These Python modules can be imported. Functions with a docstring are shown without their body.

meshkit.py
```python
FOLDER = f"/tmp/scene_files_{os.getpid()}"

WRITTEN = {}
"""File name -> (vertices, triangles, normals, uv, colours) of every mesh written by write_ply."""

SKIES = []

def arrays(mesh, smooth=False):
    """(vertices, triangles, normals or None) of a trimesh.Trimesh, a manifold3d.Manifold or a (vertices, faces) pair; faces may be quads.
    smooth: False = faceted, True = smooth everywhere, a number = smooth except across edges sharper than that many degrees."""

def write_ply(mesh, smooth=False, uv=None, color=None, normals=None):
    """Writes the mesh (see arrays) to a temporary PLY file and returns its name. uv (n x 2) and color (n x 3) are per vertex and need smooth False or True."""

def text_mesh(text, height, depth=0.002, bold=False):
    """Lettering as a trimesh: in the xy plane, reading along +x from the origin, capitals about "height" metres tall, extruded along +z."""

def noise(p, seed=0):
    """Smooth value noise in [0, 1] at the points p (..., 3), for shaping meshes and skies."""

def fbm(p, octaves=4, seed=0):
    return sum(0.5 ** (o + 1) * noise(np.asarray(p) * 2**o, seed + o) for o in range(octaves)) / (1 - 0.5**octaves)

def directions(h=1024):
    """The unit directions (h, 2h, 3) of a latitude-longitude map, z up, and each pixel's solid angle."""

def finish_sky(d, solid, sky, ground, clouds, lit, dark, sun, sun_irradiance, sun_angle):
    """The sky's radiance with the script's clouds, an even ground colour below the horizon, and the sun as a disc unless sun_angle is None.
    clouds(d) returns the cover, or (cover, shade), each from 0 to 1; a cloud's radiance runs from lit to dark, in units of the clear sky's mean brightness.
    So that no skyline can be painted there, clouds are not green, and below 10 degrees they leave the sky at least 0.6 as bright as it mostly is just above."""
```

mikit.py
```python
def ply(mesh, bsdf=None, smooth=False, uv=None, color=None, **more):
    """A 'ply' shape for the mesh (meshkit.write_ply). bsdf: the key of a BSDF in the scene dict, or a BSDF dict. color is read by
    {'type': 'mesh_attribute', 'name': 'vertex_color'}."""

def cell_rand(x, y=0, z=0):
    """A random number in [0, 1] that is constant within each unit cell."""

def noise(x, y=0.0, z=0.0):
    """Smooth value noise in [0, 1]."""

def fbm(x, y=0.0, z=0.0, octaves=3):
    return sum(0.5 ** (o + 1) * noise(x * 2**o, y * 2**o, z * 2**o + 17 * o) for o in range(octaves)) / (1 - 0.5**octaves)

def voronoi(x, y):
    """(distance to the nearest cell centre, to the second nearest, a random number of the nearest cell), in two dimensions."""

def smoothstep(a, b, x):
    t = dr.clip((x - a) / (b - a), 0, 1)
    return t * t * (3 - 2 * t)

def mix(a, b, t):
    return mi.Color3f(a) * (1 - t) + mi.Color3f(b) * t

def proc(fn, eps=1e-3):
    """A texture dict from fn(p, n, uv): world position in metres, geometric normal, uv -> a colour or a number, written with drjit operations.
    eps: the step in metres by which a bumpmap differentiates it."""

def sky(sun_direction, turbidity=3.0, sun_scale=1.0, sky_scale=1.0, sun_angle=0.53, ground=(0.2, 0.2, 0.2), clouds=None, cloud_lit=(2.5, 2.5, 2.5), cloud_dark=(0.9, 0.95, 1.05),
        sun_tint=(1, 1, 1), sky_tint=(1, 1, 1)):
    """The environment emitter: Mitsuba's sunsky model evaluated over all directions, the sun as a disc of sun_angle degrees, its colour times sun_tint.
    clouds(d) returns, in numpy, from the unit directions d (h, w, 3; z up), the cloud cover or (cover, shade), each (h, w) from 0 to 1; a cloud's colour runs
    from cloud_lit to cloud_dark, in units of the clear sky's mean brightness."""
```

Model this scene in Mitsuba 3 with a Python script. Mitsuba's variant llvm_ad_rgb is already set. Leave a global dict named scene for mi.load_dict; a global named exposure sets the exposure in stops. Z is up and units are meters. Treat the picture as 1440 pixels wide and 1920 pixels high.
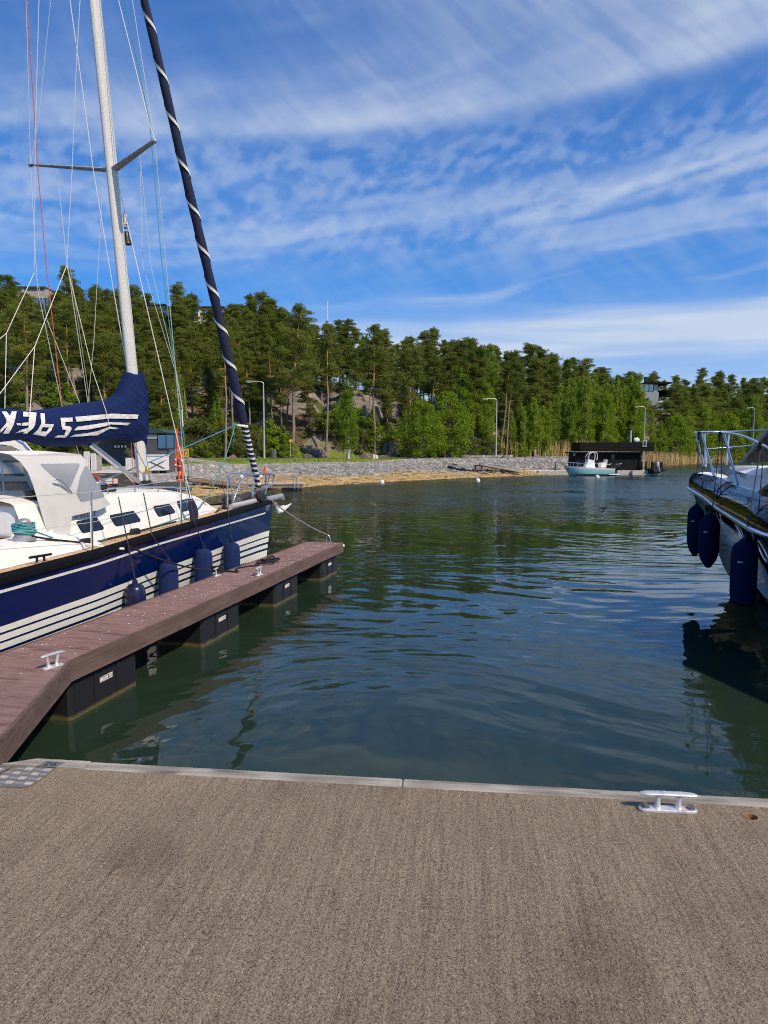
import math, random
import numpy as np
import trimesh, manifold3d
import drjit as dr
import mitsuba as mi
import mikit, meshkit
from mikit import proc, noise, fbm, voronoi, smoothstep, mix, cell_rand
from shapely.geometry import Polygon, Point, LineString

T = mi.ScalarTransform4f
PI = math.pi
scene, labels = {}, {}

# ---------------------------------------------------------------- camera, sky, exposure
# world: x to the right, y away over the water, z up, water surface at z = 0; units metres
EYE = np.array([0.0, 0.0, 2.1])
PITCH = math.atan(112.0 / 1331.0)
FOC = 1331.0                                     # focal length in pixels of a 1440 x 1920 picture
scene['camera'] = {'type': 'perspective', 'fov': math.degrees(2 * math.atan(720.0 / FOC)), 'fov_axis': 'x',
                   'near_clip': 0.05, 'far_clip': 3000.0,
                   'to_world': T().look_at(origin=EYE.tolist(), target=[0, math.cos(PITCH), 2.1 - math.sin(PITCH)], up=[0, 0, 1])}
SUN = np.array([0.62, -0.60, 0.80])
exposure = 1.5


def clouds(d):
    """Fair weather cirrus: combed fibres in long bands, a field of small ripples, and thin layers low over the hills."""
    x, y, z = d[..., 0], d[..., 1], np.maximum(d[..., 2], 0.0)
    A, E = np.degrees(np.arctan2(x, y)), np.degrees(np.arcsin(np.clip(z, 0, 1)))
    ss = lambda a, b, t: np.clip((t - a) / (b - a), 0, 1) ** 2 * (3 - 2 * np.clip((t - a) / (b - a), 0, 1))

    def f(a, b, s, o=5):
        return meshkit.fbm(np.stack([a, b, np.full_like(a, 3.7 * s)], -1), o, s)

    def fibres(deg, along, across, s, o=5):
        """Noise drawn out along a direction of the (azimuth, elevation) plane."""
        c, n = math.cos(math.radians(deg)), math.sin(math.radians(deg))
        return f((wA * c + wE * n) * along, (-wA * n + wE * c) * across, s, o)

    wA = A + 5.0 * (f(A * .06, E * .09, 1, 3) - .5)
    wE = E + 4.0 * (f(A * .06, E * .09, 2, 3) - .5)
    fine = fibres(-50, .10, .85, 3) * .45 + fibres(-38, .22, 2.4, 4) * .35 + f(A * .5, E * .9, 15, 4) * .20
    silk = fibres(7, .05, .50, 5) * .5 + fibres(12, .14, 1.6, 6) * .3 + f(A * .30, E * .7, 16, 4) * .2
    ridge = lambda e0, slope, w_up, w_dn: np.exp(-np.where(E > e0 + slope * A, (E - e0 - slope * A) / w_up, (e0 + slope * A - E) / w_dn) ** 2)
    big = f(A * .045 + 3, E * .075, 7, 4)
    # two long bands with fibres trailing off their upper side
    b1 = ridge(24.3, .085, 3.4, 1.0) * ss(.34, .60, f(A * .05, E * .02, 8, 3) + .10)
    b2 = ridge(27.0, -.02, 4.2, 1.3) * ss(.50, .30, f(A * .04 + 9, E * .02, 9, 3)) * ss(20, -4, A)
    b3 = ridge(16.2, .13, 1.3, .8) * ss(2, 16, A) * ss(.25, .55, silk)
    top = ss(25, 33, E) * ss(-16, 14, A) * ss(70, 45, E)
    cir = b1 * (.35 + .85 * ss(.28, .72, .5 * fine + .5 * silk)) + b2 * (.15 + 1.1 * ss(.32, .72, fine)) + top * (.26 + .62 * ss(.28, .74, .7 * fine + .3 * big))
    cir = cir + .95 * b3
    gen = ss(.46, .64, big) * (.10 + .75 * ss(.40, .66, .4 * fine + .6 * silk)) * ss(9, 15, E)
    rip = fibres(18, .85, 1.55, 10, 4)
    ripple = .24 * ss(.30, .76, rip) * ss(.34, .50, f(A * .05, E * .09 + 7, 11, 3)) * ss(12.5, 17, E) * ss(26, 21, E)
    lay = f(A * .028, E * .42 + .01 * A, 12, 5)
    low = ss(12.9, 9.8, E) * (.22 + .78 * ss(.34, .56, lay)) * ss(-16, 0, A + 1.5 * (11 - E)) + .25 * ss(12, 6, E)
    mid = .30 * ss(.48, .66, fibres(4, .05, .75, 13)) * ss(8, 11, E) * ss(24, 14, E)
    veil = .02 + .11 * silk
    cover = 1.0
    for c in (np.clip(cir, 0, 1) * .60, np.clip(gen, 0, 1) * .26, ripple, np.clip(low, 0, 1) * .80, mid, veil * ss(75, 30, E)):
        cover = cover * (1 - c)
    return np.clip(1 - cover, 0, .92), np.clip(.05 + .35 * f(A * .3, E * .5, 14, 3), 0, 1)


scene['sky'] = mikit.sky(SUN.tolist(), turbidity=2.6, clouds=clouds, cloud_lit=(2.9, 3.2, 3.6), cloud_dark=(1.8, 2.1, 2.5),
                         sky_tint=(0.15, 0.85, 1.58), ground=(0.12, 0.13, 0.12))

# ---------------------------------------------------------------- helpers


def ray(px, py):
    """Direction, in the world, of a pixel of the 1440 x 1920 photograph (used to survey the place)."""
    a, b = (px - 720.0) / FOC, (960.0 - py) / FOC
    c, s = math.cos(PITCH), math.sin(PITCH)
    return np.array([a, c + b * s, b * c - s])


def at_z(px, py, z):
    r = ray(px, py)
    return EYE + r * ((z - 2.1) / r[2])


def at_y(px, py, y):
    r = ray(px, py)
    return EYE + r * (y / r[1])


class Frame:
    """A boat's own axes: u forward along the keel, v to starboard, w up."""

    def __init__(s, origin, slope):
        s.o = np.array([origin[0], origin[1], 0.0])
        n = math.hypot(slope, 1)
        s.f = np.array([slope / n, 1 / n, 0])
        s.r = np.array([1 / n, -slope / n, 0])
        s.m = np.stack([s.f, s.r, [0, 0, 1.0]])

    def w(s, p):
        return s.o + np.asarray(p, float) @ s.m

    def on_v(s, px, py, v=0.0):
        """Point of the pixel's sight line on the plane v = const, in boat axes."""
        r = ray(px, py)
        t = (v - (EYE - s.o) @ s.r) / (r @ s.r)
        return s.loc(EYE + r * t)

    def on_w(s, px, py, w):
        return s.loc(at_z(px, py, w))

    def on_u(s, px, py, u):
        r = ray(px, py)
        t = (u - (EYE - s.o) @ s.f) / (r @ s.f)
        return s.loc(EYE + r * t)

    def loc(s, p):
        return (np.asarray(p) - s.o) @ s.m.T


counts = {}


def key_for(name):
    """name, name_001, name_002 ... ; a name already used gets the next number."""
    n = counts.get(name, 0)
    counts[name] = n + 1
    return name if n == 0 else f'{name}_{n:03d}'


def sub_key(parent, name):
    return key_for(f'{parent}__{name}')


def tag(key, label=None, cat=None, group=None, kind=None):
    d = labels.setdefault(key, {})
    for k, v in (('label', label), ('category', cat), ('group', group), ('kind', kind)):
        if v:
            d[k] = v
    return key


def thing(name, label, cat, group=None):
    return tag(key_for(name), label, cat, group)


def obj(name, mesh, bsdf, parent=None, smooth=False, **kw):
    key = sub_key(parent, name) if parent else key_for(name)
    scene[key] = mikit.ply(mesh if not isinstance(mesh, MB) else mesh.mesh(), bsdf, smooth=smooth, **kw)
    return key


def struct(name, mesh, bsdf, smooth=False, kind='structure', **kw):
    k = obj(name, mesh, bsdf, None, smooth, **kw)
    return tag(k, kind=kind)


def rotz(a):
    c, s = math.cos(a), math.sin(a)
    return np.array([[c, -s, 0], [s, c, 0], [0, 0, 1.0]])


def norm(a):
    a = np.asarray(a, float)
    return a / (np.linalg.norm(a) + 1e-12)


class MB:
    """Collects pieces of one mesh."""

    def __init__(s):
        s.v, s.f, s.n = [], [], 0

    def add(s, v, f):
        v, f = np.asarray(v, float).reshape(-1, 3), np.asarray(f, int)
        if f.ndim == 2 and f.shape[1] == 4:
            f = np.vstack([f[:, [0, 1, 2]], f[:, [0, 2, 3]]])
        s.v.append(v)
        s.f.append(f + s.n)
        s.n += len(v)
        return s

    def tm(s, m):
        return s.add(m.vertices, m.faces)

    def mesh(s):
        return np.vstack(s.v), np.vstack(s.f)

    def arr(s):
        return s.mesh()

    def box(s, c, size, R=None, bev=0.0):
        """Box about c; with bev its edges are chamfered."""
        hx, hy, hz = np.asarray(size, float) / 2
        if bev <= 0:
            v = np.array([[x, y, z] for x in (-hx, hx) for y in (-hy, hy) for z in (-hz, hz)])
            f = np.array([[0, 1, 3, 2], [4, 6, 7, 5], [0, 4, 5, 1], [2, 3, 7, 6], [0, 2, 6, 4], [1, 5, 7, 3]])
            if R is not None:
                v = v @ np.asarray(R).T
            return s.add(v + c, f)
        b = min(bev, hx * .9, hy * .9, hz * .9)
        pts = np.array([[sx * (hx - b * (k != 0)), sy * (hy - b * (k != 1)), sz * (hz - b * (k != 2))]
                        for sx in (-1, 1) for sy in (-1, 1) for sz in (-1, 1) for k in range(3)])
        m = manifold3d.Manifold.hull_points(pts).to_mesh()
        v = m.vert_properties[:, :3]
        if R is not None:
            v = v @ np.asarray(R).T
        return s.add(v + c, m.tri_verts)

    def tube(s, pts, r, n=8, caps=True, flat=1.0, up=None):
        p = np.asarray(pts, float)
        r = np.broadcast_to(r, (len(p),)).astype(float)
        t = np.gradient(p, axis=0)
        t /= np.linalg.norm(t, axis=1, keepdims=True) + 1e-12
        a0 = np.array(up, float) if up is not None else (np.array([0, 0, 1.0]) if abs(t[0, 2]) < 0.9 else np.array([1.0, 0, 0]))
        A = []
        a = a0
        for k in range(len(p)):
            a = a - (a @ t[k]) * t[k]
            a = a / (np.linalg.norm(a) + 1e-12)
            A.append(a)
        A = np.array(A)
        B = np.cross(t, A)
        g = np.arange(n) * 2 * PI / n
        v = p[:, None] + r[:, None, None] * (np.cos(g)[None, :, None] * A[:, None] + flat * np.sin(g)[None, :, None] * B[:, None])
        i, j = np.meshgrid(np.arange(len(p) - 1), np.arange(n), indexing='ij')
        f = np.stack([i * n + j, i * n + (j + 1) % n, (i + 1) * n + (j + 1) % n, (i + 1) * n + j], -1).reshape(-1, 4)
        s.add(v.reshape(-1, 3), f)
        if caps:
            for e, flip in ((0, True), (len(p) - 1, False)):
                c = np.vstack([v[e], p[e][None]])
                ff = np.array([[q, (q + 1) % n, n] for q in range(n)])
                s.add(c, ff[:, ::-1] if flip else ff)
        return s

    def lathe(s, prof, c, n=20, axis=(0, 0, 1), sx=1.0, sy=1.0):
        """Turned body; prof is a list of (radius, height)."""
        prof = np.asarray(prof, float)
        g = np.arange(n) * 2 * PI / n
        v = np.stack([prof[:, :1] * np.cos(g) * sx, prof[:, :1] * np.sin(g) * sy, np.repeat(prof[:, 1:], n, 1)], -1)
        z = norm(axis)
        x = norm(np.cross([0, 1, 0], z)) if abs(z[1]) < 0.9 else norm(np.cross([1, 0, 0], z))
        y = np.cross(z, x)
        v = v @ np.stack([x, y, z]) + np.asarray(c)
        m = len(prof)
        i, j = np.meshgrid(np.arange(m - 1), np.arange(n), indexing='ij')
        f = np.stack([i * n + j, i * n + (j + 1) % n, (i + 1) * n + (j + 1) % n, (i + 1) * n + j], -1).reshape(-1, 4)
        return s.add(v.reshape(-1, 3), f)

    def grid(s, P, flip=False):
        """Surface through an (m, n, 3) array of points."""
        m, n = P.shape[:2]
        i, j = np.meshgrid(np.arange(m - 1), np.arange(n - 1), indexing='ij')
        f = np.stack([i * n + j, i * n + j + 1, (i + 1) * n + j + 1, (i + 1) * n + j], -1).reshape(-1, 4)
        return s.add(P.reshape(-1, 3), f[:, ::-1] if flip else f)

    def prism(s, poly, depth, M=None, o=(0, 0, 0)):
        """A 2-D outline extruded by depth; M's rows are the axes of the outline's x, its y and the extrusion."""
        g = poly if hasattr(poly, 'exterior') else Polygon(poly)
        m = trimesh.creation.extrude_polygon(g, depth, engine='earcut')
        v = m.vertices @ (np.eye(3) if M is None else np.asarray(M, float)) + np.asarray(o, float)
        return s.add(v, m.faces)

    def ball(s, c, r, sub=2, sc=(1, 1, 1)):
        m = trimesh.creation.icosphere(sub, 1.0)
        return s.add(m.vertices * r * np.asarray(sc) + c, m.faces)

    def xf(s, R, t=(0, 0, 0)):
        s.v = [v @ np.asarray(R).T + t for v in s.v]
        return s


def line_tube(p, q, r, n=6):
    return MB().tube([p, q], r, n)


def sag(p, q, drop, k=12):
    t = np.linspace(0, 1, k)[:, None]
    P = np.asarray(p) * (1 - t) + np.asarray(q) * t
    P[:, 2] -= drop * 4 * t[:, 0] * (1 - t[:, 0])
    return P


def spline(pts, k=40):
    """Smooth curve through points."""
    from scipy.interpolate import PchipInterpolator, CubicSpline
    p = np.asarray(pts, float)
    s = np.r_[0, np.cumsum(np.linalg.norm(np.diff(p, axis=0), axis=1))]
    return CubicSpline(s, p)(np.linspace(0, s[-1], k))


def solid(poly, d):
    return trimesh.creation.extrude_polygon(poly, d, engine='earcut')


# ---------------------------------------------------------------- materials


def two(b):
    return {'type': 'twosided', 'bsdf': b}


def rgb(c):
    return {'type': 'rgb', 'value': list(map(float, c))} if isinstance(c, (tuple, list, np.ndarray)) else c


def mat(key, color, rough=0.5, metal=0.0, spec=0.5, bump=None, bscale=1.0, coat=0.0, sheen=0.0):
    p = {'type': 'principled', 'base_color': rgb(color), 'roughness': rough, 'metallic': metal, 'specular': spec}
    if coat:
        p['clearcoat'] = coat
        p['clearcoat_gloss'] = 0.95
    if sheen:
        p['sheen'] = sheen
    if bump is not None:
        p = {'type': 'bumpmap', 'arbitrary': bump, 'scale': bscale, 'bsdf': p}
    scene[key] = two(p)
    return key


def leafmat(key, color, trans=0.6, rough=0.6):
    scene[key] = {'type': 'principledthin', 'base_color': rgb(color), 'roughness': rough, 'diff_trans': trans, 'spec_trans': 0.0, 'eta': 1.35}
    return key


mat('m_white', (0.80, 0.80, 0.77), 0.25, coat=0.4)
mat('m_offwhite', (0.72, 0.72, 0.66), 0.4)
mat('m_cream', (0.76, 0.75, 0.66), 0.3, coat=0.3)
mat('m_black', (0.012, 0.012, 0.014), 0.35)
mat('m_blackmatt', (0.018, 0.018, 0.02), 0.75, spec=0.25)
mat('m_chrome', (0.86, 0.87, 0.88), 0.14, metal=1.0)
mat('m_steel', (0.68, 0.69, 0.70), 0.30, metal=1.0)
mat('m_greymetal', (0.45, 0.46, 0.47), 0.45, metal=0.6)
mat('m_wire', (0.62, 0.62, 0.60), 0.4, metal=0.3)
mat('m_ropewhite', (0.72, 0.70, 0.66), 0.8)
mat('m_ropered', (0.46, 0.10, 0.09), 0.8)
mat('m_ropeteal', (0.05, 0.28, 0.30), 0.8)
mat('m_ropeblue', (0.08, 0.22, 0.42), 0.8)
mat('m_ropeblack', (0.015, 0.014, 0.018), 0.8)
mat('m_ropegrey', (0.22, 0.22, 0.23), 0.8)
mat('m_orange', (0.72, 0.10, 0.02), 0.5)
mat('m_yellow', (0.80, 0.42, 0.01), 0.5)
mat('m_glassdark', (0.012, 0.014, 0.022), 0.08, coat=0.8)
mat('m_signblue', (0.05, 0.32, 0.75), 0.4)
mat('m_signred', (0.55, 0.07, 0.05), 0.4)
# ================================================================ WATER


def water_h(p, n, uv):
    x, y = p.x, p.y
    wx = x + 0.9 * (noise(x * 0.33, y * 0.33, 1.0) - 0.5) * 2
    wy = y + 0.9 * (noise(x * 0.33, y * 0.33, 9.0) - 0.5) * 2
    h = mi.Float(0)
    rs = np.random.RandomState(5)
    for L, amp in ((2.6, .0026), (1.9, .0028), (1.4, .0027), (1.05, .0026), (0.80, .0022), (0.62, .0018), (0.48, .0014), (0.37, .0011), (0.29, .0008), (0.23, .0006)):
        a = PI / 2 + rs.uniform(-0.75, 0.75)
        k = 2 * PI / L
        ph = rs.uniform(0, 6.28)
        h += amp * dr.sin(k * (math.cos(a) * wx + math.sin(a) * wy) + ph)
    patch = smoothstep(0.30, 0.70, fbm(x * 0.10, y * 0.16, 3.0, octaves=3))
    calm = 0.35 + 0.95 * patch
    far = smoothstep(20.0, 36.0, y + 6 * (noise(x * 0.12, y * 0.12, 5.0) - 0.5))
    fine = (fbm(wx * 3.2, wy * 4.6, 2.0, octaves=3) - 0.5) * 0.030
    near = smoothstep(9.0, 3.5, y)
    cov = smoothstep(9.5, 13.0, y + 3 * (noise(x * 0.25, y * 0.25, 6.0) - 0.5))
    return h * (calm * (1 - 0.35 * near) * (0.74 - 0.34 * cov) + 0.34 * far) + fine * (0.08 + 0.14 * patch + 1.5 * far)


scene['m_water'] = {'type': 'bumpmap', 'arbitrary': proc(water_h, eps=6e-3), 'scale': 1.0,
                    'bsdf': {'type': 'plastic', 'int_ior': 1.333, 'nonlinear': False,
                             'diffuse_reflectance': proc(lambda p, n, uv: mix((0.015, 0.032, 0.017), (0.019, 0.036, 0.024), fbm(p.x * 0.3, p.y * 0.3, octaves=2)))}}
w = MB().grid(np.array([[[x, y, 0.0] for x in np.r_[-900, -300, -60:61:20, 300, 900]] for y in np.r_[-200, -40, 0:81:8, 120, 200, 400, 900]]))
struct('water', w, 'm_water')

# ================================================================ TERRAIN
SHORE = np.array([(-140, -20), (-60, 10), (-34, 22), (-17, 28), (-9, 33.5), (-6.4, 41.7), (-2.6, 47.4), (.8, 51.8), (6.1, 58.2), (10.3, 62), (17, 68), (24, 80), (40, 107), (59, 136), (94, 172), (150, 220), (300, 330)], float)
FOOT = np.array([(-160, 0), (-60, 34), (-34, 44), (-24, 52), (-13, 65), (0, 70), (8, 77.5), (15, 85), (22, 96), (30, 108), (40, 124), (60, 150), (95, 184), (150, 236), (300, 350)], float)


def sdist(P, line):
    """Signed distance of points (n, 2) from a polyline; positive on its left (the land)."""
    best, sign = np.full(len(P), 1e9), np.ones(len(P))
    for a, b in zip(line[:-1], line[1:]):
        d = b - a
        L = d @ d
        t = np.clip(((P - a) @ d) / L, 0, 1)
        q = P - (a + t[:, None] * d)
        dd = np.hypot(q[:, 0], q[:, 1])
        cr = d[0] * (P[:, 1] - a[1]) - d[1] * (P[:, 0] - a[0])
        m = dd < best - 1e-9
        best[m], sign[m] = dd[m], np.sign(cr[m])
    return best * sign


road_c = np.array([(-52, 33), (-34, 42.5), (-24, 50), (-15, 60.5), (-6, 66), (4, 70.2), (12, 76.0), (20, 84), (28, 96)], float)


def ground_raw(P):
    P = np.asarray(P, float).reshape(-1, 2)
    s, t = sdist(P, SHORE), sdist(P, FOOT)
    q = np.c_[P, np.zeros(len(P))]
    base = np.interp(s, [-30, -3, -0.6, 0, 1.6, 8, 11, 40], [-5, -1.2, -0.15, 0.0, 0.34, 1.18, 1.38, 1.55])
    reedy = np.clip((P[:, 0] - 22) / 10, 0, 1)
    base = base * (1 - reedy) + reedy * np.interp(s, [-30, -2, 0, 12, 40], [-5, -.5, 0.0, .4, 1.0])
    hx = np.interp(P[:, 0], [-60, -30, -10, 5, 25, 45, 70, 110, 200], [11.5, 11, 9.0, 8.0, 7.6, 9.0, 11, 12, 13])
    tt = np.maximum(t, 0)
    rise = hx * (1 - np.exp(-tt / 13.0)) + 0.055 * np.minimum(tt, 60)
    rough = (meshkit.fbm(q * 0.16, 4, 21) - 0.5) * 2.2 + (np.abs(meshkit.fbm(q * 0.45, 3, 22) - 0.5)) * 1.6
    stepy = meshkit.fbm(q * np.array([.22, .22, 1]) + 40, 3, 23)
    rise = rise + np.clip(tt / 6, 0, 1) * (rough + 1.5 * (np.clip((stepy - 0.47) * 9, 0, 1) - 0.5))
    z = base + np.maximum(rise, 0)
    z += (meshkit.fbm(q * 0.9, 3, 24) - 0.5) * 0.16 * np.clip((s - 0.5) / 3, 0, 1)
    wr = np.clip((3.6 - np.abs(sdist(P, road_c))) / 1.4, 0, 1)
    z = z * (1 - wr) + 1.50 * wr
    return z


GX, GY = np.arange(-150, 301, 1.1), np.arange(-30, 331, 1.1)
_xx, _yy = np.meshgrid(GX, GY, indexing='ij')
GZ = ground_raw(np.stack([_xx.ravel(), _yy.ravel()], 1)).reshape(_xx.shape)
# the house on the rock at the right stands on a levelled shoulder
from scipy.interpolate import RegularGridInterpolator
_gi = RegularGridInterpolator((GX, GY), GZ, bounds_error=False, fill_value=0.0)


def ground(x, y):
    return float(_gi([[x, y]])[0])


def grounds(P):
    return _gi(np.asarray(P)[:, :2])


V = np.stack([_xx, _yy, GZ], -1)
_s = sdist(V[..., :2].reshape(-1, 2), SHORE).reshape(_xx.shape)
_i, _j = np.meshgrid(np.arange(len(GX) - 1), np.arange(len(GY) - 1), indexing='ij')
_n = len(GY)
_f = np.stack([_i * _n + _j, (_i + 1) * _n + _j, (_i + 1) * _n + _j + 1, _i * _n + _j + 1], -1).reshape(-1, 4)
_keep = (_s.reshape(-1)[_f].max(1) > -4)
_f = _f[_keep]
# vertex colour = what the ground is made of: r gravel, g grass, b straw-strewn shore; none = rock and forest soil
_t = sdist(V[..., :2].reshape(-1, 2), FOOT).reshape(_xx.shape)
_g = meshkit.fbm(V * 0.25, 3, 31)
gravel = np.clip((_s - 1.6) / .8, 0, 1) * np.clip((9.3 + 3.2 * np.clip((V[..., 0] - 1) / 8, 0, 1) - _s) / .8, 0, 1)
grass = np.clip((_s - 9.3) / .8, 0, 1) * np.clip((3.0 - _t + 5 * (_g - .5)) / 2, 0, 1)
grass = np.where(gravel > 0.5, 0, grass)
straw = np.clip((2.2 - _s) / .8, 0, 1)
_col = np.clip(np.stack([gravel, grass, straw], -1).reshape(-1, 3), 0, 1)


def ground_col(p, n, uv):
    """Bare rock, soil and litter of the hillside."""
    f1 = fbm(p.x * 0.5, p.y * 0.5, p.z * 0.7, octaves=4)
    f2 = fbm(p.x * 3.1, p.y * 3.1, p.z * 3.1, octaves=3)
    rock = mix((0.11, 0.105, 0.10), (0.30, 0.255, 0.225), f2)
    soil = mix((0.060, 0.048, 0.030), (0.17, 0.115, 0.078), f2)
    moss = mix((0.035, 0.052, 0.014), (0.085, 0.105, 0.030), f2)
    c = mix(soil, moss, smoothstep(0.45, 0.62, f1))
    return mix(c, rock, smoothstep(0.80, 0.62, n.z + 0.35 * (f1 - 0.5)))


def gravel_col(p, n, uv):
    a, b, r = voronoi(p.x * 4.5, p.y * 4.5)
    return mix((0.16, 0.16, 0.158), (0.42, 0.415, 0.40), r * r) * (0.45 + 0.8 * smoothstep(0.0, 0.35, b - a))


def grass_col(p, n, uv):
    f = fbm(p.x * 1.3, p.y * 1.3, octaves=4)
    return mix((0.08, 0.13, 0.018), (0.22, 0.24, 0.065), f)


def straw_col(p, n, uv):
    f = fbm(p.x * 2.2 + p.y, p.y * 7.0, octaves=4)
    return mix((0.20, 0.125, 0.055), (0.52, 0.37, 0.18), f)



def ground_all(p, n, uv):
    """uv carries the distances from the waterline and from the foot of the hill."""
    wob = (fbm(p.x * 0.6, p.y * 0.6, octaves=3) - 0.5) * 2.4
    sd, td = uv.x, uv.y
    far = dr.clip((p.x - 1.0) / 8.0, 0, 1) * 3.2
    c = mix(straw_col(p, n, uv), gravel_col(p, n, uv), smoothstep(1.5, 2.4, sd + 0.4 * wob))
    c = mix(c, grass_col(p, n, uv), smoothstep(8.9, 9.5, sd - far + 0.3 * wob))
    return mix(c, ground_col(p, n, uv), smoothstep(1.2, 3.0, td + wob))


mat('m_ground', proc(ground_all), 0.95, spec=0.12)
_c = _col[_f].mean(1)
kind = np.where(_c[:, 2] > .5, 3, np.where(_c[:, 0] > .5, 1, np.where(_c[:, 1] > .45, 2, 0)))
_uv = np.stack([_s.ravel(), _t.ravel()], 1)


def pick(k):
    ff = _f[kind == k]
    u, inv = np.unique(ff, return_inverse=True)
    return (V.reshape(-1, 3)[u], inv.reshape(ff.shape)), _uv[u]


for k, nm in enumerate(('hillside', 'gravel_bank', 'grass_verge', 'beach')):
    m, uv_ = pick(k)
    struct(nm, m, 'm_ground', smooth=True, uv=uv_)
# the road along the foot of the hill
_r = spline(np.c_[road_c, np.zeros(len(road_c))], 120)[:, :2]
_tn = np.gradient(_r, axis=0)
_tn /= np.linalg.norm(_tn, axis=1, keepdims=True)
_nn = np.stack([-_tn[:, 1], _tn[:, 0]], 1)
_w = np.linspace(-1.5, 1.5, 5)
_p = _r[:, None] + _nn[:, None] * _w[None, :, None]
_z = np.full(len(_r), 1.56)
struct('road', MB().grid(np.concatenate([_p, np.repeat(_z[:, None, None], 5, 1)], -1)), mat('m_road', proc(lambda p, n, uv: mix((0.22, 0.21, 0.20), (0.33, 0.32, 0.30), fbm(p.x, p.y, octaves=4))), 0.95), smooth=True)

# ================================================================ LOOSE COVER (stuff)
rng = np.random.default_rng(11)


def scatter(n, xr, yr, ok, seed):
    r = np.random.default_rng(seed)
    P = np.stack([r.uniform(*xr, n), r.uniform(*yr, n)], 1)
    m = ok(P)
    P = P[m]
    return np.c_[P, grounds(P)]


ICO = trimesh.creation.icosphere(1, 1.0)
OCT = trimesh.creation.icosahedron()


def stones(P, size, seed, flat=0.7):
    r = np.random.default_rng(seed)
    n, k = len(P), len(OCT.vertices)
    v = OCT.vertices[None] * (1 + 0.35 * r.uniform(-1, 1, (n, k, 1)))
    v = v * (size[:, None, None] * r.uniform(0.65, 1.35, (n, 1, 3)))
    a = r.uniform(0, 6.28, n)
    c, s = np.cos(a)[:, None], np.sin(a)[:, None]
    v = np.stack([v[..., 0] * c - v[..., 1] * s, v[..., 0] * s + v[..., 1] * c, v[..., 2] * flat], -1)
    v = v + P[:, None]
    f = (OCT.faces[None] + (np.arange(n) * k)[:, None, None]).reshape(-1, 3)
    return v.reshape(-1, 3), f


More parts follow.
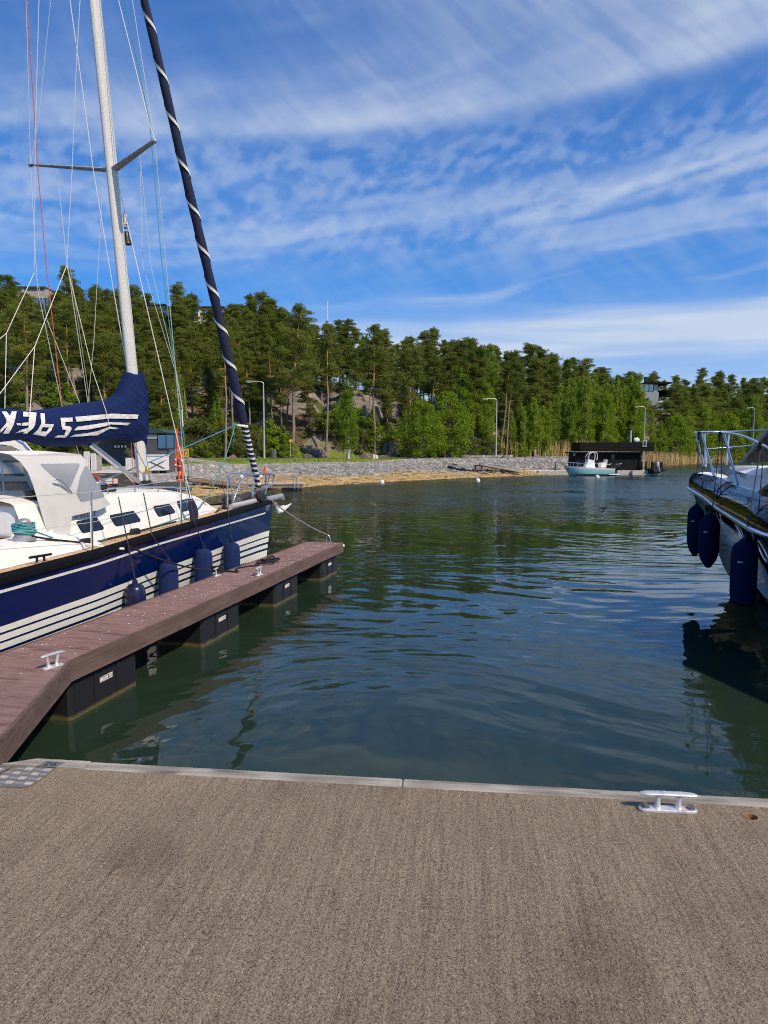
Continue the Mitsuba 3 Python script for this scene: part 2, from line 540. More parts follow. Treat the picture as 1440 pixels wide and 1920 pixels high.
def stone_col(p, n, uv):
    r = cell_rand(p.x * 2.6, p.y * 2.6, p.z * 2.6)
    f = fbm(p.x * 9, p.y * 9, p.z * 9, octaves=2)
    return mix((0.15, 0.15, 0.148), (0.42, 0.41, 0.39), r * r * 0.8 + f * 0.2) * (0.8 + 0.4 * f)


mat('m_stone', proc(stone_col), 0.9, spec=0.25)


def on_gravel(P):
    s = sdist(P, SHORE)
    return (s > 1.7) & (s < 9.0 + 3 * np.clip((P[:, 0] - 1) / 8, 0, 1)) & (P[:, 0] < 27) & (sdist(P, FOOT) < -.6)


_P = scatter(95000, (-10, 28), (34, 92), on_gravel, 3)
_sz = np.random.default_rng(4).gamma(2.0, 0.026, len(_P)) + 0.022
_sz *= np.interp(sdist(_P[:, :2], SHORE), [2, 5, 7.5, 10], [1.25, 1.05, .6, .45])
tag(obj('shore_stones', stones(_P, _sz, 5), 'm_stone'), 'loose grey crushed stones covering the sloping bank by the water', 'stones', kind='stuff')


def blades(P, L, wid, lean, seed, bend=0.3):
    """Thin upright blades: two triangles each."""
    r = np.random.default_rng(seed)
    n = len(P)
    a, b = r.uniform(0, 6.28, n), r.uniform(0, 6.28, n)
    s = np.stack([np.cos(a), np.sin(a), 0 * a], 1) * wid[:, None]
    ln = lean * r.normal(0, 1, n)
    tip = P + np.stack([np.cos(b) * ln * L, np.sin(b) * ln * L, L], 1)
    midp = P * 0.45 + tip * 0.55 - np.stack([np.cos(b) * ln * L, np.sin(b) * ln * L, 0 * L], 1) * bend * 0.5
    v = np.stack([P - s, P + s, midp + s * 0.8, midp - s * 0.8, tip], 1)
    f = np.array([[0, 1, 2], [0, 2, 3], [3, 2, 4]])
    return v.reshape(-1, 3), (f[None] + (np.arange(n) * 5)[:, None, None]).reshape(-1, 3)


def var(c1, c2, s):
    return proc(lambda p, n, uv: mix(c1, c2, cell_rand(p.x * s, p.y * s, 0.0) * 0.5 + 0.5 * fbm(p.x * s * .3, p.y * s * .3, octaves=2)))


mat('m_straw', var((0.27, 0.19, 0.09), (0.54, 0.42, 0.24), 5.0), 0.9, spec=0.1)
_P = scatter(26000, (-22, 18), (22, 72), lambda P: (lambda s: (s > -0.5) & (s < 2.1 + 0.9 * np.sin(P[:, 0] * .7)))(sdist(P, SHORE)), 6)
_r = np.random.default_rng(7)
_a = np.arctan2(5.7, 4.05) + _r.normal(0, 0.55, len(_P))
_L = _r.uniform(.35, 1.1, len(_P))
_q = _P + np.stack([np.cos(_a) * _L, np.sin(_a) * _L, _r.normal(0, .05, len(_P))], 1)
_wd = np.stack([-np.sin(_a), np.cos(_a), 0 * _a], 1) * 0.02
_up = np.array([0, 0, 1.0]) * _r.uniform(0.02, 0.16, len(_P))[:, None]
_v = np.stack([_P - _wd + _up, _P + _wd + _up, _q + _wd + _up, _q - _wd + _up, (_P + _q) / 2 + _up + [0, 0, .05]], 1)
_ff = np.array([[0, 1, 4], [1, 2, 4], [2, 3, 4], [3, 0, 4]])
tag(obj('drift_straw', (_v.reshape(-1, 3), (_ff[None] + (np.arange(len(_P)) * 5)[:, None, None]).reshape(-1, 3)), 'm_straw'), 'golden mat of washed up reed straw along the waterline', 'straw', kind='stuff')

leafmat('m_grass', var((0.15, 0.27, 0.030), (0.34, 0.42, 0.10), 1.2), 0.7)
_rl = road_c
_P = scatter(110000, (-40, 24), (28, 92), lambda P: (sdist(P, SHORE) > 9.0 + 3.2 * np.clip((P[:, 0] - 1) / 8, 0, 1)) & (sdist(P, FOOT) < 3) & (np.abs(sdist(P, _rl)) > 1.6), 8)
_r = np.random.default_rng(9)
tag(obj('grass', blades(_P, _r.uniform(.06, .24, len(_P)), _r.uniform(.012, .03, len(_P)), .4, 10), 'm_grass'), 'green spring grass on the verge between gravel and road', 'grass', kind='stuff')

leafmat('m_reed', var((0.40, 0.28, 0.12), (0.66, 0.52, 0.28), 0.8), 0.4)


def reed_ok(P):
    s, t = sdist(P, SHORE), sdist(P, FOOT)
    a = (P[:, 0] > 24) & (s > -1.5) & (s < 12) & (P[:, 0] < 130)
    b = (P[:, 0] > 13.5) & (P[:, 0] <= 30) & (s > 5.5 + np.clip(24 - P[:, 0], 0, 20) * .45) & (t < 1.0)
    return a | b


_P = scatter(150000, (13, 130), (66, 215), reed_ok, 12)
_r = np.random.default_rng(13)
_P[:, 2] = np.maximum(_P[:, 2], -0.05)
tag(obj('reeds', blades(_P, _r.uniform(1.3, 2.5, len(_P)), _r.uniform(.014, .032, len(_P)) * (1 + _P[:, 1] / 150), .10, 14), 'm_reed'), 'pale dry reeds standing in a belt along the far shore', 'reeds', kind='stuff')

# ================================================================ TREES
leafmat('m_needles', proc(lambda p, n, uv: mix((0.105, 0.155, 0.030), (0.27, 0.31, 0.066), 0.55 * cell_rand(p.x * .22, p.y * .22, 0) + 0.45 * fbm(p.x * .9, p.y * .9, p.z * .9, octaves=2))), 1.0)
leafmat('m_leaves', proc(lambda p, n, uv: mix((0.13, 0.235, 0.016), (0.32, 0.42, 0.045), 0.5 * cell_rand(p.x * .25, p.y * .25, 4.0) + 0.5 * fbm(p.x * .9, p.y * .9, p.z * .9, octaves=2))), 0.9)
leafmat('m_scrub', proc(lambda p, n, uv: mix((0.085, 0.115, 0.030), (0.22, 0.25, 0.085), fbm(p.x * .5, p.y * .5, p.z * .8, octaves=3))), 0.7)
mat('m_pinebark', proc(lambda p, n, uv: mix(mix((0.17, 0.14, 0.12), (0.30, 0.245, 0.21), fbm(p.x * 9, p.y * 9, p.z * 2.2, octaves=2)), mix((0.40, 0.19, 0.075), (0.58, 0.31, 0.14), fbm(p.x * 7, p.y * 7, p.z * 2, octaves=2)),
                                                smoothstep(0.35, 0.75, uv.y))), 0.9, spec=0.2)
mat('m_birchbark', proc(lambda p, n, uv: mix((0.62, 0.60, 0.56), (0.08, 0.075, 0.07), smoothstep(0.62, 0.72, fbm(p.x * 4, p.y * 4, p.z * 9, octaves=2)))), 0.8)
mat('m_bark', proc(lambda p, n, uv: mix((0.10, 0.085, 0.07), (0.20, 0.17, 0.14), fbm(p.x * 8, p.y * 8, p.z * 3, octaves=2))), 0.9)


def leafcloud(C, R, n, size, r, asp=0.5, droop=0.0):
    """n small leaf faces spread through each of the clumps (centres C, radii R (m, 3))."""
    m = len(C)
    d = r.normal(0, 1, (m, n, 3))
    d /= np.linalg.norm(d, axis=-1, keepdims=True)
    d *= r.uniform(0.25, 1, (m, n, 1)) ** 0.6
    c = (C[:, None] + d * R[:, None]).reshape(-1, 3)
    k = len(c)
    a = r.normal(0, 1, (k, 3))
    a[:, 2] -= droop
    a /= np.linalg.norm(a, axis=1, keepdims=True)
    b = np.cross(a, r.normal(0, 1, (k, 3)))
    b /= np.linalg.norm(b, axis=1, keepdims=True) + 1e-9
    s = size * r.uniform(0.6, 1.4, (k, 1))
    v = np.stack([c - a * s * .5 - b * s * asp * .5, c - a * s * .5 + b * s * asp * .5, c + a * s * .7], 1)
    return v.reshape(-1, 3), np.arange(3 * k).reshape(-1, 3)


def with_uv(mb, h):
    v, f = mb.mesh()
    return v, f, np.stack([v[:, 0] * 0, np.clip(v[:, 2] / h, 0, 1)], 1)


def proto(name, trunk, tbark, crown, cmat, h):
    v, f, uv = with_uv(trunk, h)
    scene[name] = {'type': 'shapegroup', 'trunk': mikit.ply((v, f), tbark, smooth=True, uv=uv), 'crown': mikit.ply(crown, cmat)}


def pine(name, seed, H=14.0, low=0.42, wide=2.3, stubs=6):
    r = np.random.default_rng(seed)
    tr = MB()
    zz = np.linspace(-0.5, H * .97, 9)
    bend = np.cumsum(r.normal(0, .07, (9, 2)), 0)
    bend -= bend[0]
    ax = np.c_[bend, zz]
    tr.tube(ax, np.linspace(.19, .035, 9), 8)
    at = lambda z: np.array([np.interp(z, zz, ax[:, 0]), np.interp(z, zz, ax[:, 1]), z])
    C, R = [], []
    z = H * low
    while z < H * .985:
        t = (z / H - low) / (1 - low)
        L0 = wide * (0.72 + .3 * t) * (1 - t ** 1.7) ** .9 * (1 if t > .12 else .75) + .25
        for k in range(r.integers(2, 5)):
            a = r.uniform(0, 6.28)
            L = L0 * r.uniform(.55, 1.2)
            o = at(z + r.uniform(-.2, .2))
            rise = r.uniform(-.12, .28) + .35 * t
            e = o + np.array([math.cos(a) * L, math.sin(a) * L, rise * L])
            mid = (o + e) / 2 + [0, 0, -.08 * L]
            tr.tube([o, mid, e], [.045, .03, .012], 3, caps=False)
            for q in np.linspace(.42, 1.0, max(2, int(L / .5) + 1)):
                c = o * (1 - q) + e * q + r.normal(0, .20, 3)
                C.append(c + [0, 0, .08])
                R.append(np.array([.58, .58, .25]) * r.uniform(.7, 1.25))
        z += r.uniform(.22, .70) * (1.2 - .45 * t)
    C.append(at(H))
    R.append(np.array([.3, .3, .45]))
    for k in range(stubs):
        z = H * r.uniform(.18, low)
        a = r.uniform(0, 6.28)
        o = at(z)
        tr.tube([o, o + np.array([math.cos(a) * r.uniform(.5, 1.5), math.sin(a) * 1.0, r.uniform(-.2, .3)])], [.03, .008], 3, caps=False)
    proto(name, tr, 'm_pinebark', leafcloud(np.array(C), np.array(R), 92, .185, r, .40), 'm_needles', H)


def spruce(name, seed, H=13.0, wide=1.9):
    r = np.random.default_rng(seed)
    tr = MB().tube([[0, 0, -.5], [0, 0, H]], [.17, .02], 7)
    C, R = [], []
    z = H * .08
    while z < H * .98:
        t = z / H
        L0 = wide * (1 - t) ** .85 + .12
        for k in range(6):
            a = r.uniform(0, 6.28)
            L = L0 * r.uniform(.75, 1.15)
            for q in np.linspace(.25, 1, max(2, int(L / .45) + 1)):
                C.append(np.array([math.cos(a) * L * q, math.sin(a) * L * q, z - .22 * L * q + r.normal(0, .05)]))
                R.append(np.array([.38, .38, .16]) * r.uniform(.7, 1.2))
        z += .42 * (1.15 - .5 * t)
    proto(name, tr, 'm_bark', leafcloud(np.array(C), np.array(R), 48, .17, r, .4, .4), 'm_needles', H)


def birch(name, seed, H=10.0, wide=1.3, stems=1, dens=30):
    r = np.random.default_rng(seed)
    tr = MB()
    C, R = [], []
    for sm in range(stems):
        off = r.normal(0, .25, 2) * (stems > 1)
        le = r.normal(0, .025, 2)
        Hs = H * r.uniform(.82, 1) if sm else H
        zz = np.linspace(-.4, Hs * .97, 7)
        ax = np.c_[off[0] + le[0] * zz + .08 * np.sin(zz), off[1] + le[1] * zz, zz]
        tr.tube(ax, np.linspace(.085, .012, 7), 6)
        at = lambda z: np.array([np.interp(z, zz, ax[:, 0]), np.interp(z, zz, ax[:, 1]), z])
        z = Hs * .16
        while z < Hs:
            t = z / Hs
            L0 = wide * (np.sin(PI * min(1, t * 1.02) ** .75) * .9 + .12)
            for k in range(3):
                a = r.uniform(0, 6.28)
                L = L0 * r.uniform(.5, 1.1)
                o = at(z)
                e = o + np.array([math.cos(a) * L, math.sin(a) * L, L * r.uniform(.3, .9)])
                tr.tube([o, e], [.016, .005], 3, caps=False)
                for q in np.linspace(.45, 1, max(1, int(L / .5) + 1)):
                    C.append(o * (1 - q) + e * q + r.normal(0, .1, 3))
                    R.append(np.array([.34, .34, .40]) * r.uniform(.6, 1.25))
            z += r.uniform(.22, .45)
    proto(name, tr, 'm_birchbark', leafcloud(np.array(C), np.array(R), dens, .13, r, .8, .5), 'm_leaves', H)


def bushy(name, seed, H=5.0, wide=2.0, cm='m_leaves', n=150, leaf=.13, per=42):
    r = np.random.default_rng(seed)
    tr = MB()
    C, R = [], []
    for k in range(n):
        a, q = r.uniform(0, 6.28), r.uniform(.12, 1) ** .6
        zt = r.uniform(.06, 1)
        prof = math.sin(PI * min(1, .14 + zt * .84)) ** .6
        c = np.array([math.cos(a) * wide * q * prof, math.sin(a) * wide * q * prof, H * zt * (1 - .14 * q) + r.normal(0, .12)])
        C.append(c)
        R.append(np.array([.42, .42, .36]) * r.uniform(.5, 1.2) * (H / 5) ** .4)
        if k % 6 == 0:
            tr.tube([[r.normal(0, .12), r.normal(0, .12), -.3], c * [.45, .45, .55], c], [.045, .03, .008], 4, caps=False)
    proto(name, tr, 'm_bark', leafcloud(np.array(C), np.array(R), per, leaf, r, .75), cm, H)


for i, (low, wide) in enumerate([(.40, 2.2), (.50, 2.6), (.34, 1.9), (.56, 2.1), (.26, 2.5), (.62, 1.9), (.30, 1.6), (.44, 2.9)]):
    pine(f'proto_pine_{i}', 100 + i, 14.0, low, wide)
spruce('proto_spruce_0', 120)
spruce('proto_spruce_1', 121, wide=1.5)
birch('proto_birch_0', 130, stems=1)
birch('proto_birch_1', 131, stems=3, wide=1.2)
birch('proto_birch_2', 132, stems=2, wide=1.7, dens=44)
bushy('proto_round_0', 140, 6.0, 2.3, n=260)
bushy('proto_round_1', 141, 6.0, 2.0, n=230)
bushy('proto_shrub_0', 150, 2.2, 1.3, 'm_scrub', 70, .11, 40)
bushy('proto_shrub_1', 151, 1.8, 1.5, 'm_leaves', 60, .11, 40)
bushy('proto_shrub_2', 152, 2.6, 1.1, 'm_scrub', 70, .11, 40)
PROTO_H = {'pine': 14.0, 'spruce': 13.0, 'birch': 10.0, 'round': 6.0, 'shrub': 2.2}
KIND = {'pine': ('pine_tree', 'pine tree'), 'spruce': ('spruce_tree', 'spruce tree'), 'birch': ('birch_tree', 'birch tree'), 'round': ('leafy_tree', 'tree'), 'shrub': ('shrub', 'shrub')}
trng = np.random.default_rng(77)


def plant(proto_name, x, y, h, label, group=None, lean=0.0, fat=1.0):
    kind_ = proto_name.split('_')[1]
    nm, cat = KIND[kind_]
    k = thing(nm, label, cat, group)
    s = h / PROTO_H[kind_]
    sw = s * fat * trng.uniform(.9, 1.12)
    scene[k] = {'type': 'instance', 'group': {'type': 'ref', 'id': proto_name},
                'to_world': T().translate([x, y, ground(x, y) - .05]).rotate([0, 1, 0], lean).rotate([0, 0, 1], float(trng.uniform(0, 360))).scale([sw, sw, s])}
    return k


def plant_px(proto_name, px, top, y, label, group=None, lean=0.0, fat=1.0, hmin=.5):
    """Tree that stands at distance y with its tip where the survey of the photograph puts it."""
    p = at_y(px, top, y)
    h = p[2] - ground(p[0], y)
    return plant(proto_name, p[0], y, max(h, hmin), label, group, lean, fat)


SKY_PX = [-60, 0, 20, 60, 95, 125, 150, 182, 215, 255, 300, 350, 380, 430, 480, 520, 550, 575, 610, 640, 680, 710, 735, 760, 780, 805, 830, 850, 870, 905, 935, 960, 1020, 1060, 1100, 1130, 1160, 1190, 1230, 1265, 1300, 1340, 1380, 1440, 1520]
SKY_PY = [525, 515, 520, 562, 555, 500, 545, 532, 550, 535, 575, 538, 580, 575, 545, 567, 578, 602, 607, 602, 630, 612, 642, 634, 632, 615, 640, 620, 640, 645, 652, 660, 655, 662, 676, 690, 698, 698, 708, 696, 718, 694, 708, 706, 712]


def skyline(px):
    return np.interp(px, SKY_PX, SKY_PY)


def hill_depth(px):
    """Distance of the foot of the hill along a sight line."""
    return np.interp(px, [-100, 0, 150, 300, 450, 600, 720, 900, 1000, 1100, 1200, 1300, 1440, 1550], [44, 47, 51, 57, 63, 67.5, 70, 78, 86, 98, 112, 138, 176, 200])


SG, BG = 'spruces of the hillside forest', 'birches along the foot of the forest'
SL, BL = 'dark conical spruce, one of several in the hillside forest', 'slender light green birch, one of many at the forest edge'
# the forest: rows on the hillside, farthest first
for row, (back, drop, step) in enumerate([(34, 0, 19), (26, 9, 22), (19, 26, 25), (13, 48, 28), (8, 72, 33), (4, 98, 52)]):
    px = -50.0
    while px < 1500:
        y = hill_depth(px) * (1 + .002 * back) + back * (1 + .35 * (px > 1000)) + trng.uniform(-2.5, 2.5)
        top = skyline(px) + drop * np.interp(px, [0, 900, 1200, 1440], [1, .9, .55, .5]) + abs(trng.normal(0, 11)) * (row > 0) + trng.normal(2, 6)
        skip = (row >= 4 and (610 < px < 700)) or (1205 < px < 1262 and row > 0) or (row == 0 and (48 < px < 112 or 305 < px < 338)) or (row == 5 and px > 1180) or (row >= 4 and 770 < px < 870)
        if not skip:
            if (960 < px < 1200 and trng.uniform() < .25) or trng.uniform() < .06:
                plant_px(f'proto_spruce_{trng.integers(2)}', px, top, y, SL, SG, fat=1.2)
            else:
                lows = [0, 2, 4, 6] if row < 3 else [0, 1, 7, 4]
                z_ = 0 if row == 0 else 1 if row < 4 else 2
                side = 0 if px < 480 else 1 if px < 960 else 2
                lab_ = (('pine on the hilltop with its crown against the sky, ', 'pine in the dense middle of the hillside forest, ', 'pine at the lower front edge of the forest, ')[z_]
                        + ('left of the furled headsail', 'between headsail and black sauna', 'right of the second lamp post')[side])
                plant_px(f'proto_pine_{lows[trng.integers(4)]}', px, top, y, lab_, 'pines: ' + lab_, lean=float(trng.normal(0, 1.5)), fat=(1.22 if row < 4 else 1.0) * float(trng.uniform(.8, 1.2)))
        px += step * trng.uniform(.7, 1.3)
# trees one can pick out
for pr, px, top, y, lean, fat, lab in [
    ('pine_1', 546, 577, 66.5, 3.0, .9, 'tall pine leaning right with a long bare trunk, just right of the first lamp post'),
    ('pine_5', 610, 607, 68.5, 1, .8, 'pine with a short crown and bare orange trunk left of the bright birch'),
    ('pine_1', 703, 614, 71, -1, .85, 'pine with grey lower trunk rooted on the pale rock scree, left of the two'),
    ('pine_1', 765, 634, 71.5, 2, .85, 'pine with an orange upper trunk beside the round leafy trees'),
    ('pine_3', 880, 640, 80, 0, .8, 'straight orange trunked pine, leftmost of the group behind the concrete railing'),
    ('pine_3', 888, 648, 82, 0, .7, 'thin orange trunked pine close behind its straight neighbour near the railing'),
    ('pine_5', 900, 652, 81, 0, .8, 'straight pine with golden trunk midway between railing and forest'),
    ('pine_5', 940, 660, 84, 6, .7, 'slanting orange trunked pine right of the second lamp post'),
    ('pine_5', 952, 658, 84, 4, .8, 'slanting pine, rightmost of the orange trunks by the second lamp post'),
    ('pine_1', 40, 560, 48, 0, .9, 'big pine with scaly grey trunk behind the sail cover'),
    ('pine_5', 418, 610, 63, 0, .75, 'pine with thin orange trunk seen between forestay and shrouds'),
    ('pine_5', 434, 600, 64, 0, .75, 'pine with orange trunk just left of the furled headsail'),
]:
    plant_px('proto_' + pr, px, top, y, lab, lean=lean, fat=fat)
for pr, px, top, y, fat, lab in [
    ('birch_1', 650, 716, 64.5, 1.0, 'bright green narrow birch clump standing alone below the rock face'),
    ('round_0', 788, 741, 69.5, .95, 'round fresh green leafy tree right of the orange trunked pine'),
    ('round_1', 838, 728, 72.5, 1.0, 'tall rounded leafy tree with silvery right edge, in front of the pines'),
    ('round_0', 1268, 772, 128, 1.0, 'round leafy tree on the far shore behind the reeds'),
    ('round_1', 1322, 752, 142, 1.1, 'broad leafy tree on the far shore left of the motorboat rail'),
    ('round_0', 1368, 768, 150, 1.0, 'pale green leafy tree behind the motorboat rail'),
    ('round_1', 1408, 760, 160, 1.1, 'leafy tree at the far right behind the motorboat windscreen'),
    ('round_0', 1458, 765, 168, 1.0, 'leafy tree at the right edge of the far shore'),
    ('birch_2', 1290, 760, 134, .9, 'slim birch between two round leafy trees on the far shore'),
    ('birch_1', 1417, 742, 150, .9, 'bare topped birch with white trunk at the far right'),
]:
    plant_px('proto_' + pr, px, top, y, lab, fat=fat)
for px, top, y, lab in [(1262, 722, 134, 'pine just right of the glass pavilion, before its black roof'), (1282, 733, 138, 'low pine in front of the black roofed house, left of two'), (1303, 728, 141, 'low pine in front of the black roofed house, right of two'), (1325, 724, 147, 'pine standing right of the black roofed house')]:
    plant_px('proto_pine_4', px, top, y, lab, fat=1.2)
px = 972.0
while px < 1205:
    y = hill_depth(px) - 1 + trng.uniform(0, 9)
    top = np.interp(px, [970, 1010, 1060, 1100, 1150, 1200], [760, 735, 705, 700, 698, 700]) + abs(trng.normal(0, 22))
    plant_px(f'proto_birch_{trng.integers(3)}', px, top, y, BL, BG, fat=.8)
    px += trng.uniform(5, 11)
for px, top in ((905, 700), (868, 690), (960, 770), (1225, 775), (1240, 790), (700, 760), (330, 690), (196, 730), (405, 740), (890, 655), (915, 648)):
    y = hill_depth(px) + (3 if px not in (890, 915) else 24)
    plant_px(f'proto_birch_{trng.integers(3)}', px, top, y, BL, BG, fat=.9)
SB = 'shrubs at the foot of the hill'
SBL = 'low green shrub, one of many along the foot of the hill'
px = -20.0
while px < 1240:
    for k in range(2):
        q = px + trng.uniform(-8, 8)
        if (705 < q < 775 or 545 < q < 610) and trng.uniform() < .8:
            continue
        y = hill_depth(q) + trng.uniform(-.5, 4.5) + 2.5 * k
        p = at_y(q, 840, y)
        plant(f'proto_shrub_{trng.integers(3)}', p[0], y, float(trng.uniform(.9, 2.6) + .8 * k), SBL, SB, fat=float(trng.uniform(.9, 1.5)))
    px += trng.uniform(10, 20)
# ================================================================ CONCRETE DOCK in the foreground
ZD = 0.55
DA, DB = at_z(70, 1423, ZD), at_z(1440, 1497, ZD)
DDIR = norm(DB - DA)
DN = np.array([-DDIR[1], DDIR[0], 0])            # towards the water
dockM = np.stack([DDIR, DN, [0, 0, 1.0]])        # rows: along the edge, outward, up


def dk(a, b, c=0.0):
    """Point in dock axes: a metres along the edge from its left corner, b outwards from the edge, c above the deck."""
    return DA + DDIR * a + DN * b + np.array([0, 0, c])


_ax, _ay = float(DDIR[0]), float(DDIR[1])


def conc(p, n, uv):
    a, b = p.x * _ax + p.y * _ay, -p.x * _ay + p.y * _ax
    d1, d2, r = voronoi(a * 300, b * 215)
    broom = noise(a * 150, b * 6.0, 2.0)
    broom2 = noise(a * 60, b * 1.2, 7.0)
    big = fbm(a * 1.1, b * 1.1, 4.0, octaves=4)
    blot = smoothstep(0.60, 0.78, fbm(a * 2.4, b * 2.4, 8.0, octaves=4))
    st = dr.exp(-(dr.square((a - 0.78 + 0.55 * (b + .8)) / 0.20) + dr.square((b + 0.62) / 0.34))) * (0.5 + fbm(a * 7, b * 7, octaves=3))
    g = mix((0.080, 0.062, 0.043), (0.385, 0.310, 0.222), dr.clip(0.62 * r + 0.30 * broom + 0.12 * broom2 - 0.02, 0, 1))
    g = mix(g, (0.48, 0.42, 0.34), smoothstep(0.955, 0.985, r) * 0.7)
    g = mix(g, (0.045, 0.038, 0.032), smoothstep(0.26, 0.05, r) * 0.5)
    g = g * (0.80 + 0.28 * big)
    g = g * (1 - 0.22 * blot) * (1 - 0.42 * dr.clip(st, 0, 1))
    edge = smoothstep(-0.55, -0.22, b - 0.25 * (noise(a * 1.4, b * 2) - 0.5))
    g = g * (1 - 0.20 * edge * smoothstep(1.0, 2.4, a))
    sand = smoothstep(0.60, 0.72, fbm(a * 9, b * 16, 3.0, octaves=3)) * dr.exp(-dr.square((a - 0.50) / 0.16) - dr.square((b + 0.245) / 0.035))
    return mix(g, (0.50, 0.36, 0.20), sand * 0.8)


def conc_h(p, n, uv):
    a, b = p.x * _ax + p.y * _ay, -p.x * _ay + p.y * _ax
    d1, d2, r = voronoi(a * 300, b * 215)
    return 0.0009 * r * smoothstep(0.0, 0.3, d2 - d1) + 0.0012 * noise(a * 95, b * 3.0, 2.0) + 0.002 * noise(a * 9, b * 9)


mat('m_concrete', proc(conc), 0.92, spec=0.25, bump=proc(conc_h, eps=8e-4), bscale=0.9)


def wood(c1, c2, cx, cy, dark=(0.06, 0.055, 0.05)):
    """Weathered timber with grain along the direction (cx, cy) in plan."""
    def fn(p, n, uv):
        a, b = p.x * cx + p.y * cy, -p.x * cy + p.y * cx
        g = fbm(a * 2.2, b * 55, p.z * 55, octaves=3)
        l = fbm(a * 5.5, b * 9, p.z * 9 + 5, octaves=3)
        c = mix(c1, c2, smoothstep(0.25, 0.75, 0.6 * g + 0.4 * l))
        return mix(c, dark, smoothstep(0.60, 0.80, fbm(a * 3.5 + 20, b * 22, p.z * 22, octaves=4)) * 0.75)
    return proc(fn)


mat('m_greyplank', wood((0.20, 0.185, 0.16), (0.44, 0.42, 0.37), _ax, _ay), 0.9, spec=0.15)
EW = 0.080                                       # width of the edge timber
NQ = np.array([[(q - DA) @ DDIR, (q - DA) @ DN] for q in (at_z(x, y, ZD) for x, y in [(24, 1437), (31, 1442), (-10, 1467)])])
_e = NQ[2] + (NQ[2] - NQ[1]) * 2.2
lo = Polygon([(-6.0, NQ[0][1]), NQ[0], NQ[1], NQ[2], _e, (_e[0], -5.5), (-6.0, -5.5)])
dock = thing('concrete_dock', 'brown brushed concrete dock in the foreground with a grey timber edge', 'dock')
slab = MB()
L = 7.0
# slab surface with a recessed bolt hole near the right end
hole = at_z(1409, 1533, ZD)
ha, hb = float((hole - DA) @ DDIR), float((hole - DA) @ DN)
outline = Polygon([(0.03, -EW - .006), (L, -EW - .006), (L, -5.5), (_e[0] + .02, -5.5), (_e[0] + .02, _e[1]), (NQ[2][0] + .02, NQ[2][1] - .01)])
outline = outline.difference(Point(ha, hb).buffer(.026, 16))
slab.prism(outline, 0.50, dockM, DA - np.array([0, 0, 0.50]))
obj('slab', slab, 'm_concrete', dock)
hm = MB().lathe([(.030, .0), (.0262, .0025), (.0258, -.01), (.0256, -.09), (0, -.09)], dk(ha, hb, 0.001), 20)
obj('bolt_hole', hm, mat('m_rust', (0.30, 0.17, 0.07), 0.8), dock)
for k, (a0, a1) in enumerate([(-0.005, 0.29), (0.294, 1.86), (1.864, 3.9), (3.904, L)]):
    e = MB()
    if k == 0:
        e.prism(Polygon([(0.0, 0), (a1, 0), (a1, -EW), (-0.14, -EW)]), .15, dockM, DA - np.array([0, 0, .147]))
    else:
        e.box(dk((a0 + a1) / 2, -EW / 2, -.073), (a1 - a0, EW, .148), dockM.T, .006)
    obj('edge_plank', e, 'm_greyplank', dock)
np_c = at_z(94, 1433, ZD + .005)
na, nb = float((np_c - DA) @ DDIR), float((np_c - DA) @ DN)
pl = MB().prism(Polygon([(-.056, -.030), (.044, -.030), (.062, .030), (-.034, .030)]), .003, dockM, dk(na, nb, .0035))
npk = tag(obj('number_plate', pl, mat('m_plate', (0.14, 0.145, 0.165), 0.5), None), 'small grey metal berth number plate reading 26 on the edge timber', 'number plate')
tx = meshkit.text_mesh('26', .040, .0010)
obj('digits', MB().add((tx.vertices - [tx.bounds[:, 0].mean(), .02, 0]) @ dockM + dk(na + .004, nb, .0068), tx.faces), 'm_blackmatt', npk)


def tread_plate(name, label, quad_px, z, edge=None):
    """Steel tread plate with raised bars, some faces worn pale."""
    Q = [at_z(x, y, z) for x, y in quad_px]
    lo = np.array([[(q - DA) @ DDIR, (q - DA) @ DN] for q in Q])
    poly = Polygon(lo)
    k = thing(name, label, 'tread plate')
    obj('sheet', MB().prism(poly, .004, dockM, DA + np.array([0, 0, z - ZD + .0005])), mat('m_tread', (0.15, 0.15, 0.152), 0.6), k)
    pads, bars = MB(), MB()
    x0, y0, x1, y1 = poly.bounds
    P = .095
    i = 0
    for yy in np.arange(y0 - .1, y1 + .1, P / 2):
        for xx in np.arange(x0 - .1, x1 + .1, P):
            q = xx + (i % 2) * P / 2 - .3 * (yy - y0)
            pad = Polygon([(q - .018, yy - .013), (q + .018, yy - .013), (q + .018, yy + .013), (q - .018, yy + .013)]).intersection(poly)
            if pad.area > 5e-5 and pad.geom_type == 'Polygon':
                pads.prism(pad, .0022, dockM, DA + np.array([0, 0, z - ZD + .0047]))
            for s in range(5):
                bx = q + P / 2 + (s - 2) * .0085
                b = Polygon([(bx - .0022, yy - .008), (bx + .0022, yy - .008), (bx + .0032, yy + .008), (bx - .0012, yy + .008)]).intersection(poly)
                if b.area > 1e-5 and b.geom_type == 'Polygon':
                    bars.prism(b, .0016, dockM, DA + np.array([0, 0, z - ZD + .0047]))
        i += 1
    tag(obj('worn_pad', pads, mat('m_pad', proc(lambda p, n, uv: mix((0.33, 0.32, 0.27), (0.50, 0.485, 0.43), fbm(p.x * 60, p.y * 60, octaves=2))), 0.8), k), kind='stuff')
    tag(obj('raised_bar', bars, mat('m_bar', (0.30, 0.30, 0.30), 0.5), k), kind='stuff')
    return k


tread_plate('tread_plate', 'worn steel tread plate set in the corner of the concrete dock below the number plate', [(30, 1440.5), (102, 1443), (60, 1474), (46, 1477), (-40, 1474)], ZD + .002)
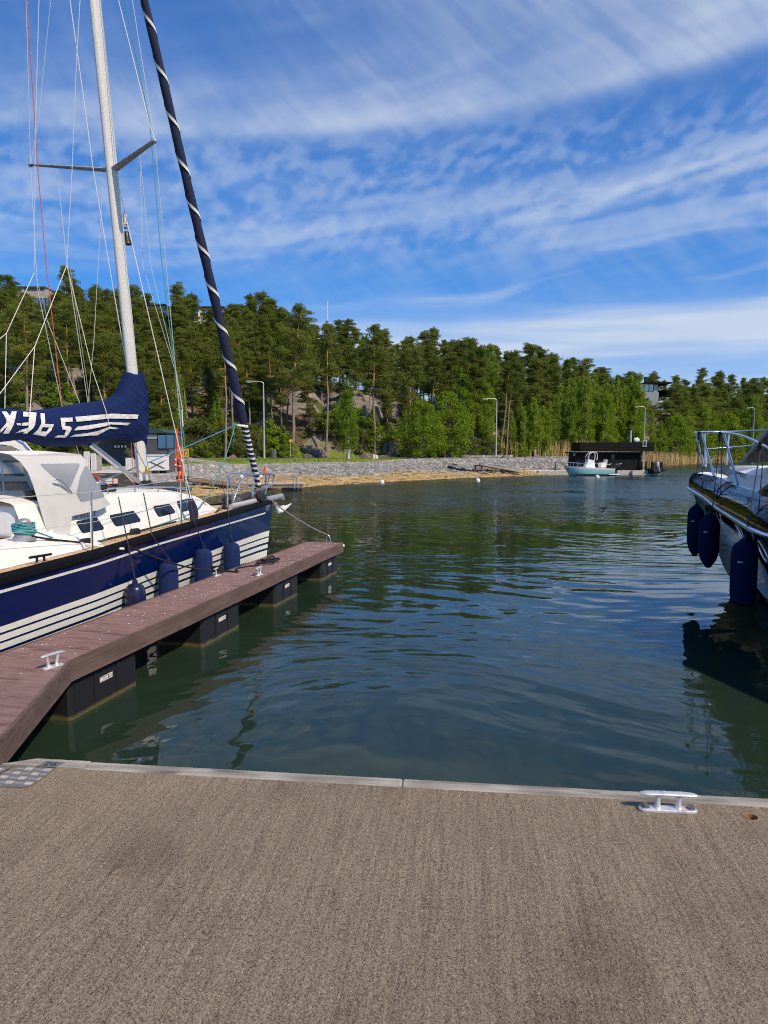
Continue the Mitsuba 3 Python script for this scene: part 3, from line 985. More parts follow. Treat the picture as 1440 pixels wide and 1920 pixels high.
# the neighbouring pontoon's corner at the left edge of the picture
nb_p = thing('neighbouring_dock', 'timber edged corner of the next dock section at the left edge of the photo', 'dock')
obj('slab', MB().prism(lo.buffer(-.012), .4, dockM, DA - np.array([0, 0, .404])), 'm_concrete', nb_p)
rim = lo.difference(lo.buffer(-.022))
obj('edge_timber', MB().prism(max(getattr(rim, 'geoms', [rim]), key=lambda g: g.area), .12, dockM, DA - np.array([0, 0, .118])), mat('m_brownplank', wood((0.16, 0.11, 0.065), (0.33, 0.25, 0.16), _ax, _ay), .9), nb_p)
tread_plate('tread_plate', 'tread plate on the corner of the next dock section, at the far left', [(-80, 1438), (19, 1440), (-14, 1458), (-80, 1476)], ZD + .003)


def cleat(key, o, M, bar, bar_h, base_l, base_w, post_gap, bolts, splay=0.0, r=.012, lettering=False, m='m_castalu'):
    """Two-horned mooring cleat; M rows: along the bar, across, up."""
    poly = Polygon([(-base_l / 2 + base_w / 2, 0), (base_l / 2 - base_w / 2, 0)]) if False else LineString([(-base_l / 2 + base_w / 2, 0), (base_l / 2 - base_w / 2, 0)]).buffer(base_w / 2, 12)
    b = MB()
    b.prism(poly, .009, M, o)
    b.prism(poly.buffer(-.005), .004, M, o + M[2] * .009)
    w = lambda a, c, h: o + M[0] * a + M[1] * c + M[2] * h
    obj('base', b, m, key, smooth=35)
    for sgn in (-1, 1):
        p = MB()
        x = sgn * post_gap / 2
        H = bar_h - .004
        zz = np.array([.008, .014, .022, .035, H * .6, H])
        p.tube([w(x + sgn * splay * z, 0, z) for z in zz], np.array([r * 2.0, r * 1.6, r * 1.2, r * 1.03, r, r * 1.1]), 14)
        obj('post', p, m, key, smooth=40)
    # horn: flattened rounded bar with drooping tips
    t = np.linspace(-1, 1, 25)
    prof = np.sqrt(np.clip(1 - np.abs(t) ** 7, 0.02, 1))
    hb_ = MB().tube([w(q * bar / 2, 0, bar_h + .007 - .003 * q * q) for q in t], prof * r * 1.75, 14, flat=.5, up=M[1])
    horn = obj('horn', hb_, m, key, smooth=40)
    if lettering:
        # raised casting letters, worn beyond reading
        lm = MB()
        rr = np.random.default_rng(3)
        for i in range(11):
            c = -.052 + i * .0104
            for s in range(2):
                lm.box(w(c + rr.uniform(-.002, .002), .001 + (s - .5) * .005, bar_h + .0165), (.0045 if s else .0016, .0018 if s else .008, .0018), M.T)
        obj('raised_lettering', lm, m, horn)
    for sgn in ((-1, 1) if bolts else ()):
        q = MB()
        hexa = [(math.cos(k * PI / 3) * .0125, math.sin(k * PI / 3) * .0125) for k in range(6)]
        x = sgn * (base_l / 2 - base_w * .55)
        q.prism(LineString([(x - .002, 0), (x + .002, 0)]).buffer(.017, 10), .003, M, o + M[2] * .012)
        q.prism([(x + a, c) for a, c in hexa], .013, M, o + M[2] * .015)
        obj('bolt', q, mat('m_bolt', (0.22, 0.22, 0.23), 0.5, metal=.7) if 'm_bolt' not in scene else 'm_bolt', key)


mat('m_castalu', proc(lambda p, n, uv: mix((0.74, 0.75, 0.77), (0.55, 0.55, 0.56), smoothstep(0.5, 0.8, fbm(p.x * 40, p.y * 40, p.z * 40, octaves=3)))), 0.42, metal=.55)
ck = thing('mooring_cleat', 'bright cast aluminium mooring cleat bolted to the concrete dock near its edge', 'mooring cleat')
c0 = at_z(1252, 1520.5, ZD)
c1 = at_z(1306, 1523, ZD)
cM = np.stack([norm(c1 - c0), np.cross([0, 0, 1], norm(c1 - c0)), [0, 0, 1.0]])
cleat(ck, c0 + [0, 0, .002], cM, .250, .068, .246, .050, .088, True, r=.0108, lettering=True)

# ================================================================ FINGER PONTOON
ZF = 0.50
FL0, FL1 = at_z(0, 1228, ZF), at_z(575, 1018, ZF)     # left edge
FR0, FR1 = at_z(133, 1240, ZF), at_z(643, 1018, ZF)   # right edge
fdir = norm(FR1 - FR0)
fout = np.array([fdir[1], -fdir[0], 0])               # to the right
fM = np.stack([fdir, fout, [0, 0, 1.0]])
flen = float((FR1 - FR0) @ fdir)
FW = 0.66


def fp(a, b, c=0.0):
    """Finger axes: a along from the kink, b to the right of its right edge, c above the deck."""
    return FR0 + fdir * a + fout * b + np.array([0, 0, c])


K0 = at_z(0, 1391, ZF)
gus = np.array([float((K0 - FR0) @ fdir), float((K0 - FR0) @ fout)])   # where the gusset's edge leaves the picture
gsl = gus[1] / gus[0]
mat('m_compositedeck', wood((0.165, 0.102, 0.096), (0.265, 0.172, 0.160), float(fout[0]), float(fout[1]), (0.10, 0.055, 0.05)), 0.7, spec=0.3)
mat('m_fascia', wood((0.100, 0.066, 0.058), (0.158, 0.110, 0.098), float(fdir[0]), float(fdir[1]), (0.09, 0.05, 0.045)), 0.65, spec=0.3)
fing = thing('finger_pontoon', 'narrow finger pontoon with reddish brown composite decking on black floats', 'pontoon')
PW = 0.140
a = -2.2
while a < flen - .01:
    a1 = min(a + PW, flen)
    out0, out1 = (gsl * a if a < 0 else 0), (gsl * a1 if a1 < 0 else 0)
    b0 = -0.028
    poly = Polygon([(a + .002, -FW), (a1 - .002, -FW), (a1 - .002, out1 + b0), (a + .002, out0 + b0)])
    obj('deck_plank', MB().prism(poly, .026, fM, FR0 + np.array([0, 0, -.026 + random.Random(int(a * 1000)).uniform(-.0012, .0012)])), 'm_compositedeck', fing)
    a = a1
FH = .165
for (p, q) in (((0.0, 0.0), (flen, 0.0)), ((-2.2, gsl * -2.2), (0.0, 0.0))):
    d = norm(np.array([q[0] - p[0], q[1] - p[1], 0]))
    nn = np.array([-d[1], d[0], 0])
    nn = -nn if nn[1] > 0 else nn                  # inwards
    pts = [np.array(p), np.array(q), np.array(q) + nn[:2] * .026, np.array(p) + nn[:2] * .026]
    obj('fascia_board', MB().prism(Polygon(pts), FH, fM, FR0 + np.array([0, 0, -FH + .004])), 'm_fascia', fing)
obj('fascia_board', MB().prism(Polygon([(-2.2, -FW - .026), (flen, -FW - .026), (flen, -FW - .001), (-2.2, -FW - .001)]), FH, fM, FR0 + np.array([0, 0, -FH + .004])), 'm_fascia', fing)
obj('end_board', MB().prism(Polygon([(flen + .001, -FW - .026), (flen + .027, -FW - .026), (flen + .027, 0), (flen + .001, 0)]), FH, fM, FR0 + np.array([0, 0, -FH + .004])), 'm_fascia', fing)
obj('end_bumper', MB().ball(fp(flen + .0, .01, -.05), .03, 2, (.7, 1, 1)), 'm_offwhite', fing)


def float_col(p, n, uv):
    return mix((0.10, 0.085, 0.035), (0.013, 0.013, 0.016), smoothstep(0.015, 0.05, p.z + 0.02 * (fbm(p.x * 9, p.y * 9, octaves=2) - .5)))


mat('m_float', proc(float_col), 0.5)
mat('m_whiteprint', (0.78, 0.78, 0.76), 0.6)
for k, (px0, px1, yb) in enumerate([(122, 252, 1290), (378, 448, 1160), (516, 559, 1095), (604, 633, 1055)]):
    # ends of the float along the finger, from where its outer face meets the fascia
    def a_at(px):
        r = ray(px, 1000)
        n2 = fout
        # sight plane through the pixel column meets the line b = -0.05 in plan
        o2 = fp(0, -.05)
        A = np.array([[fdir[0], -r[0]], [fdir[1], -r[1]]])
        return float(np.linalg.solve(A, (EYE - o2)[:2])[0])
    a0, a1 = a_at(px0), a_at(px1)
    fl = MB()
    cx, ln = (a0 + a1) / 2, a1 - a0
    bodyb = -.06
    fl.box(fp(cx, bodyb - (FW - .1) / 2, -.19 - .30), (ln, FW - .1, .62), fM.T, .03)
    fk = obj('float', fl, 'm_float', fing)
    for q in (-ln * .165, ln * .165):
        obj('rib', MB().box(fp(cx + q, bodyb + .004, -.19 - .29), (.022, .012, .60), fM.T, .004), 'm_float', fk)
    tx = meshkit.text_mesh('MARINETEK', .042, .002, True)
    wv = tx.vertices - [tx.bounds[:, 0].mean(), .021, 0]
    s = min(1.0, ln * .19 / (tx.bounds[1, 0] - tx.bounds[0, 0]))
    obj('lettering', MB().add((wv * [s, 1, 1]) @ np.stack([fdir, [0, 0, 1.0], fout]) + fp(cx, bodyb + .001, -.29), tx.faces), 'm_whiteprint', fk)
obj('understructure', MB().box(fp(flen / 2 - .4, -FW / 2, -.10), (flen - 1.0, FW - .16, .13), fM.T), 'm_black', fing)
# screws and bird droppings on the boards
rr = np.random.default_rng(8)
sp = MB()
for i in range(150):
    a_, b_ = rr.uniform(-1.2, flen), rr.uniform(-FW + .03, -.05)
    sp.lathe([(.0001, .0022), (rr.uniform(.003, .008), .0018), (.008, 0)], fp(a_, b_, .001), 5)
tag(obj('dropping', sp, 'm_whiteprint', fing), kind='stuff')
for px, py, lab in [(99, 1252, 'galvanised cleat on the near end of the finger pontoon, by the kink in its edge'), (486, 1079, 'small galvanised cleat on the finger pontoon right of the fenders'), (408, 1080, 'galvanised cleat with a black mooring line on the finger pontoon')]:
    k = thing('mooring_cleat', lab, 'mooring cleat')
    o = at_z(px, py, ZF) + [0, 0, .003]
    cd = norm(fdir + .25 * fout * (px < 200))
    cleat(k, o, np.stack([cd, np.cross([0, 0, 1], cd), [0, 0, 1.0]]), .20, .095, .17, .06, .060, False, splay=.2, r=.011, m='m_castalu')
# steel bracket for the bow line at the end of the finger
bk = thing('mooring_post', 'small galvanised steel hoop at the far end of the finger pontoon', 'mooring post')
b0 = at_z(613, 1016, ZF)
obj('hoop', MB().tube(spline([b0 + [0, 0, 0], b0 + [0, 0, .10], b0 + fout * .02 + [0, 0, .125], b0 + fout * .045 + [0, 0, .10], b0 + fout * .045]), .010, 8), 'm_steel', bk, smooth=True)
obj('foot', MB().box(b0 + fout * .022 + [0, 0, .006], (.06, .16, .010), fM.T), 'm_steel', bk)
POST_TOP = b0 + fout * .02 + [0, 0, .12]
# ================================================================ SAILING YACHT
S = Frame((-2.10, 13.3), .39)
LEN = 9.0
_bu = np.array([-9.2, -8.4, -7.5, -6.15, -4.69, -3.02, -1.81, -1.0, -.5, -.2, .02])
_bv = np.array([2.10, 2.02, 1.90, 1.60, 1.22, .80, .485, .27, .135, .06, .012])
_zu, _zv = np.array([-9.2, -7.5, -6.15, -4.69, -3.02, -1.8, -.5, 0.1]), np.array([1.095, 1.10, 1.11, 1.14, 1.165, 1.18, 1.197, 1.205])


def sheer_z(u):
    return np.interp(u, _zu, _zv)


def beam(u):
    return np.interp(u, _bu, _bv)


def hull_v(u, z):
    """Half breadth of the hull at u and height z."""
    zs = sheer_z(u)
    f = np.clip(np.asarray(z) / zs, -.35, 1.1)
    k = np.interp(u, [-9.2, -6, -3, 0], [.90, .88, .70, .42])
    rake = .27 * (1 - np.clip(f, 0, 1)) * np.interp(u, [-3, 0], [0, 1])
    fl = np.where(f > 0, np.clip(f, 0, None) ** .75, f * 1.2)
    return np.maximum(beam(u + rake) * (k + (1 - k) * fl), 0.004)


def stem_cut(u, z):
    """Keeps points of the skin behind the raked stem."""
    return np.minimum(u, -.03 - .27 * (1 - np.clip(z / 1.2, 0, 1)))


def SW(u, v, w):
    return S.w(np.stack(np.broadcast_arrays(u, v, w), -1))


def hull_strip(z0, z1, u0, u1, off, n=60, m=3, both=True):
    """Band of the hull's skin between the heights z0(u) and z1(u)."""
    mb = MB()
    us = np.linspace(u0, u1, n)
    t = np.linspace(0, 1, m)
    Z = np.asarray(z0)[:, None] * (1 - t) + np.asarray(z1)[:, None] * t if np.ndim(z0) else np.outer(np.ones(n), z0 * (1 - t) + z1 * t)
    U = np.repeat(us[:, None], m, 1)
    U = stem_cut(U, Z)
    Vv = hull_v(U, Z) + off
    mb.grid(SW(U, Vv, Z))
    if both:
        mb.grid(SW(U, -Vv, Z), flip=True)
    return mb


def project(p):
    """World points to pixels of the photograph."""
    q = np.atleast_2d(p) - EYE
    c, s = math.cos(PITCH), math.sin(PITCH)
    d = q[:, 1] * c - q[:, 2] * s
    return np.stack([720 + FOC * q[:, 0] / d, 960 - FOC * (q[:, 1] * s + q[:, 2] * c) / d], 1)


def drape(F, fn_v, polys, off, sub=2, it=12):
    """Flat print (lettering, stripes) lying on a surface v = fn_v(u, w) of a boat, from its outline as surveyed."""
    mb = MB()
    for poly in polys:
        g = poly if hasattr(poly, 'exterior') else Polygon(poly)
        if not g.is_valid:
            g = g.buffer(0)
        for gg in getattr(g, 'geoms', [g]):
            v2, f = trimesh.creation.triangulate_polygon(gg, engine='earcut')
            m = trimesh.Trimesh(np.c_[v2, np.zeros(len(v2))], f, process=False)
            for _ in range(sub):
                m = m.subdivide()
            out = []
            for x, y, _z in m.vertices:
                v = 0.2
                for _k in range(it):
                    q = F.on_v(x, y, v)
                    v = .5 * v + .5 * float(fn_v(q[0], q[2]))
                q = F.on_v(x, y, v)
                out.append([q[0], q[1] + off, q[2]])
            P = F.w(np.array(out))
            fc = np.asarray(m.faces)
            # face towards the camera
            nrm = np.cross(P[fc[:, 1]] - P[fc[:, 0]], P[fc[:, 2]] - P[fc[:, 0]])
            if (nrm * (EYE - P[fc[:, 0]])).sum() < 0:
                fc = fc[:, ::-1]
            mb.add(P, fc)
    return mb


Y = thing('sailing_yacht', 'navy blue sailing yacht with white stripes and teak deck moored along the finger pontoon', 'sailboat')
mat('m_navyhull', (0.0012, 0.0105, 0.078), 0.08, spec=0.16)
mat('m_stripe', (0.74, 0.75, 0.68), 0.3)
mat('m_gelcoat', proc(lambda p, n, uv: mix((0.72, 0.715, 0.66), (0.80, 0.795, 0.755), fbm(p.x * 1.5, p.y * 1.5, p.z * 1.5, octaves=3))), 0.28, coat=0.5)
_tx, _ty = float(S.f[0]), float(S.f[1])


def teak(p, n, uv):
    b = (p.x * _ty - p.y * _tx) * 20.0
    g = fbm(b * 6, (p.x * _tx + p.y * _ty) * 4, octaves=2)
    fr = b - dr.floor(b)
    seam = smoothstep(0.05, 0.12, dr.minimum(fr, 1 - fr))
    c = mix((0.42, 0.27, 0.14), (0.62, 0.45, 0.27), 0.55 * cell_rand(dr.floor(b), 1, 2) + 0.45 * g)
    return mix((0.05, 0.04, 0.03), c, seam)


mat('m_teak', proc(teak), 0.75, spec=0.2)
us = np.r_[np.linspace(-9.2, -1, 44), np.linspace(-.9, 0.0, 16)]
hz = np.linspace(-.35, 1, 14)[None] * sheer_z(us)[:, None]
hu = np.repeat(us[:, None], 14, 1)
hu = stem_cut(hu, hz)
hy = hull_v(hu, hz)
hm_ = MB().grid(SW(hu, hy, hz)).grid(SW(hu, -hy, hz), flip=True)
hm_.grid(np.stack([SW(hu[0], hy[0], hz[0]), SW(hu[0], -hy[0], hz[0])]))
hk = obj('hull', hm_, 'm_navyhull', Y, smooth=40)
us = np.linspace(-9.2, -.42, 70)
cz = sheer_z(us) - np.interp(us, [-9, -5, -.4], [.105, .13, .20])
obj('cove_stripe', hull_strip(cz - .013, cz + .013, -9.2, -.42, .003, 70, 2), 'm_stripe', hk, smooth=True)
for k, ((a1_, a0_), (b1_, b0_)) in enumerate([((.690, .637), (.650, .545)), ((.618, .563), (.520, .440)), ((.545, .490), (.400, .330)), ((.465, -.30), (.290, -.30))]):
    n = 80                                                    # heights at u = -7.5 and at the stem
    q = (np.linspace(-9.2, -.06, n) + 7.5) / 7.44
    lo_, hi_ = a0_ + (b0_ - a0_) * q, a1_ + (b1_ - a1_) * q
    obj('boot_stripe', hull_strip(lo_, hi_, -9.2, -.06, .003, n, 3), 'm_stripe', hk, smooth=True)
# toe rail
us = np.linspace(-9.2, 0.02, 60)
rail = MB()
for sg in (1, -1):
    b_, z_ = beam(us), sheer_z(us)
    prof = np.array([(-.045, .0), (-.045, .028), (-.015, .035), (.012, .012), (.024, -.005), (.024, -.045), (.004, -.062)])
    P = SW(us[:, None] + 0 * prof[None, :, 0], sg * np.maximum(b_[:, None] + prof[None, :, 0], .002), z_[:, None] + prof[None, :, 1])
    rail.grid(P, flip=sg > 0)
obj('toe_rail', rail, mat('m_toerail', (0.005, 0.005, 0.006), .6, spec=.12), Y, smooth=35)
nv = 15
dv = np.linspace(-1, 1, nv)
deckP = SW(np.repeat(us[:, None], nv, 1), (beam(us) - .03)[:, None].clip(.003) * dv[None], sheer_z(us)[:, None] + .005 + .03 * (1 - dv ** 2)[None] * np.clip(beam(us), 0, 1)[:, None])
obj('deck', MB().grid(deckP, flip=False), 'm_teak', Y, smooth=True)

# coachroof: half breadth at its foot, at its shoulder, and the height of the shoulder above the deck
_cu = np.array([-6.6, -5.9, -5.0, -4.2, -3.4, -2.7, -2.25, -2.0])
_cb = np.array([1.22, 1.12, .98, .83, .66, .46, .31, .20])
_ct = np.array([1.02, .93, .81, .69, .53, .32, .17, .09])
_chh = np.array([.47, .455, .43, .40, .34, .22, .09, .015])


def cab_foot(u):
    return np.interp(u, _cu, _cb)


def cab_v(u, w):
    f = np.clip((w - sheer_z(u) - .01) / np.maximum(np.interp(u, _cu, _chh), .01), 0, 1)
    a, b = np.interp(u, _cu, _cb), np.interp(u, _cu, _ct)
    return a + (b - a) * f ** 1.15


def cab_top(u):
    return sheer_z(u) + .01 + np.interp(u, _cu, _chh)


us = np.linspace(-6.6, -2.0, 44)
rows = []
for f in np.linspace(0, 1, 8):
    z = sheer_z(us) + .01 + np.interp(us, _cu, _chh) * f
    rows.append(SW(us, cab_v(us, z), z))
for q in np.linspace(.96, 0, 9):
    rows.append(SW(us, np.interp(us, _cu, _ct) * q, cab_top(us) + .075 * np.interp(us, [-6.6, -2.6, -2], [1, .8, .1]) * (1 - q ** 2) ** .8 + .012))
half = np.stack(rows, 1)
mir = S.w((S.loc(half.reshape(-1, 3))) * [1, -1, 1]).reshape(half.shape)
cabin = MB().grid(half, flip=True).grid(mir)
cabk = obj('coachroof', cabin, 'm_gelcoat', Y, smooth=50)
mat('m_winframe', (0.010, 0.010, 0.012), .4)


def rounded(pts, r):
    g = Polygon(pts)
    return g.buffer(-r).buffer(r, 6)


for pts in ([(141, 977.5), (181, 970), (194.5, 990), (193, 993), (156, 999.5), (152, 997)],
            [(203, 966), (250, 957.5), (263.5, 975), (262, 978), (219, 987), (215, 985)],
            [(285, 949), (317, 944.5), (329, 959.5), (327, 962), (299, 969), (295.5, 967)],
            [(330, 940), (354, 934), (369, 951), (366, 954), (341, 960), (337, 956)]):
    wk = obj('window', drape(S, cab_v, [rounded(pts, 3.2)], .006), 'm_winframe', cabk, smooth=True)
    g = rounded(pts, 3.2).buffer(-2.3)
    obj('pane', drape(S, cab_v, [g], .0085), 'm_glassdark', wk, smooth=True)
# registration on the coachroof side
def text_px(text, x0, y0, x1, y1, h, bold=False, slant=0.0):
    """Outlines of lettering along the line (x0, y0)-(x1, y1) of the survey, as polygons."""
    tm = meshkit.text_mesh(text, 1.0, .01, bold)
    sec = tm.section(plane_origin=[0, 0, .005], plane_normal=[0, 0, 1])
    pl, M = sec.to_2D() if hasattr(sec, 'to_2D') else sec.to_planar()
    out = []
    wid = tm.bounds[1, 0]
    from shapely.affinity import affine_transform
    for g in pl.polygons_full:
        X = np.array(M)
        g = affine_transform(g, [X[0, 0], X[0, 1], X[1, 0], X[1, 1], X[0, 3], X[1, 3]])
        sx = (x1 - x0) / wid
        sy = (y1 - y0) / wid
        out.append(affine_transform(g.simplify(.02), [sx, slant * h, sy, -h, x0, y0]))
    return out


obj('registration', drape(S, cab_v, text_px('A 56153', 139.5, 973.5, 178.5, 967, 9.5), .004, sub=0), 'm_blackmatt', cabk)
rs_ = np.random.default_rng(2)
scr = []
for i in range(16):
    x = 246.5 + i * 1.85
    y = 951 - i * .30
    hh = rs_.uniform(1.0, 2.6)
    scr.append([(x, y), (x + .45, y - hh), (x + .95, y - hh), (x + .5, y)])
obj('script_lettering', drape(S, cab_v, scr, .003, sub=0), mat('m_scriptgrey', (.25, .25, .33), .6), cabk)
tri = [[(377.5, 948), (381.5, 938.5), (383, 947.5)], [(383.5, 947.5), (383, 940.5), (386.5, 947)]]
obj('sail_emblem', drape(S, lambda u, w: cab_v(u, w), tri, .004, sub=0), 'm_signred', cabk)
# cabin top: hand rail, hatch, rope clutches, mast collar, deck lines
MB_ = S.on_v(270, 905)
mast_u = float(MB_[0])
mz0 = cab_top(mast_u) + .07
hr = MB()
pu = np.linspace(-5.0, -3.0, 12)
vv = np.interp(pu, _cu, _ct) * .86
hr.tube(SW(pu, vv, cab_top(pu) + .10), .011, 6)
for i in range(0, 12, 3):
    hr.tube([SW(pu[i], vv[i], cab_top(pu[i]) + .02), SW(pu[i], vv[i], cab_top(pu[i]) + .10)], .009, 5)
obj('grab_rail', hr, 'm_steel', cabk, smooth=True)
hb = MB()
for u0, v0, l, wv_ in ((-2.95, .0, .46, .22), (-4.35, .30, .40, .20)):
    hb.box(S.w([u0, v0, cab_top(u0) + .085 + (0.015 if v0 == 0 else -.01)]), (l, wv_ * 2, .045), S.m.T, .015)
    break
obj('deck_hatch', hb, 'm_glassdark', cabk)
cl = MB()
for k in range(3):
    cl.box(S.w([-4.85, .42 + .07 * k, cab_top(-4.85) + .085]), (.26, .05, .07), S.m.T, .012)
[obj('rope_clutch', MB().box(S.w([-4.85, .42 + .07 * k, cab_top(-4.85) + .085]), (.26, .05, .07), S.m.T, .012), 'm_black', cabk) for k in range(3)]
wb = MB().lathe([(.07, 0), (.075, .02), (.052, .05), (.045, .10), (.062, .135), (.058, .15), (0, .155)], S.w([-5.1, .62, cab_top(-5.1) + .03]), 18)
obj('winch', wb, 'm_greymetal', Y, smooth=40)

# mast
def cp(px, py, v=0.0):
    return S.w(S.on_v(px, py, v))


m_lo, m_hi = S.w([mast_u, 0, mz0 - .05]), cp(178, 0)
m_dir = norm(m_hi - m_lo)
m_top = m_lo + m_dir * 9.2
mk = obj('mast', MB().tube([m_lo + (m_top - m_lo) * q for q in np.linspace(0, 1, 40)], np.linspace(.092, .088, 40), 22, flat=.66, up=S.f), mat('m_mast', (0.60, 0.60, 0.58), .38, spec=.6), Y, smooth=True)
obj('mast_track', MB().tube([m_lo - S.f * .092, m_top - S.f * .09], .010, 5), 'm_greymetal', mk)
obj('mast_collar', MB().lathe([(.15, 0), (.145, .05), (.118, .12), (.112, .17), (.09, .18)], S.w([mast_u, 0, mz0 - .06]), 20), 'm_blackmatt', mk, smooth=40)


def mast_at(py):
    """Point of the mast's axis at a height of the survey."""
    r1, r2 = ray(np.interp(py, [0, 905], [178, 270]), py), S.r
    q = S.on_v(np.interp(py, [0, 905], [178, 270]), py)
    t = (S.w(q) - m_lo) @ m_dir
    return m_lo + m_dir * t


sp0 = mast_at(318)
# spreaders: tips on the sight lines, as long as the beam allows
tip_s = S.w(S.on_v(290, 264, .92))
tip_p = S.w(S.on_v(57, 309, -1.00))
for q, sgn in ((tip_s, 1), (tip_p, -1)):
    skk = obj('spreader', MB().tube([sp0 + S.r * sgn * .05, q], [.062, .034], 12, flat=.36, up=S.f), mat('m_spreader', (.34, .35, .35), .45), mk, smooth=True)
    obj('spreader_end', MB().ball(q, .028, 2), 'm_greymetal', skk)
ml = mast_at(418)
lt = MB().box(ml + S.f * .13, (.10, .05, .06), S.m.T, .01).lathe([(.04, 0), (.042, .10), (.03, .13), (0, .14)], ml + S.f * .15 + [0, 0, .02], 12)
lk = obj('steaming_light', lt, 'm_greymetal', mk, smooth=40)
dl = mast_at(452)
obj('deck_light', MB().lathe([(.03, .16), (.035, .10), (.075, .02), (.08, 0), (0, 0)], dl + S.f * .15, 14), 'm_black', mk, smooth=40)

# boom with its navy sail cover
def px_u(px, py):
    q = S.on_v(px, py)
    return q[0], q[2]


_ctop = np.array([px_u(*p) for p in [(-90, 778), (-40, 770), (0, 765), (50, 771), (100, 765), (150, 756), (200, 750), (220, 738), (231, 716), (238, 698), (262, 697), (270, 703), (278, 740), (282, 780)]])
_cbot = np.array([px_u(*p) for p in [(-90, 824), (-40, 824), (0, 829), (40, 824), (80, 836), (120, 838), (160, 834), (200, 823), (225, 822), (276, 837), (282, 815)]])
cu = np.r_[np.linspace(-6.75, -4.3, 150), np.linspace(-4.285, -3.47, 70)]
_top_i = np.interp(cu, np.maximum.accumulate(_ctop[:, 0] + np.arange(len(_ctop)) * 1e-6), _ctop[:, 1])
_bot_i = np.interp(cu, np.maximum.accumulate(_cbot[:, 0] + np.arange(len(_cbot)) * 1e-6), _cbot[:, 1])
_hw = np.interp(cu, [-6.75, -5.2, -4.3, -3.9, -3.55, -3.47], [.20, .21, .19, .165, .13, .02])


def cover_wr(u, z, sg):
    q = np.stack(np.broadcast_arrays(u * 5.0 + 1.5 * z, z * 6.0 - 2.2 * u, 3.0 * sg), -1)
    q2 = np.stack(np.broadcast_arrays(u * 2.0 + 4 * z, z * 2.0 + u, 8.0 * sg), -1)
    fold = np.abs(meshkit.fbm(q2 * np.array([2.2, 2.2, 1.0]), 3, 6) - .5)
    return .045 * (meshkit.fbm(q, 3, 5) - .5) + .09 * (.12 - np.minimum(fold, .12)) * np.interp(u, [-4.6, -4.1], [.7, 1.3])


def cover_v(u, z):
    t, b, h = np.interp(u, cu, _top_i), np.interp(u, cu, _bot_i), np.interp(u, cu, _hw)
    c, hh = (t + b) / 2, np.maximum((t - b) / 2, .02)
    f = np.clip(np.abs((z - c) / hh), 0, .995)
    return h * (1 - f ** 2.4) ** (1 / 2.0) + cover_wr(u, z, 1.0)


th_ = np.linspace(0, 2 * PI, 121)
P = np.zeros((len(cu), len(th_), 3))
for j, a in enumerate(th_):
    s_, c_ = math.sin(a), math.cos(a)
    f = abs(s_) ** (.95) * np.sign(s_)
    z = (_top_i + _bot_i) / 2 + (_top_i - _bot_i) / 2 * f
    hv = _hw * (1 - abs(f) ** 2.4) ** .5 + cover_wr(cu, z, 1.0 if c_ > 0 else -1.0) * min(1, abs(c_) * 3)
    P[:, j] = np.stack([cu, hv * (1 if c_ >= 0 else -1), z], -1)
cov = MB().grid(S.w(P.reshape(-1, 3)).reshape(P.shape))
for k_ in (0, -1):
    c_ = P[k_].mean(0)
    ring = np.vstack([P[k_], c_])
    cov.add(S.w(ring), [[q, q + 1, len(ring) - 1] for q in range(len(ring) - 2)])


def weave(p, n, uv):
    return mix((0.0045, 0.014, 0.070), (0.009, 0.024, 0.105), fbm(p.x * 2.5, p.y * 2.5, p.z * 2.5, octaves=3))


mat('m_navycloth', proc(weave), .85, spec=.2, sheen=.3)
ckv = obj('sail_cover', cov, 'm_navycloth', Y, smooth=60)
sc = 1 / 4.966
cr = lambda L: [(x * sc, 690 + y * sc) for x, y in L]
letters = {
    'X': [cr([(8, 406), (52, 404), (84, 446), (100, 404), (146, 402), (134, 470), (118, 530), (72, 612), (18, 612), (62, 545), (40, 560), (-4, 604), (-6, 578), (48, 515), (52, 480)])],
    '-': [cr([(143, 513), (183, 513), (190, 533), (152, 533)])],
    '3': [cr([(208, 407), (332, 414), (318, 530), (300, 560), (240, 612), (200, 608), (226, 592), (150, 602), (128, 612), (180, 580), (250, 558), (262, 535), (195, 540), (195, 512), (265, 505), (270, 455), (205, 450)])],
    '6': [Polygon(cr([(368, 420), (410, 425), (412, 520), (495, 524), (470, 580), (412, 638), (296, 618), (345, 575), (375, 520)]), [cr([(390, 550), (450, 553), (425, 592), (370, 590)])])],
    '5': [cr([(555, 465), (668, 462), (668, 500), (600, 502), (600, 540), (640, 541), (662, 560), (630, 620), (600, 648), (497, 646), (530, 626), (590, 626), (608, 580), (570, 572), (562, 520)])],
}
mat('m_patch', proc(lambda p, n, uv: mix((0.60, 0.60, 0.57), (0.74, 0.74, 0.71), fbm(p.x * 7, p.y * 7, p.z * 7, octaves=2))), .8)
for nm in ('X', '-', '3', '6', '5'):
    obj('letter', drape(S, cover_v, letters[nm], .014, sub=3), 'm_patch', ckv)
for st in ([(690, 455), (1010, 428), (1018, 425), (1282, 434), (1270, 475), (1015, 470), (705, 502)],
           [(710, 548), (1012, 503), (1210, 512), (1175, 534), (1015, 525), (985, 540), (800, 575), (680, 580)],
           [(680, 622), (800, 606), (900, 588), (1010, 546), (1098, 560), (1060, 570), (1012, 566), (900, 626), (640, 643)]):
    obj('stripe', drape(S, cover_v, [cr(st)], .016, sub=3), 'm_patch', ckv)
b0_, b1_ = cp(232, 806), cp(-90, 806)
obj('boom', MB().tube([b0_, b1_], .065, 12), 'm_mast', Y, smooth=True)
v0_, v1_ = cp(168, 832), cp(262, 905)
vk = obj('boom_vang', MB().tube([v0_, v0_ * .45 + v1_ * .55], .040, 12), 'm_steel', Y, smooth=True)
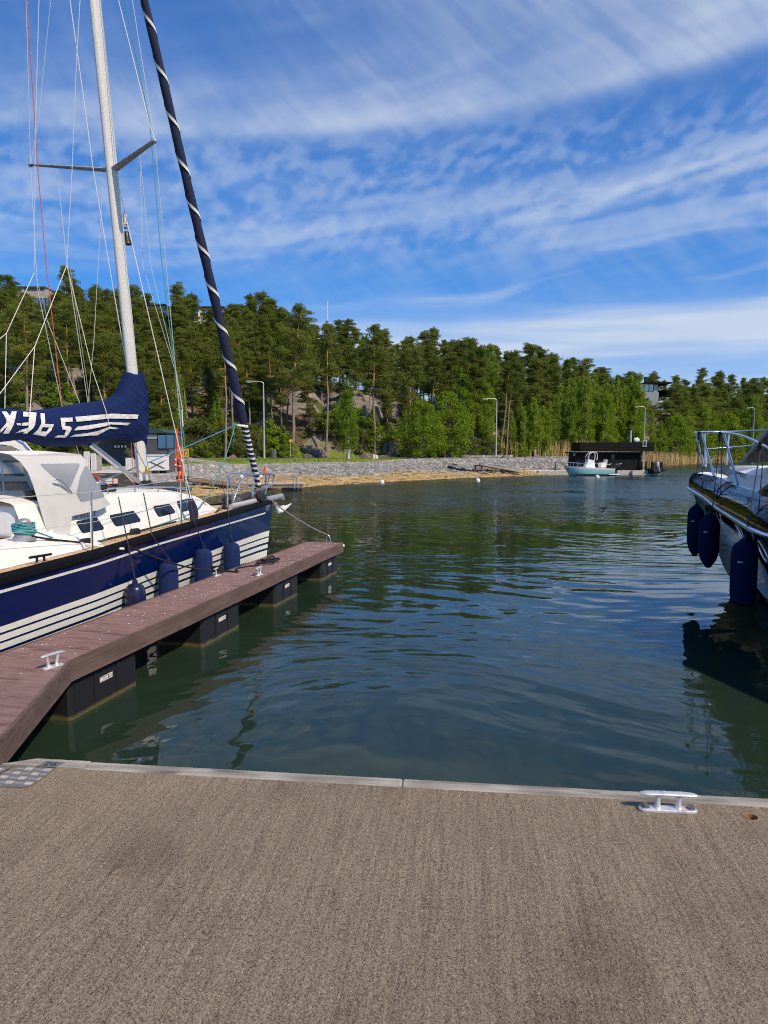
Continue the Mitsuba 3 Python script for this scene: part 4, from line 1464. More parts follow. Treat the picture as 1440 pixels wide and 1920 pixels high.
obj('vang_tube', MB().tube([v0_ * .45 + v1_ * .55, v1_], .030, 12), 'm_greymetal', vk, smooth=True)
obj('vang_rope', MB().tube([cp(203, 858), cp(250, 904)], .006, 5), 'm_ropewhite', vk)

# furled headsail on its stay
f0, f1 = cp(490, 934), cp(270, -2)
fd = norm(f1 - f0)
f2 = f1 + fd * 1.2
Ls = float(np.linalg.norm(f2 - f0))
fy = lambda py: f0 + fd * (np.linalg.norm(cp(np.interp(py, [-2, 934], [270, 490]), py) - f0))
stay = obj('forestay', MB().tube([f0, f2], .008, 6), 'm_steel', Y)
s0 = float(np.linalg.norm(fy(800) - f0))
rr_ = lambda s: np.interp(s, [s0, s0 + .15, s0 + 1.0, Ls], [.045, .082, .080, .050])
ss_ = np.linspace(s0, Ls, 60)
sail = obj('headsail', MB().tube([f0 + fd * s for s in ss_], rr_(ss_) * (1 + .05 * np.sin(ss_ * 9)), 16, flat=.85), mat('m_navysail', proc(lambda p, n, uv: mix((0.009, 0.013, 0.042), (0.017, 0.023, 0.062), fbm(p.x * 5, p.y * 5, p.z * 2, octaves=3))), .8), Y, smooth=True)
e1 = norm(np.cross(fd, [0, 1, 0.2]))
e2 = np.cross(fd, e1)
hel = []
sw = np.linspace(s0 + .1, Ls, 240)
for s in sw:
    a = -2 * PI * (s - s0) / .60 + 1.2
    row = []
    for da in (-.34, 0, .34):
        row.append(f0 + fd * s + (e1 * math.cos(a + da) + e2 * math.sin(a + da) * 1.0) * (rr_(s) * 1.06 + .003))
    hel.append(row)
obj('white_edge', MB().grid(np.array(hel)), 'm_patch', sail, smooth=True)
# lower part: striped sock over the furler foil
lo_r = lambda s: np.interp(s, [0, .25, s0], [.030, .045, .062])
sk = obj('striped_sock', MB().tube([f0 + fd * s for s in np.linspace(.12, s0 + .05, 20)], lo_r(np.linspace(.12, s0 + .05, 20)), 14), 'm_navysail', sail, smooth=True)
nr = 13
for k in range(nr):
    t = k / (nr - 1)
    s_a = .14 + (s0 - .22) * t ** .85
    wdt = np.interp(t, [0, .3, 1], [.062, .035, .032])
    sa = np.linspace(s_a, s_a + wdt, 3)
    tilt = MB()
    ring = []
    for s in sa:
        g = np.linspace(0, 2 * PI, 17)
        ring.append([f0 + fd * (s + .018 * math.cos(q)) + (e1 * math.cos(q) + e2 * math.sin(q)) * (lo_r(s) + .004) for q in g])
    obj('white_band', tilt.grid(np.array(ring)), 'm_patch', sk, smooth=True)
dr_ = S.w([-.72, .20, 1.30])
dk_ = obj('furler_drum', MB().lathe([(0, -.05), (.075, -.05), (.08, -.035), (.05, -.03), (.05, .03), (.08, .035), (.075, .05), (0, .05)], dr_, 18, axis=S.r * .8 - S.f * .2 + [0, 0, .1]), 'm_black', Y, smooth=35)
obj('red_line', MB().lathe([(.052, -.025), (.064, 0), (.052, .025)], dr_, 16, axis=S.r * .8 - S.f * .2 + [0, 0, .1]), 'm_ropered', dk_, smooth=True)
cl_ = cp(441, 797)
obj('clew', MB().ball(cl_, .035, 2, (1, 1, .8)), 'm_ropeteal', Y)
obj('clew_patch', MB().tube([cl_, fy(800) + S.r * .05], [.012, .03], 8), 'm_patch', Y)

# stanchions, life lines, pulpit


def on_edge(px, py, d):
    """Point of the deck edge, shifted outwards by d, on a sight line: (u, v)."""
    v = .8
    for _ in range(40):
        q = S.on_v(px, py, v)
        v = .6 * v + .4 * (float(beam(q[0])) + d)
    return float(q[0]), v


stn = []
for (bx, by), (tx_, ty_) in (((173, 1038), (166, 943)), ((340, 997), (333, 924)), ((427, 965), (426, 907))):
    u, v = on_edge(bx, by, -.05)
    h = .60
    a_, b_ = S.w([u, v, sheer_z(u)]), S.w([u, v + .01, sheer_z(u) + h])
    stn.append((a_, b_))
    obj('stanchion', MB().tube([a_, a_ * .94 + b_ * .06, b_], [.020, .013, .0125], 9), 'm_chrome', Y, smooth=True)
far_l = S.w([-9.1, 1.78, 1.72])
tops = [far_l] + [b for a, b in stn] + [cp(453, 897, .30)]
mids = [far_l - [0, 0, .30]] + [(a + b) / 2 for a, b in stn] + [cp(450, 915, .33)]
ll = MB().tube(np.array(tops), .0035, 5)
obj('life_line', ll, 'm_wire', Y)
obj('life_line', MB().tube(np.array(mids), .003, 5), 'm_wire', Y)
pul = MB()
A = [S.w([-1.15, .30, 1.19]), S.w([-1.0, .30, 1.72]), S.w([-.7, .27, 1.78]), S.w([-.05, .13, 1.80]), S.w([.06, .06, 1.72])]
pb = lambda pts: pul.tube(np.array(pts), .0125, 8)
pb([cp(438, 938, .28), cp(453, 896, .28), cp(459, 892, .27), cp(496, 888, .02), cp(499, 892, -.02), cp(498, 912, -.05)])
pb([cp(474, 943, .16), cp(475, 897, .16)])
pb([cp(494, 938, .06), cp(507, 889, .02), cp(514, 891, -.10), cp(511, 909, -.14), cp(500, 912, -.05), cp(441, 918, .1)])
pb([cp(438, 938, .28), S.w([-1.0, -.30, 1.74]), cp(496, 888, -.1)])
obj('pulpit', pul, 'm_chrome', Y, smooth=True)
for px, py, v in ((453, 894, .28), (489, 894, -.1)):
    obj('pulpit_light', MB().ball(cp(px, py, v), .034, 2), 'm_offwhite', Y, smooth=True)
# spinnaker pole in its dark sleeve along the foredeck, grey tube along the toe rail
obj('spinnaker_pole', MB().tube([cp(430, 945, .10), cp(470, 927, .05), cp(501, 912, 0)], [.052, .055, .040], 12), mat('m_pole', proc(lambda p, n, uv: mix((.035, .037, .042), (.16, .165, .17), smoothstep(.45, .6, fbm(p.x * 4, p.y * 4, p.z * 4, octaves=3)))), .6), Y, smooth=True)
obj('grey_tube', MB().tube([S.w([-1.95, .38, 1.235]), S.w([-.75, .10, 1.245])], .042, 10), mat('m_greytube', (.40, .42, .46), .5), Y, smooth=True)
# bow roller with anchor wrapped in clear foil
bw = MB().tube([S.w([-.25, .02, 1.23]), S.w([.32, .02, 1.27])], [.055, .05], 10).tube([S.w([.30, .02, 1.27]), S.w([.40, .02, 1.20])], [.055, .03], 10)
obj('bow_roller', bw, 'm_greymetal', Y, smooth=True)
an = obj('anchor', MB().tube([S.w([.05, .03, 1.14]), S.w([.12, .05, .98]), S.w([.55, .10, 1.10])], [.03, .05, .012], 8).box(S.w([.28, .05, 1.02]), (.30, .16, .02), S.m.T @ np.array([[.94, 0, -.34], [0, 1, 0], [.34, 0, .94]])), mat('m_foil', (.62, .66, .66), .25, spec=.6), Y, smooth=40)

# cockpit side: coaming, seat moulding, winch with teal sheet
co = MB()
# coaming: long moulded box along the starboard side, behind the coachroof
_ku = np.linspace(-9.1, -5.75, 24)
sec = []
for u in _ku:
    z0 = sheer_z(u) + .015
    h = np.interp(u, [-9.1, -6.9, -6.2, -5.75], [.17, .165, .15, .05])
    vo = np.interp(u, [-9.1, -7.5, -6.2, -5.75], [1.52, 1.58, 1.30, 1.18])
    vi = vo - np.interp(u, [-9.1, -6.2, -5.75], [.42, .40, .22])
    sec.append([(u, vo + .10, z0), (u, vo + .03, z0 + h * .55), (u, vo - .03, z0 + h * .94), (u, vo - .08, z0 + h), (u, vi, z0 + h), (u, vi - .03, z0 + h * .9), (u, vi - .05, z0 - .3)])
sec = np.array(sec)
co.grid(S.w(sec.reshape(-1, 3)).reshape(sec.shape), flip=False)
e_ = sec[-1]
co.add(S.w(e_), [[0, 1, 6], [1, 2, 6], [2, 3, 6], [3, 4, 6], [4, 5, 6]])
ckk = obj('cockpit_coaming', co, 'm_gelcoat', Y, smooth=45)
msec = sec * [1, -1, 1]
obj('cockpit_coaming', MB().grid(S.w(msec.reshape(-1, 3)).reshape(msec.shape), flip=True), 'm_gelcoat', Y, smooth=45)
# wheel pedestal moulding behind the winch
hb0 = S.on_v(22, 1000, .95)
bx = np.array([cp(18, 1010, .98), cp(29, 950, .98), cp(80, 944, .98), cp(112, 1012, .98)])
bl = S.loc(bx)
out = Polygon([(p[0], p[2]) for p in bl]).buffer(-.04).buffer(.04, 4)
obj('companionway_moulding', MB().prism(out, .62, np.stack([S.f, [0, 0, 1.0], -S.r]), S.w([0, 1.00, 0])), 'm_gelcoat', Y, smooth=40)
wq = S.on_v(46, 1011, 1.40)
wq[2] = sheer_z(wq[0]) + .20
wc = S.w(S.on_w(46, 1009, wq[2]))
ws_ = .74
wpf = np.array([(.135, -.03), (.135, .012), (.115, .03), (.115, .045), (.10, .06), (.088, .12), (.098, .175), (.10, .19), (.075, .2), (.07, .215), (.04, .235), (0, .24)]) * [ws_, ws_ * 1.05]
wn = obj('winch', MB().lathe(wpf, wc, 24), 'm_greymetal', Y, smooth=40)
rt = []
for k in range(150):
    a = k * .29
    zz = .045 + .085 * (k / 150) + .014 * math.sin(k * .53)
    rt.append(wc + np.array([math.cos(a) * (.092 + .006 * math.sin(k * .9)), math.sin(a) * (.092 + .006 * math.sin(k * .9)), zz]))
obj('coiled_sheet', MB().tube(np.array(rt), .011, 6), 'm_ropeteal', wn, smooth=True)
# small second winch on the moulding
obj('winch', MB().lathe([(.10, -.02), (.10, .01), (.075, .03), (.07, .09), (.085, .13), (.08, .145), (0, .15)], cp(61, 946, .80), 20), 'm_black', Y, smooth=40)
obj('jib_car', MB().box(cp(158, 1019, 1.25), (.20, .09, .10), S.m.T, .02), 'm_black', Y, smooth=30)
obj('jib_track', MB().tube([cp(150, 1024, 1.22), cp(330, 978, .98)], .012, 5), 'm_black', Y)
obj('jib_car', MB().box(cp(253, 998, 1.08), (.14, .07, .09), S.m.T, .02), 'm_black', Y, smooth=30)
mc = S.w([-6.9, 1.66, 1.13])
obj('deck_cleat', MB().tube([mc + S.f * .12 + [0, 0, .05], mc - S.f * .12 + [0, 0, .05]], .012, 6).tube([mc + S.f * .04, mc + S.f * .04 + [0, 0, .05]], .012, 6).tube([mc - S.f * .04, mc - S.f * .04 + [0, 0, .05]], .012, 6), 'm_black', Y)

# spray hood
SH = [(-2, 849), (14, 850), (40, 857), (70, 853), (110, 850), (150, 852), (158, 858)]
mat('m_canvas', proc(lambda p, n, uv: mix((0.47, 0.47, 0.47), (0.60, 0.60, 0.59), fbm(p.x * 3, p.y * 3, p.z * 3, octaves=3))), .85, spec=.2)
vs, vt = .92, .74
side_px = [(18, 852), (60, 853), (110, 849), (152, 852), (160, 862), (170, 890), (186, 918), (207, 946), (186, 956), (160, 962), (135, 968), (131, 1006), (126, 1024), (110, 1030), (97, 1021), (86, 990), (74, 950), (62, 910), (52, 885), (38, 866)]
zt, zb = 2.04, 1.35


def hood_v(u, w):
    f = np.clip((np.asarray(w) - 1.12) / (2.06 - 1.12), 0, 1)
    front = np.clip((np.asarray(u) + 5.55) / .75, 0, 1)
    base = 1.13 - .15 * f - .20 * f ** 4 - .30 * front ** 1.5
    q = np.stack(np.broadcast_arrays(np.asarray(u, float) * 5 + np.asarray(w) * 1.2, np.asarray(w, float) * 2.0, 1.0), -1)
    return base + .05 * (meshkit.fbm(q, 3, 41) - .5) * (1.2 - f)


shk = obj('spray_hood', drape(S, hood_v, [Polygon(side_px).buffer(0)], 0.0, sub=4), 'm_canvas', Y, smooth=True)
# roof and front of the hood, spanning the boat
top_px = [(18, 852), (60, 853), (110, 849), (152, 852), (160, 862), (170, 890), (186, 918), (207, 946)]
edge = []
for x, y in top_px:
    v = .9
    for _ in range(12):
        q = S.on_v(x, y, v)
        v = .5 * v + .5 * float(hood_v(q[0], q[2]))
    edge.append(S.on_v(x, y, v))
edge = np.array(edge)
t = np.linspace(1, -1, 21)
span = np.stack([np.stack([edge[:, 0] + .20 * (1 - q * q) * np.linspace(0, 1, len(edge)), edge[:, 1] * q, edge[:, 2] + .03 * (1 - q ** 4) * np.linspace(1, .35, len(edge))], -1) for q in t], 1)
obj('hood_roof', MB().grid(S.w(span[:5].reshape(-1, 3)).reshape(span[:5].shape), flip=True), 'm_canvas', shk, smooth=True)
scene['m_clearvinyl'] = {'type': 'thindielectric', 'int_ior': 1.45, 'specular_transmittance': rgb((.72, .74, .76))}
ns_, nt_ = 21, 33
_si, _ti = np.linspace(0, span.shape[1] - 1, 8 * 4 + 1), np.linspace(4, len(span) - 1, nt_)
from scipy.ndimage import map_coordinates
_T, _S = np.meshgrid(_ti, np.linspace(0, span.shape[1] - 1, 57), indexing='ij')
FR = np.stack([map_coordinates(span[..., k], [_T, _S], order=1) for k in range(3)], -1)
FRW = S.w(FR.reshape(-1, 3)).reshape(FR.shape)
r0 = 32                                                       # first column of the front, below the roof
mid = nt_ // 2
for nm, sl, m_ in (('hood_roof', (slice(None), slice(0, r0 + 3)), 'm_canvas'), ('hood_hem', (slice(None), slice(51, 57)), 'm_canvas'),
                   ('hood_seam', (slice(mid - 2, mid + 3), slice(r0 + 2, 52)), 'm_canvas'), ('hood_seam', (slice(0, 3), slice(r0 + 2, 52)), 'm_canvas'), ('hood_seam', (slice(nt_ - 3, nt_), slice(r0 + 2, 52)), 'm_canvas'),
                   ('front_window', (slice(2, mid - 1), slice(r0 + 2, 52)), 'm_clearvinyl'), ('front_window', (slice(mid + 2, nt_ - 2), slice(r0 + 2, 52)), 'm_clearvinyl')):
    obj(nm, MB().grid(FRW[sl], flip=True), m_, shk, smooth=True)
mat('m_vinyl', proc(lambda p, n, uv: mix((0.16, 0.18, 0.21), (0.34, 0.36, 0.39), fbm(p.x * 3, p.y * 3, p.z * 3, octaves=3))), .16, spec=.6)
obj('side_window', drape(S, hood_v, [rounded([(74, 870), (146, 868.5), (149, 873), (130, 917), (122, 915)], 1.2)], .006, sub=3), 'm_vinyl', shk, smooth=True)
obj('side_window', drape(S, hood_v, [rounded([(160, 872), (164, 876), (196, 931), (170, 937), (151, 941), (143, 925), (150, 892)], 2)], .006, sub=3), 'm_vinyl', shk, smooth=True)
hp = [S.on_v(x, y, .98) for x, y in ((96, 898), (108, 902), (120, 916), (127, 924))]
obj('grab_handle', MB().tube(S.w(np.array(hp) + [0, .05, 0]), .013, 8), 'm_chrome', shk, smooth=True)
obj('hood_patch', drape(S, hood_v, [[(88, 998), (97, 992), (102, 1014), (110, 1027), (98, 1022)]], .006, sub=2), 'm_white', shk)

# the next boat beyond: dark hull and a white canopy arching up behind the spray hood
nbb = thing('canopied_boat', 'boat beyond the yacht at the left edge showing only its white arched canopy', 'boat')
NB = 11.6
prof = [(-60, 808), (-30, 814), (8, 819), (26, 821), (48, 830), (62, 846), (70, 858), (79, 876)]
prof2 = [(-60, 820), (-30, 826), (0, 833), (22, 836), (40, 845), (56, 858), (63, 872), (68, 888)]
A_ = np.array([at_y(x, y, NB + 1.1) for x, y in prof])
B_ = np.array([at_y(x, y, NB) for x, y in prof2])
rows = [A_ * (1 - q) + B_ * q + np.array([0, 0, .05 * math.sin(PI * q)]) for q in np.linspace(0, 1, 9)]
obj('canopy', MB().grid(np.stack(rows, 1), flip=True), 'm_canvas', nbb, smooth=True)
for k in range(0, 7):
    q = k / 7 + .06
    i0 = 1 + int(q * 6)
    P = np.array([r_[min(i0, 7)] for r_ in rows]) + [0, -.004, .006]
    obj('seam', MB().tube(P, .007, 5), 'm_offwhite', nbb)
x0_, x1_ = at_y(-160, 900, NB + .5)[0], at_y(85, 900, NB + .5)[0]
hl = [(x0_, -.3), (x1_ - .5, -.3), (x1_, .70), (x0_, .95)]
obj('hull', MB().prism(Polygon(hl), 1.8, np.stack([[1, 0, 0], [0, 0, 1], [0, 1, 0]]), [0, NB - .3, 0]), 'm_blackmatt', nbb)
for p in (B_[6], B_[2], A_[6]):
    obj('canopy_leg', MB().tube([p, [p[0] + .05, p[1], .8]], .015, 6), 'm_steel', nbb)

# ---------------- rigging: each wire and line a part
rig = 0


def wire(name, pts, r, m):
    obj(name, MB().tube(np.array(pts), r, 5), m, Y)


chain = cp(352, 942, .80)
up = lambda p, q, L: p + norm(p - q) * L
wire('shroud', [chain, tip_s, cp(248, 0, .70), up(cp(248, 0, .70), tip_s, 1.5)], .0045, 'm_wire')
wire('shroud', [tip_s, S.w(S.on_v(280, 232, .88)), cp(222, 0, .45), up(cp(222, 0, .45), tip_s, 1.5)], .0045, 'm_ropewhite')
wire('shroud', [S.w(S.on_v(357, 930, .80)), mast_at(330) + S.r * .06], .0055, 'm_ropewhite')
wire('halyard', [cp(362, 948, .80), cp(335, 750, .78), cp(303, 490, .72), cp(281, 230, .6), cp(233, 0, .45), up(cp(233, 0, .45), cp(281, 230, .6), 1.2)], .0055, 'm_ropeteal')
wire('halyard', [cp(342, 770, .7), cp(330, 700, .66), cp(268, 500, .30), cp(263, 320, .2)], .0032, 'm_wire')
wire('halyard', [cp(343, 770, .7), cp(331, 700, .66), cp(283, 500, .34), cp(262, 290, .2)], .0032, 'm_wire')
wire('halyard', [cp(343, 800, .72), cp(341, 768, .7)], .007, 'm_ropewhite')
chain_p = S.w([mast_u + .0, -.80, 1.2])
wire('shroud', [chain_p, cp(116, 760, -.85), cp(70, 540, -.98), tip_p, cp(49, 0, -.80), up(cp(49, 0, -.8), tip_p, 1.5)], .0045, 'm_wire')
wire('halyard', [cp(116, 758, -.1), cp(87, 500, -.25), cp(72, 330, -.35), cp(50, 0, -.45)], .0055, 'm_ropered')
wire('shroud', [tip_p, cp(72, 225, -.88), cp(95, 0, -.6)], .004, 'm_wire')
wire('lazy_jack', [cp(64, 505, 0), cp(66, 250, 0), cp(73, 0, 0)], .0042, 'm_wire')
wire('lazy_jack', [cp(64, 512, 0), cp(12, 625, 0), cp(-20, 652, 0)], .0042, 'm_ropewhite')
wire('lazy_jack', [cp(64, 512, 0), cp(80, 562, -.1), cp(88, 600, -.2), cp(150, 757, -.2)], .0042, 'm_ropewhite')
wire('lazy_jack', [cp(12, 625, 0), cp(9, 766, .0)], .0045, 'm_ropewhite')
wire('lazy_jack', [cp(125, 498, 0), cp(135, 320, 0), cp(143, 120, 0), cp(150, 0, 0)], .0045, 'm_wire')
wire('lazy_jack', [cp(125, 498, .05), cp(65, 650, .1), cp(0, 738, .15), cp(-20, 758, .15)], .0045, 'm_ropewhite')
wire('lazy_jack', [cp(65, 650, .1), cp(56, 775, .22), cp(54, 795, .245)], .0045, 'm_ropewhite')
wire('lazy_jack', [cp(126, 500, .05), cp(172, 690, .15), cp(200, 775, .235), cp(205, 798, .235)], .0045, 'm_ropewhite')
wire('halyard', [cp(107, 318, -.5), cp(125, 490, -.4), cp(130, 520, -.35), cp(165, 757, -.2)], .0042, 'm_wire')
wire('halyard', [cp(131, 500, -.1), cp(169, 757, -.1)], .0042, mat('m_ropeolive', (.30, .28, .18), .8))
wire('halyard', [cp(193, 335, -.1), cp(176, 640, -.15), cp(165, 755, -.2)], .0035, 'm_wire')
wire('halyard', [cp(131, 0, -.05), cp(145, 100, -.05), cp(175, 320, -.05), cp(205, 500, -.05), cp(239, 695, -.05)], .0055, 'm_ropewhite')
wire('halyard', [mast_at(600) + S.f * .1, mast_at(905) + S.f * .12], .007, 'm_ropeblue')
wire('halyard', [cp(256, 842, .12), cp(259, 900, .12), cp(288, 930, .12)], .006, 'm_ropeblue')
for dx in (0, 10):
    wire('halyard', [cp(246 + dx, 830, .08), cp(252 + dx, 918, .10)], .005, 'm_ropered')
for k in range(4):
    wire('control_line', sag(cp(172 + 3 * k, 888, .30), cp(250 - 6 * k, 922, .18), .05), .006, 'm_ropered')
for k in range(3):
    wire('control_line', [S.w([-3.7, .22 + .05 * k, cab_top(-3.7) + .09]), S.w([-4.75, .42 + .07 * k, cab_top(-4.75) + .10])], .007, ('m_ropeblue', 'm_ropeteal', 'm_ropeblue')[k])
blk = cp(276, 882, .14)
obj('block', MB().ball(blk, .05, 2, (.6, .6, 1.2)), mat('m_brass', (.55, .38, .12), .4, metal=.7), Y)
wire('chain_line', [cp(254, 838, .14), blk, cp(284, 905, .14)], .006, 'm_ropegrey')
# jib sheets
wire('jib_sheet', sag(cl_, cp(190, 902, -.40), .02), .0085, 'm_ropeblue')
wire('jib_sheet', list(sag(cl_, cp(362, 962, .72), .22, 14)) + list(sag(cp(362, 962, .72), cp(256, 997, 1.05), .01, 6)) + [cp(172, 1018, 1.22), cp(120, 1016, 1.25), wc + np.array([.09, .02, .06])], .008, 'm_ropeteal')
wire('mooring_tail', [wc + S.r * .09 + [0, 0, .02], cp(100, 1012, 1.35), cp(150, 1017, 1.32)], .010, 'm_ropeblack')
bag = MB()
bp = [cp(358, 936, .86), cp(361, 950, .86), cp(364, 966, .86), cp(363, 978, .86)]
bag.tube(bp, [.035, .062, .062, .045], 10, flat=.5)
obj('tool_bag', bag, mat('m_bag', (.020, .022, .06), .8), Y, smooth=True)
obj('bag_trim', MB().tube([cp(356, 980, .86), cp(370, 977, .86)], .012, 6), 'm_offwhite', Y)
for px, py, sz in ((425, 938, .10), (422, 951, .07), (430, 942, .06)):
    obj('fore_block', MB().ball(cp(px, py, .33), sz * .75, 2, (1, .8, .9)), 'm_black', Y, smooth=True)
for k in range(2):
    wire('fore_sheet', sag(cp(424 - 6 * k, 943, .38), cp(318 + 22 * k, 1000 - 3 * k, 1.0), .10), .006, 'm_ropeblack')

# ---------------- fenders of the yacht: things hanging over the side
mat('m_fendervinyl', (0.010, 0.014, 0.060), .28, spec=.5)
mat('m_fendercloth', proc(lambda p, n, uv: mix((0.010, 0.022, 0.085), (0.020, 0.036, 0.120), fbm(p.x * 60, p.y * 60, p.z * 60, octaves=2))), .95, spec=.1, sheen=.5)


def smooth_profile(pr, k=40):
    """Rounds off a turned profile."""
    from scipy.interpolate import PchipInterpolator
    s = np.r_[0, np.cumsum(np.linalg.norm(np.diff(pr, axis=0), axis=1))]
    q = PchipInterpolator(s, pr)(np.linspace(0, s[-1], k))
    q[:, 0] = np.clip(q[:, 0], 0, None)
    return q


def fender(label, top, r, L, rope, group=None, vinyl=False, mark=None, pointed=False, cloth='m_fendercloth'):
    k = thing('fender', label, 'fender', group)
    top = np.asarray(top, float)
    if pointed:
        pr = [(0, -L - .03), (r * .28, -L - .02), (r * .42, -L + .02), (r * .66, -L + .06), (r * .86, -L + .13), (r * .98, -L + .24), (r, -L * .55), (r * .99, -.15), (r * .93, -.085), (r * .75, -.035), (r * .45, .0), (r * .25, .03), (0, .04)]
    else:
        pr = [(0, -L), (r * .5, -L + .01), (r * .85, -L + .05), (r * .98, -L + .12), (r, -L * .5), (r * .99, -.12), (r * .90, -.055), (r * .70, -.02), (r * .32, -.002), (r * .2, 0), (0, 0)]
    if pointed == 2:
        pr = [(0, -L), (r * .55, -L + .004), (r * .80, -L + .03), (r * .95, -L + .09), (r, -L + .18)] + pr[7:]
    pr = np.array(pr)[::-1]
    pr = smooth_profile(pr)
    bk = obj('body', MB().lathe(pr[::-1], top, 28), 'm_fendervinyl' if vinyl else cloth, k, smooth=50)
    obj('eye', MB().lathe([(.030, -.015), (.030, .02), (.018, .03), (.016, .06), (0, .062)], top + [0, 0, .01], 12), 'm_fendervinyl', k, smooth=40)
    obj('rope', MB().tube(np.array([top + [0, 0, .06]] + [np.asarray(q) for q in rope]), .0065, 6), mat('m_fenderrope', (.045, .048, .075), .8) if 'm_fenderrope' not in scene else 'm_fenderrope', k)
    return k


GF = None
for lab, (fx, fy_), r, L, (rx, ry), vin in [
    ('bare glossy navy fender, nearest and leftmost of the four on the yacht', (253, 1094), .112, .62, (240, 1029), True),
    ('navy cloth covered fender, second from the left on the yacht', (315, 1054), .118, .66, (285, 1003), False),
    ('navy cloth covered fender, third from the left on the yacht, between two others', (381, 1029), .122, .68, (365, 977), False),
    ('navy cloth covered fender hanging nearest the yacht bow', (434, 1017), .125, .68, (428, 962), False)]:
    v = 1.3
    for _ in range(20):
        q = S.on_v(fx, fy_, v)
        v = .5 * v + .5 * (float(hull_v(q[0], q[2] - .1)) + r + .02)
    top = S.w(S.on_v(fx, fy_, v))
    eu, ev = on_edge(rx, ry, .035)
    hang = S.w([eu, ev, sheer_z(eu) + .01])
    lift = S.w([eu - .03, ev - .08, sheer_z(eu) + .50])
    fender(lab, top, r, L, [hang, lift], GF, vin)

# mooring lines
k = thing('mooring_line', 'grey mooring line from the yacht bow to the hoop on the pontoon end', 'rope')
obj('rope', MB().tube(sag(S.w([-.12, .06, 1.20]), POST_TOP, .05, 14), .013, 7), 'm_ropegrey', k, smooth=True)
k = thing('mooring_line', 'black mooring line from the yacht side to the pontoon cleat, coiled on the planks', 'rope')
o = at_z(408, 1079, ZF) + [0, 0, .03]
qm = on_edge(240, 1032, .03)
pts = list(sag(S.w([qm[0], qm[1], 1.10]), o + [0, 0, .03], .06, 14))
for i in range(70):
    a = i * .36
    pts.append(o + np.array([.07 * math.cos(a), .045 * math.sin(a), .012 + .0012 * i]) + fdir * .015 * math.sin(i * .7))
obj('rope', MB().tube(np.array(pts), .011, 6), 'm_ropeblack', k, smooth=True)
ctr = [(412, 1078), (430, 1073), (445, 1074), (443, 1069), (455, 1065), (478, 1062), (490, 1055), (505, 1051), (514, 1049), (506, 1056), (494, 1058), (500, 1050), (510, 1046), (515, 1052), (502, 1060), (488, 1061), (498, 1054), (522, 1053), (512, 1058), (492, 1056)]
cc = [at_z(x, y, ZF) + [0, 0, .012 + .004 * (i > 8) * (i - 8)] for i, (x, y) in enumerate(ctr)]
obj('rope_end', MB().tube(spline(cc, 120), .012, 6), 'm_ropeblack', k, smooth=True)
k = thing('mooring_line', 'thick pale and black mooring line lashed along the yacht side deck', 'rope')
obj('rope', MB().tube(np.array([cp(160, 1020, 1.34), cp(185, 1024, 1.42), cp(208, 1028, 1.48), cp(232, 1029, 1.53)]), .013, 7), 'm_ropewhite', k, smooth=True)
# ================================================================ MOTORBOAT at the right
K = 1.17                                          # length scale of the motorboat against a 9 m sister
M_ = Frame((4.38 * K, 10.0 * K), -.21)
MY = thing('motorboat', 'glossy black motorboat with white deck and steel bow rail at the right edge', 'motorboat')
Mv = lambda px, py, v: M_.on_v(px, py, v * K)
mq = lambda px, py, v: M_.w(Mv(px, py, v))
mat('m_blackgloss', (0.003, 0.003, 0.004), .06, spec=.18)
nose = Mv(1309, 907, 0.0)
stem = np.array([Mv(x, y, 0.0) for x, y in ((1309, 907), (1315, 938), (1330, 990), (1355, 1060), (1385, 1110), (1410, 1140), (1440, 1167))])
su, sz = np.r_[stem[:, 0], stem[-1, 0] - 1.2, stem[-1, 0] - 6], np.r_[stem[:, 2], -.35, -.55]
_mu = np.array([-6.6, -5.0, -3.54, -3.15, -2.4, -1.64, -.8, -.2, .1, nose[0] / K]) * K
_mb = np.array([1.9, 1.95, 1.82, 1.66, 1.26, .86, .44, .19, .08, .012]) * K
_mz = np.array([1.36, 1.36, 1.38, 1.39, 1.41, 1.44, 1.52, 1.58, 1.62, 2.1 - (2.1 - nose[2]) / K])
_mz = 2.1 - (2.1 - _mz) * K
mbm = lambda u: np.interp(u, _mu, _mb)
mrz = lambda u: np.interp(u, _mu, _mz)
keel = lambda u: np.interp(-u, -su, sz)
us = np.r_[np.linspace(-7.6, -1.2, 34), np.linspace(-1.0, nose[0] - .004, 18)]
t = np.linspace(0, 1, 16)


def mhull(u, t):
    """Port half breadth and height: t = 0 at the rubbing strake, 1 at the keel."""
    b, zr, zk = mbm(u), mrz(u), keel(u)
    zc = np.minimum(zr - .02, np.maximum(zk, np.interp(u, [-7, -3, 0], [.05, .32, 1.2])))
    z = np.where(t < .7, zr + (zc - zr) * (t / .7), zc + (zk - zc) * ((t - .7) / .3))
    kc = np.interp(u, [-7, -4, -1.5, 0], [.93, .85, .60, .45])
    v = np.where(t < .7, b * (1 + (kc - 1) * (t / .7) ** .8), b * kc * np.clip(1 - (t - .7) / .3, 0, 1) ** .9)
    return v, z


hv_, hz_ = mhull(us[:, None], t[None])
U_ = np.repeat(us[:, None], 16, 1)
W3 = lambda u, v, w: M_.w(np.stack(np.broadcast_arrays(u, v, w), -1))
mh = obj('hull', MB().grid(W3(U_, -hv_, hz_)).grid(W3(U_, hv_, hz_), flip=True), 'm_blackgloss', MY, smooth=35)
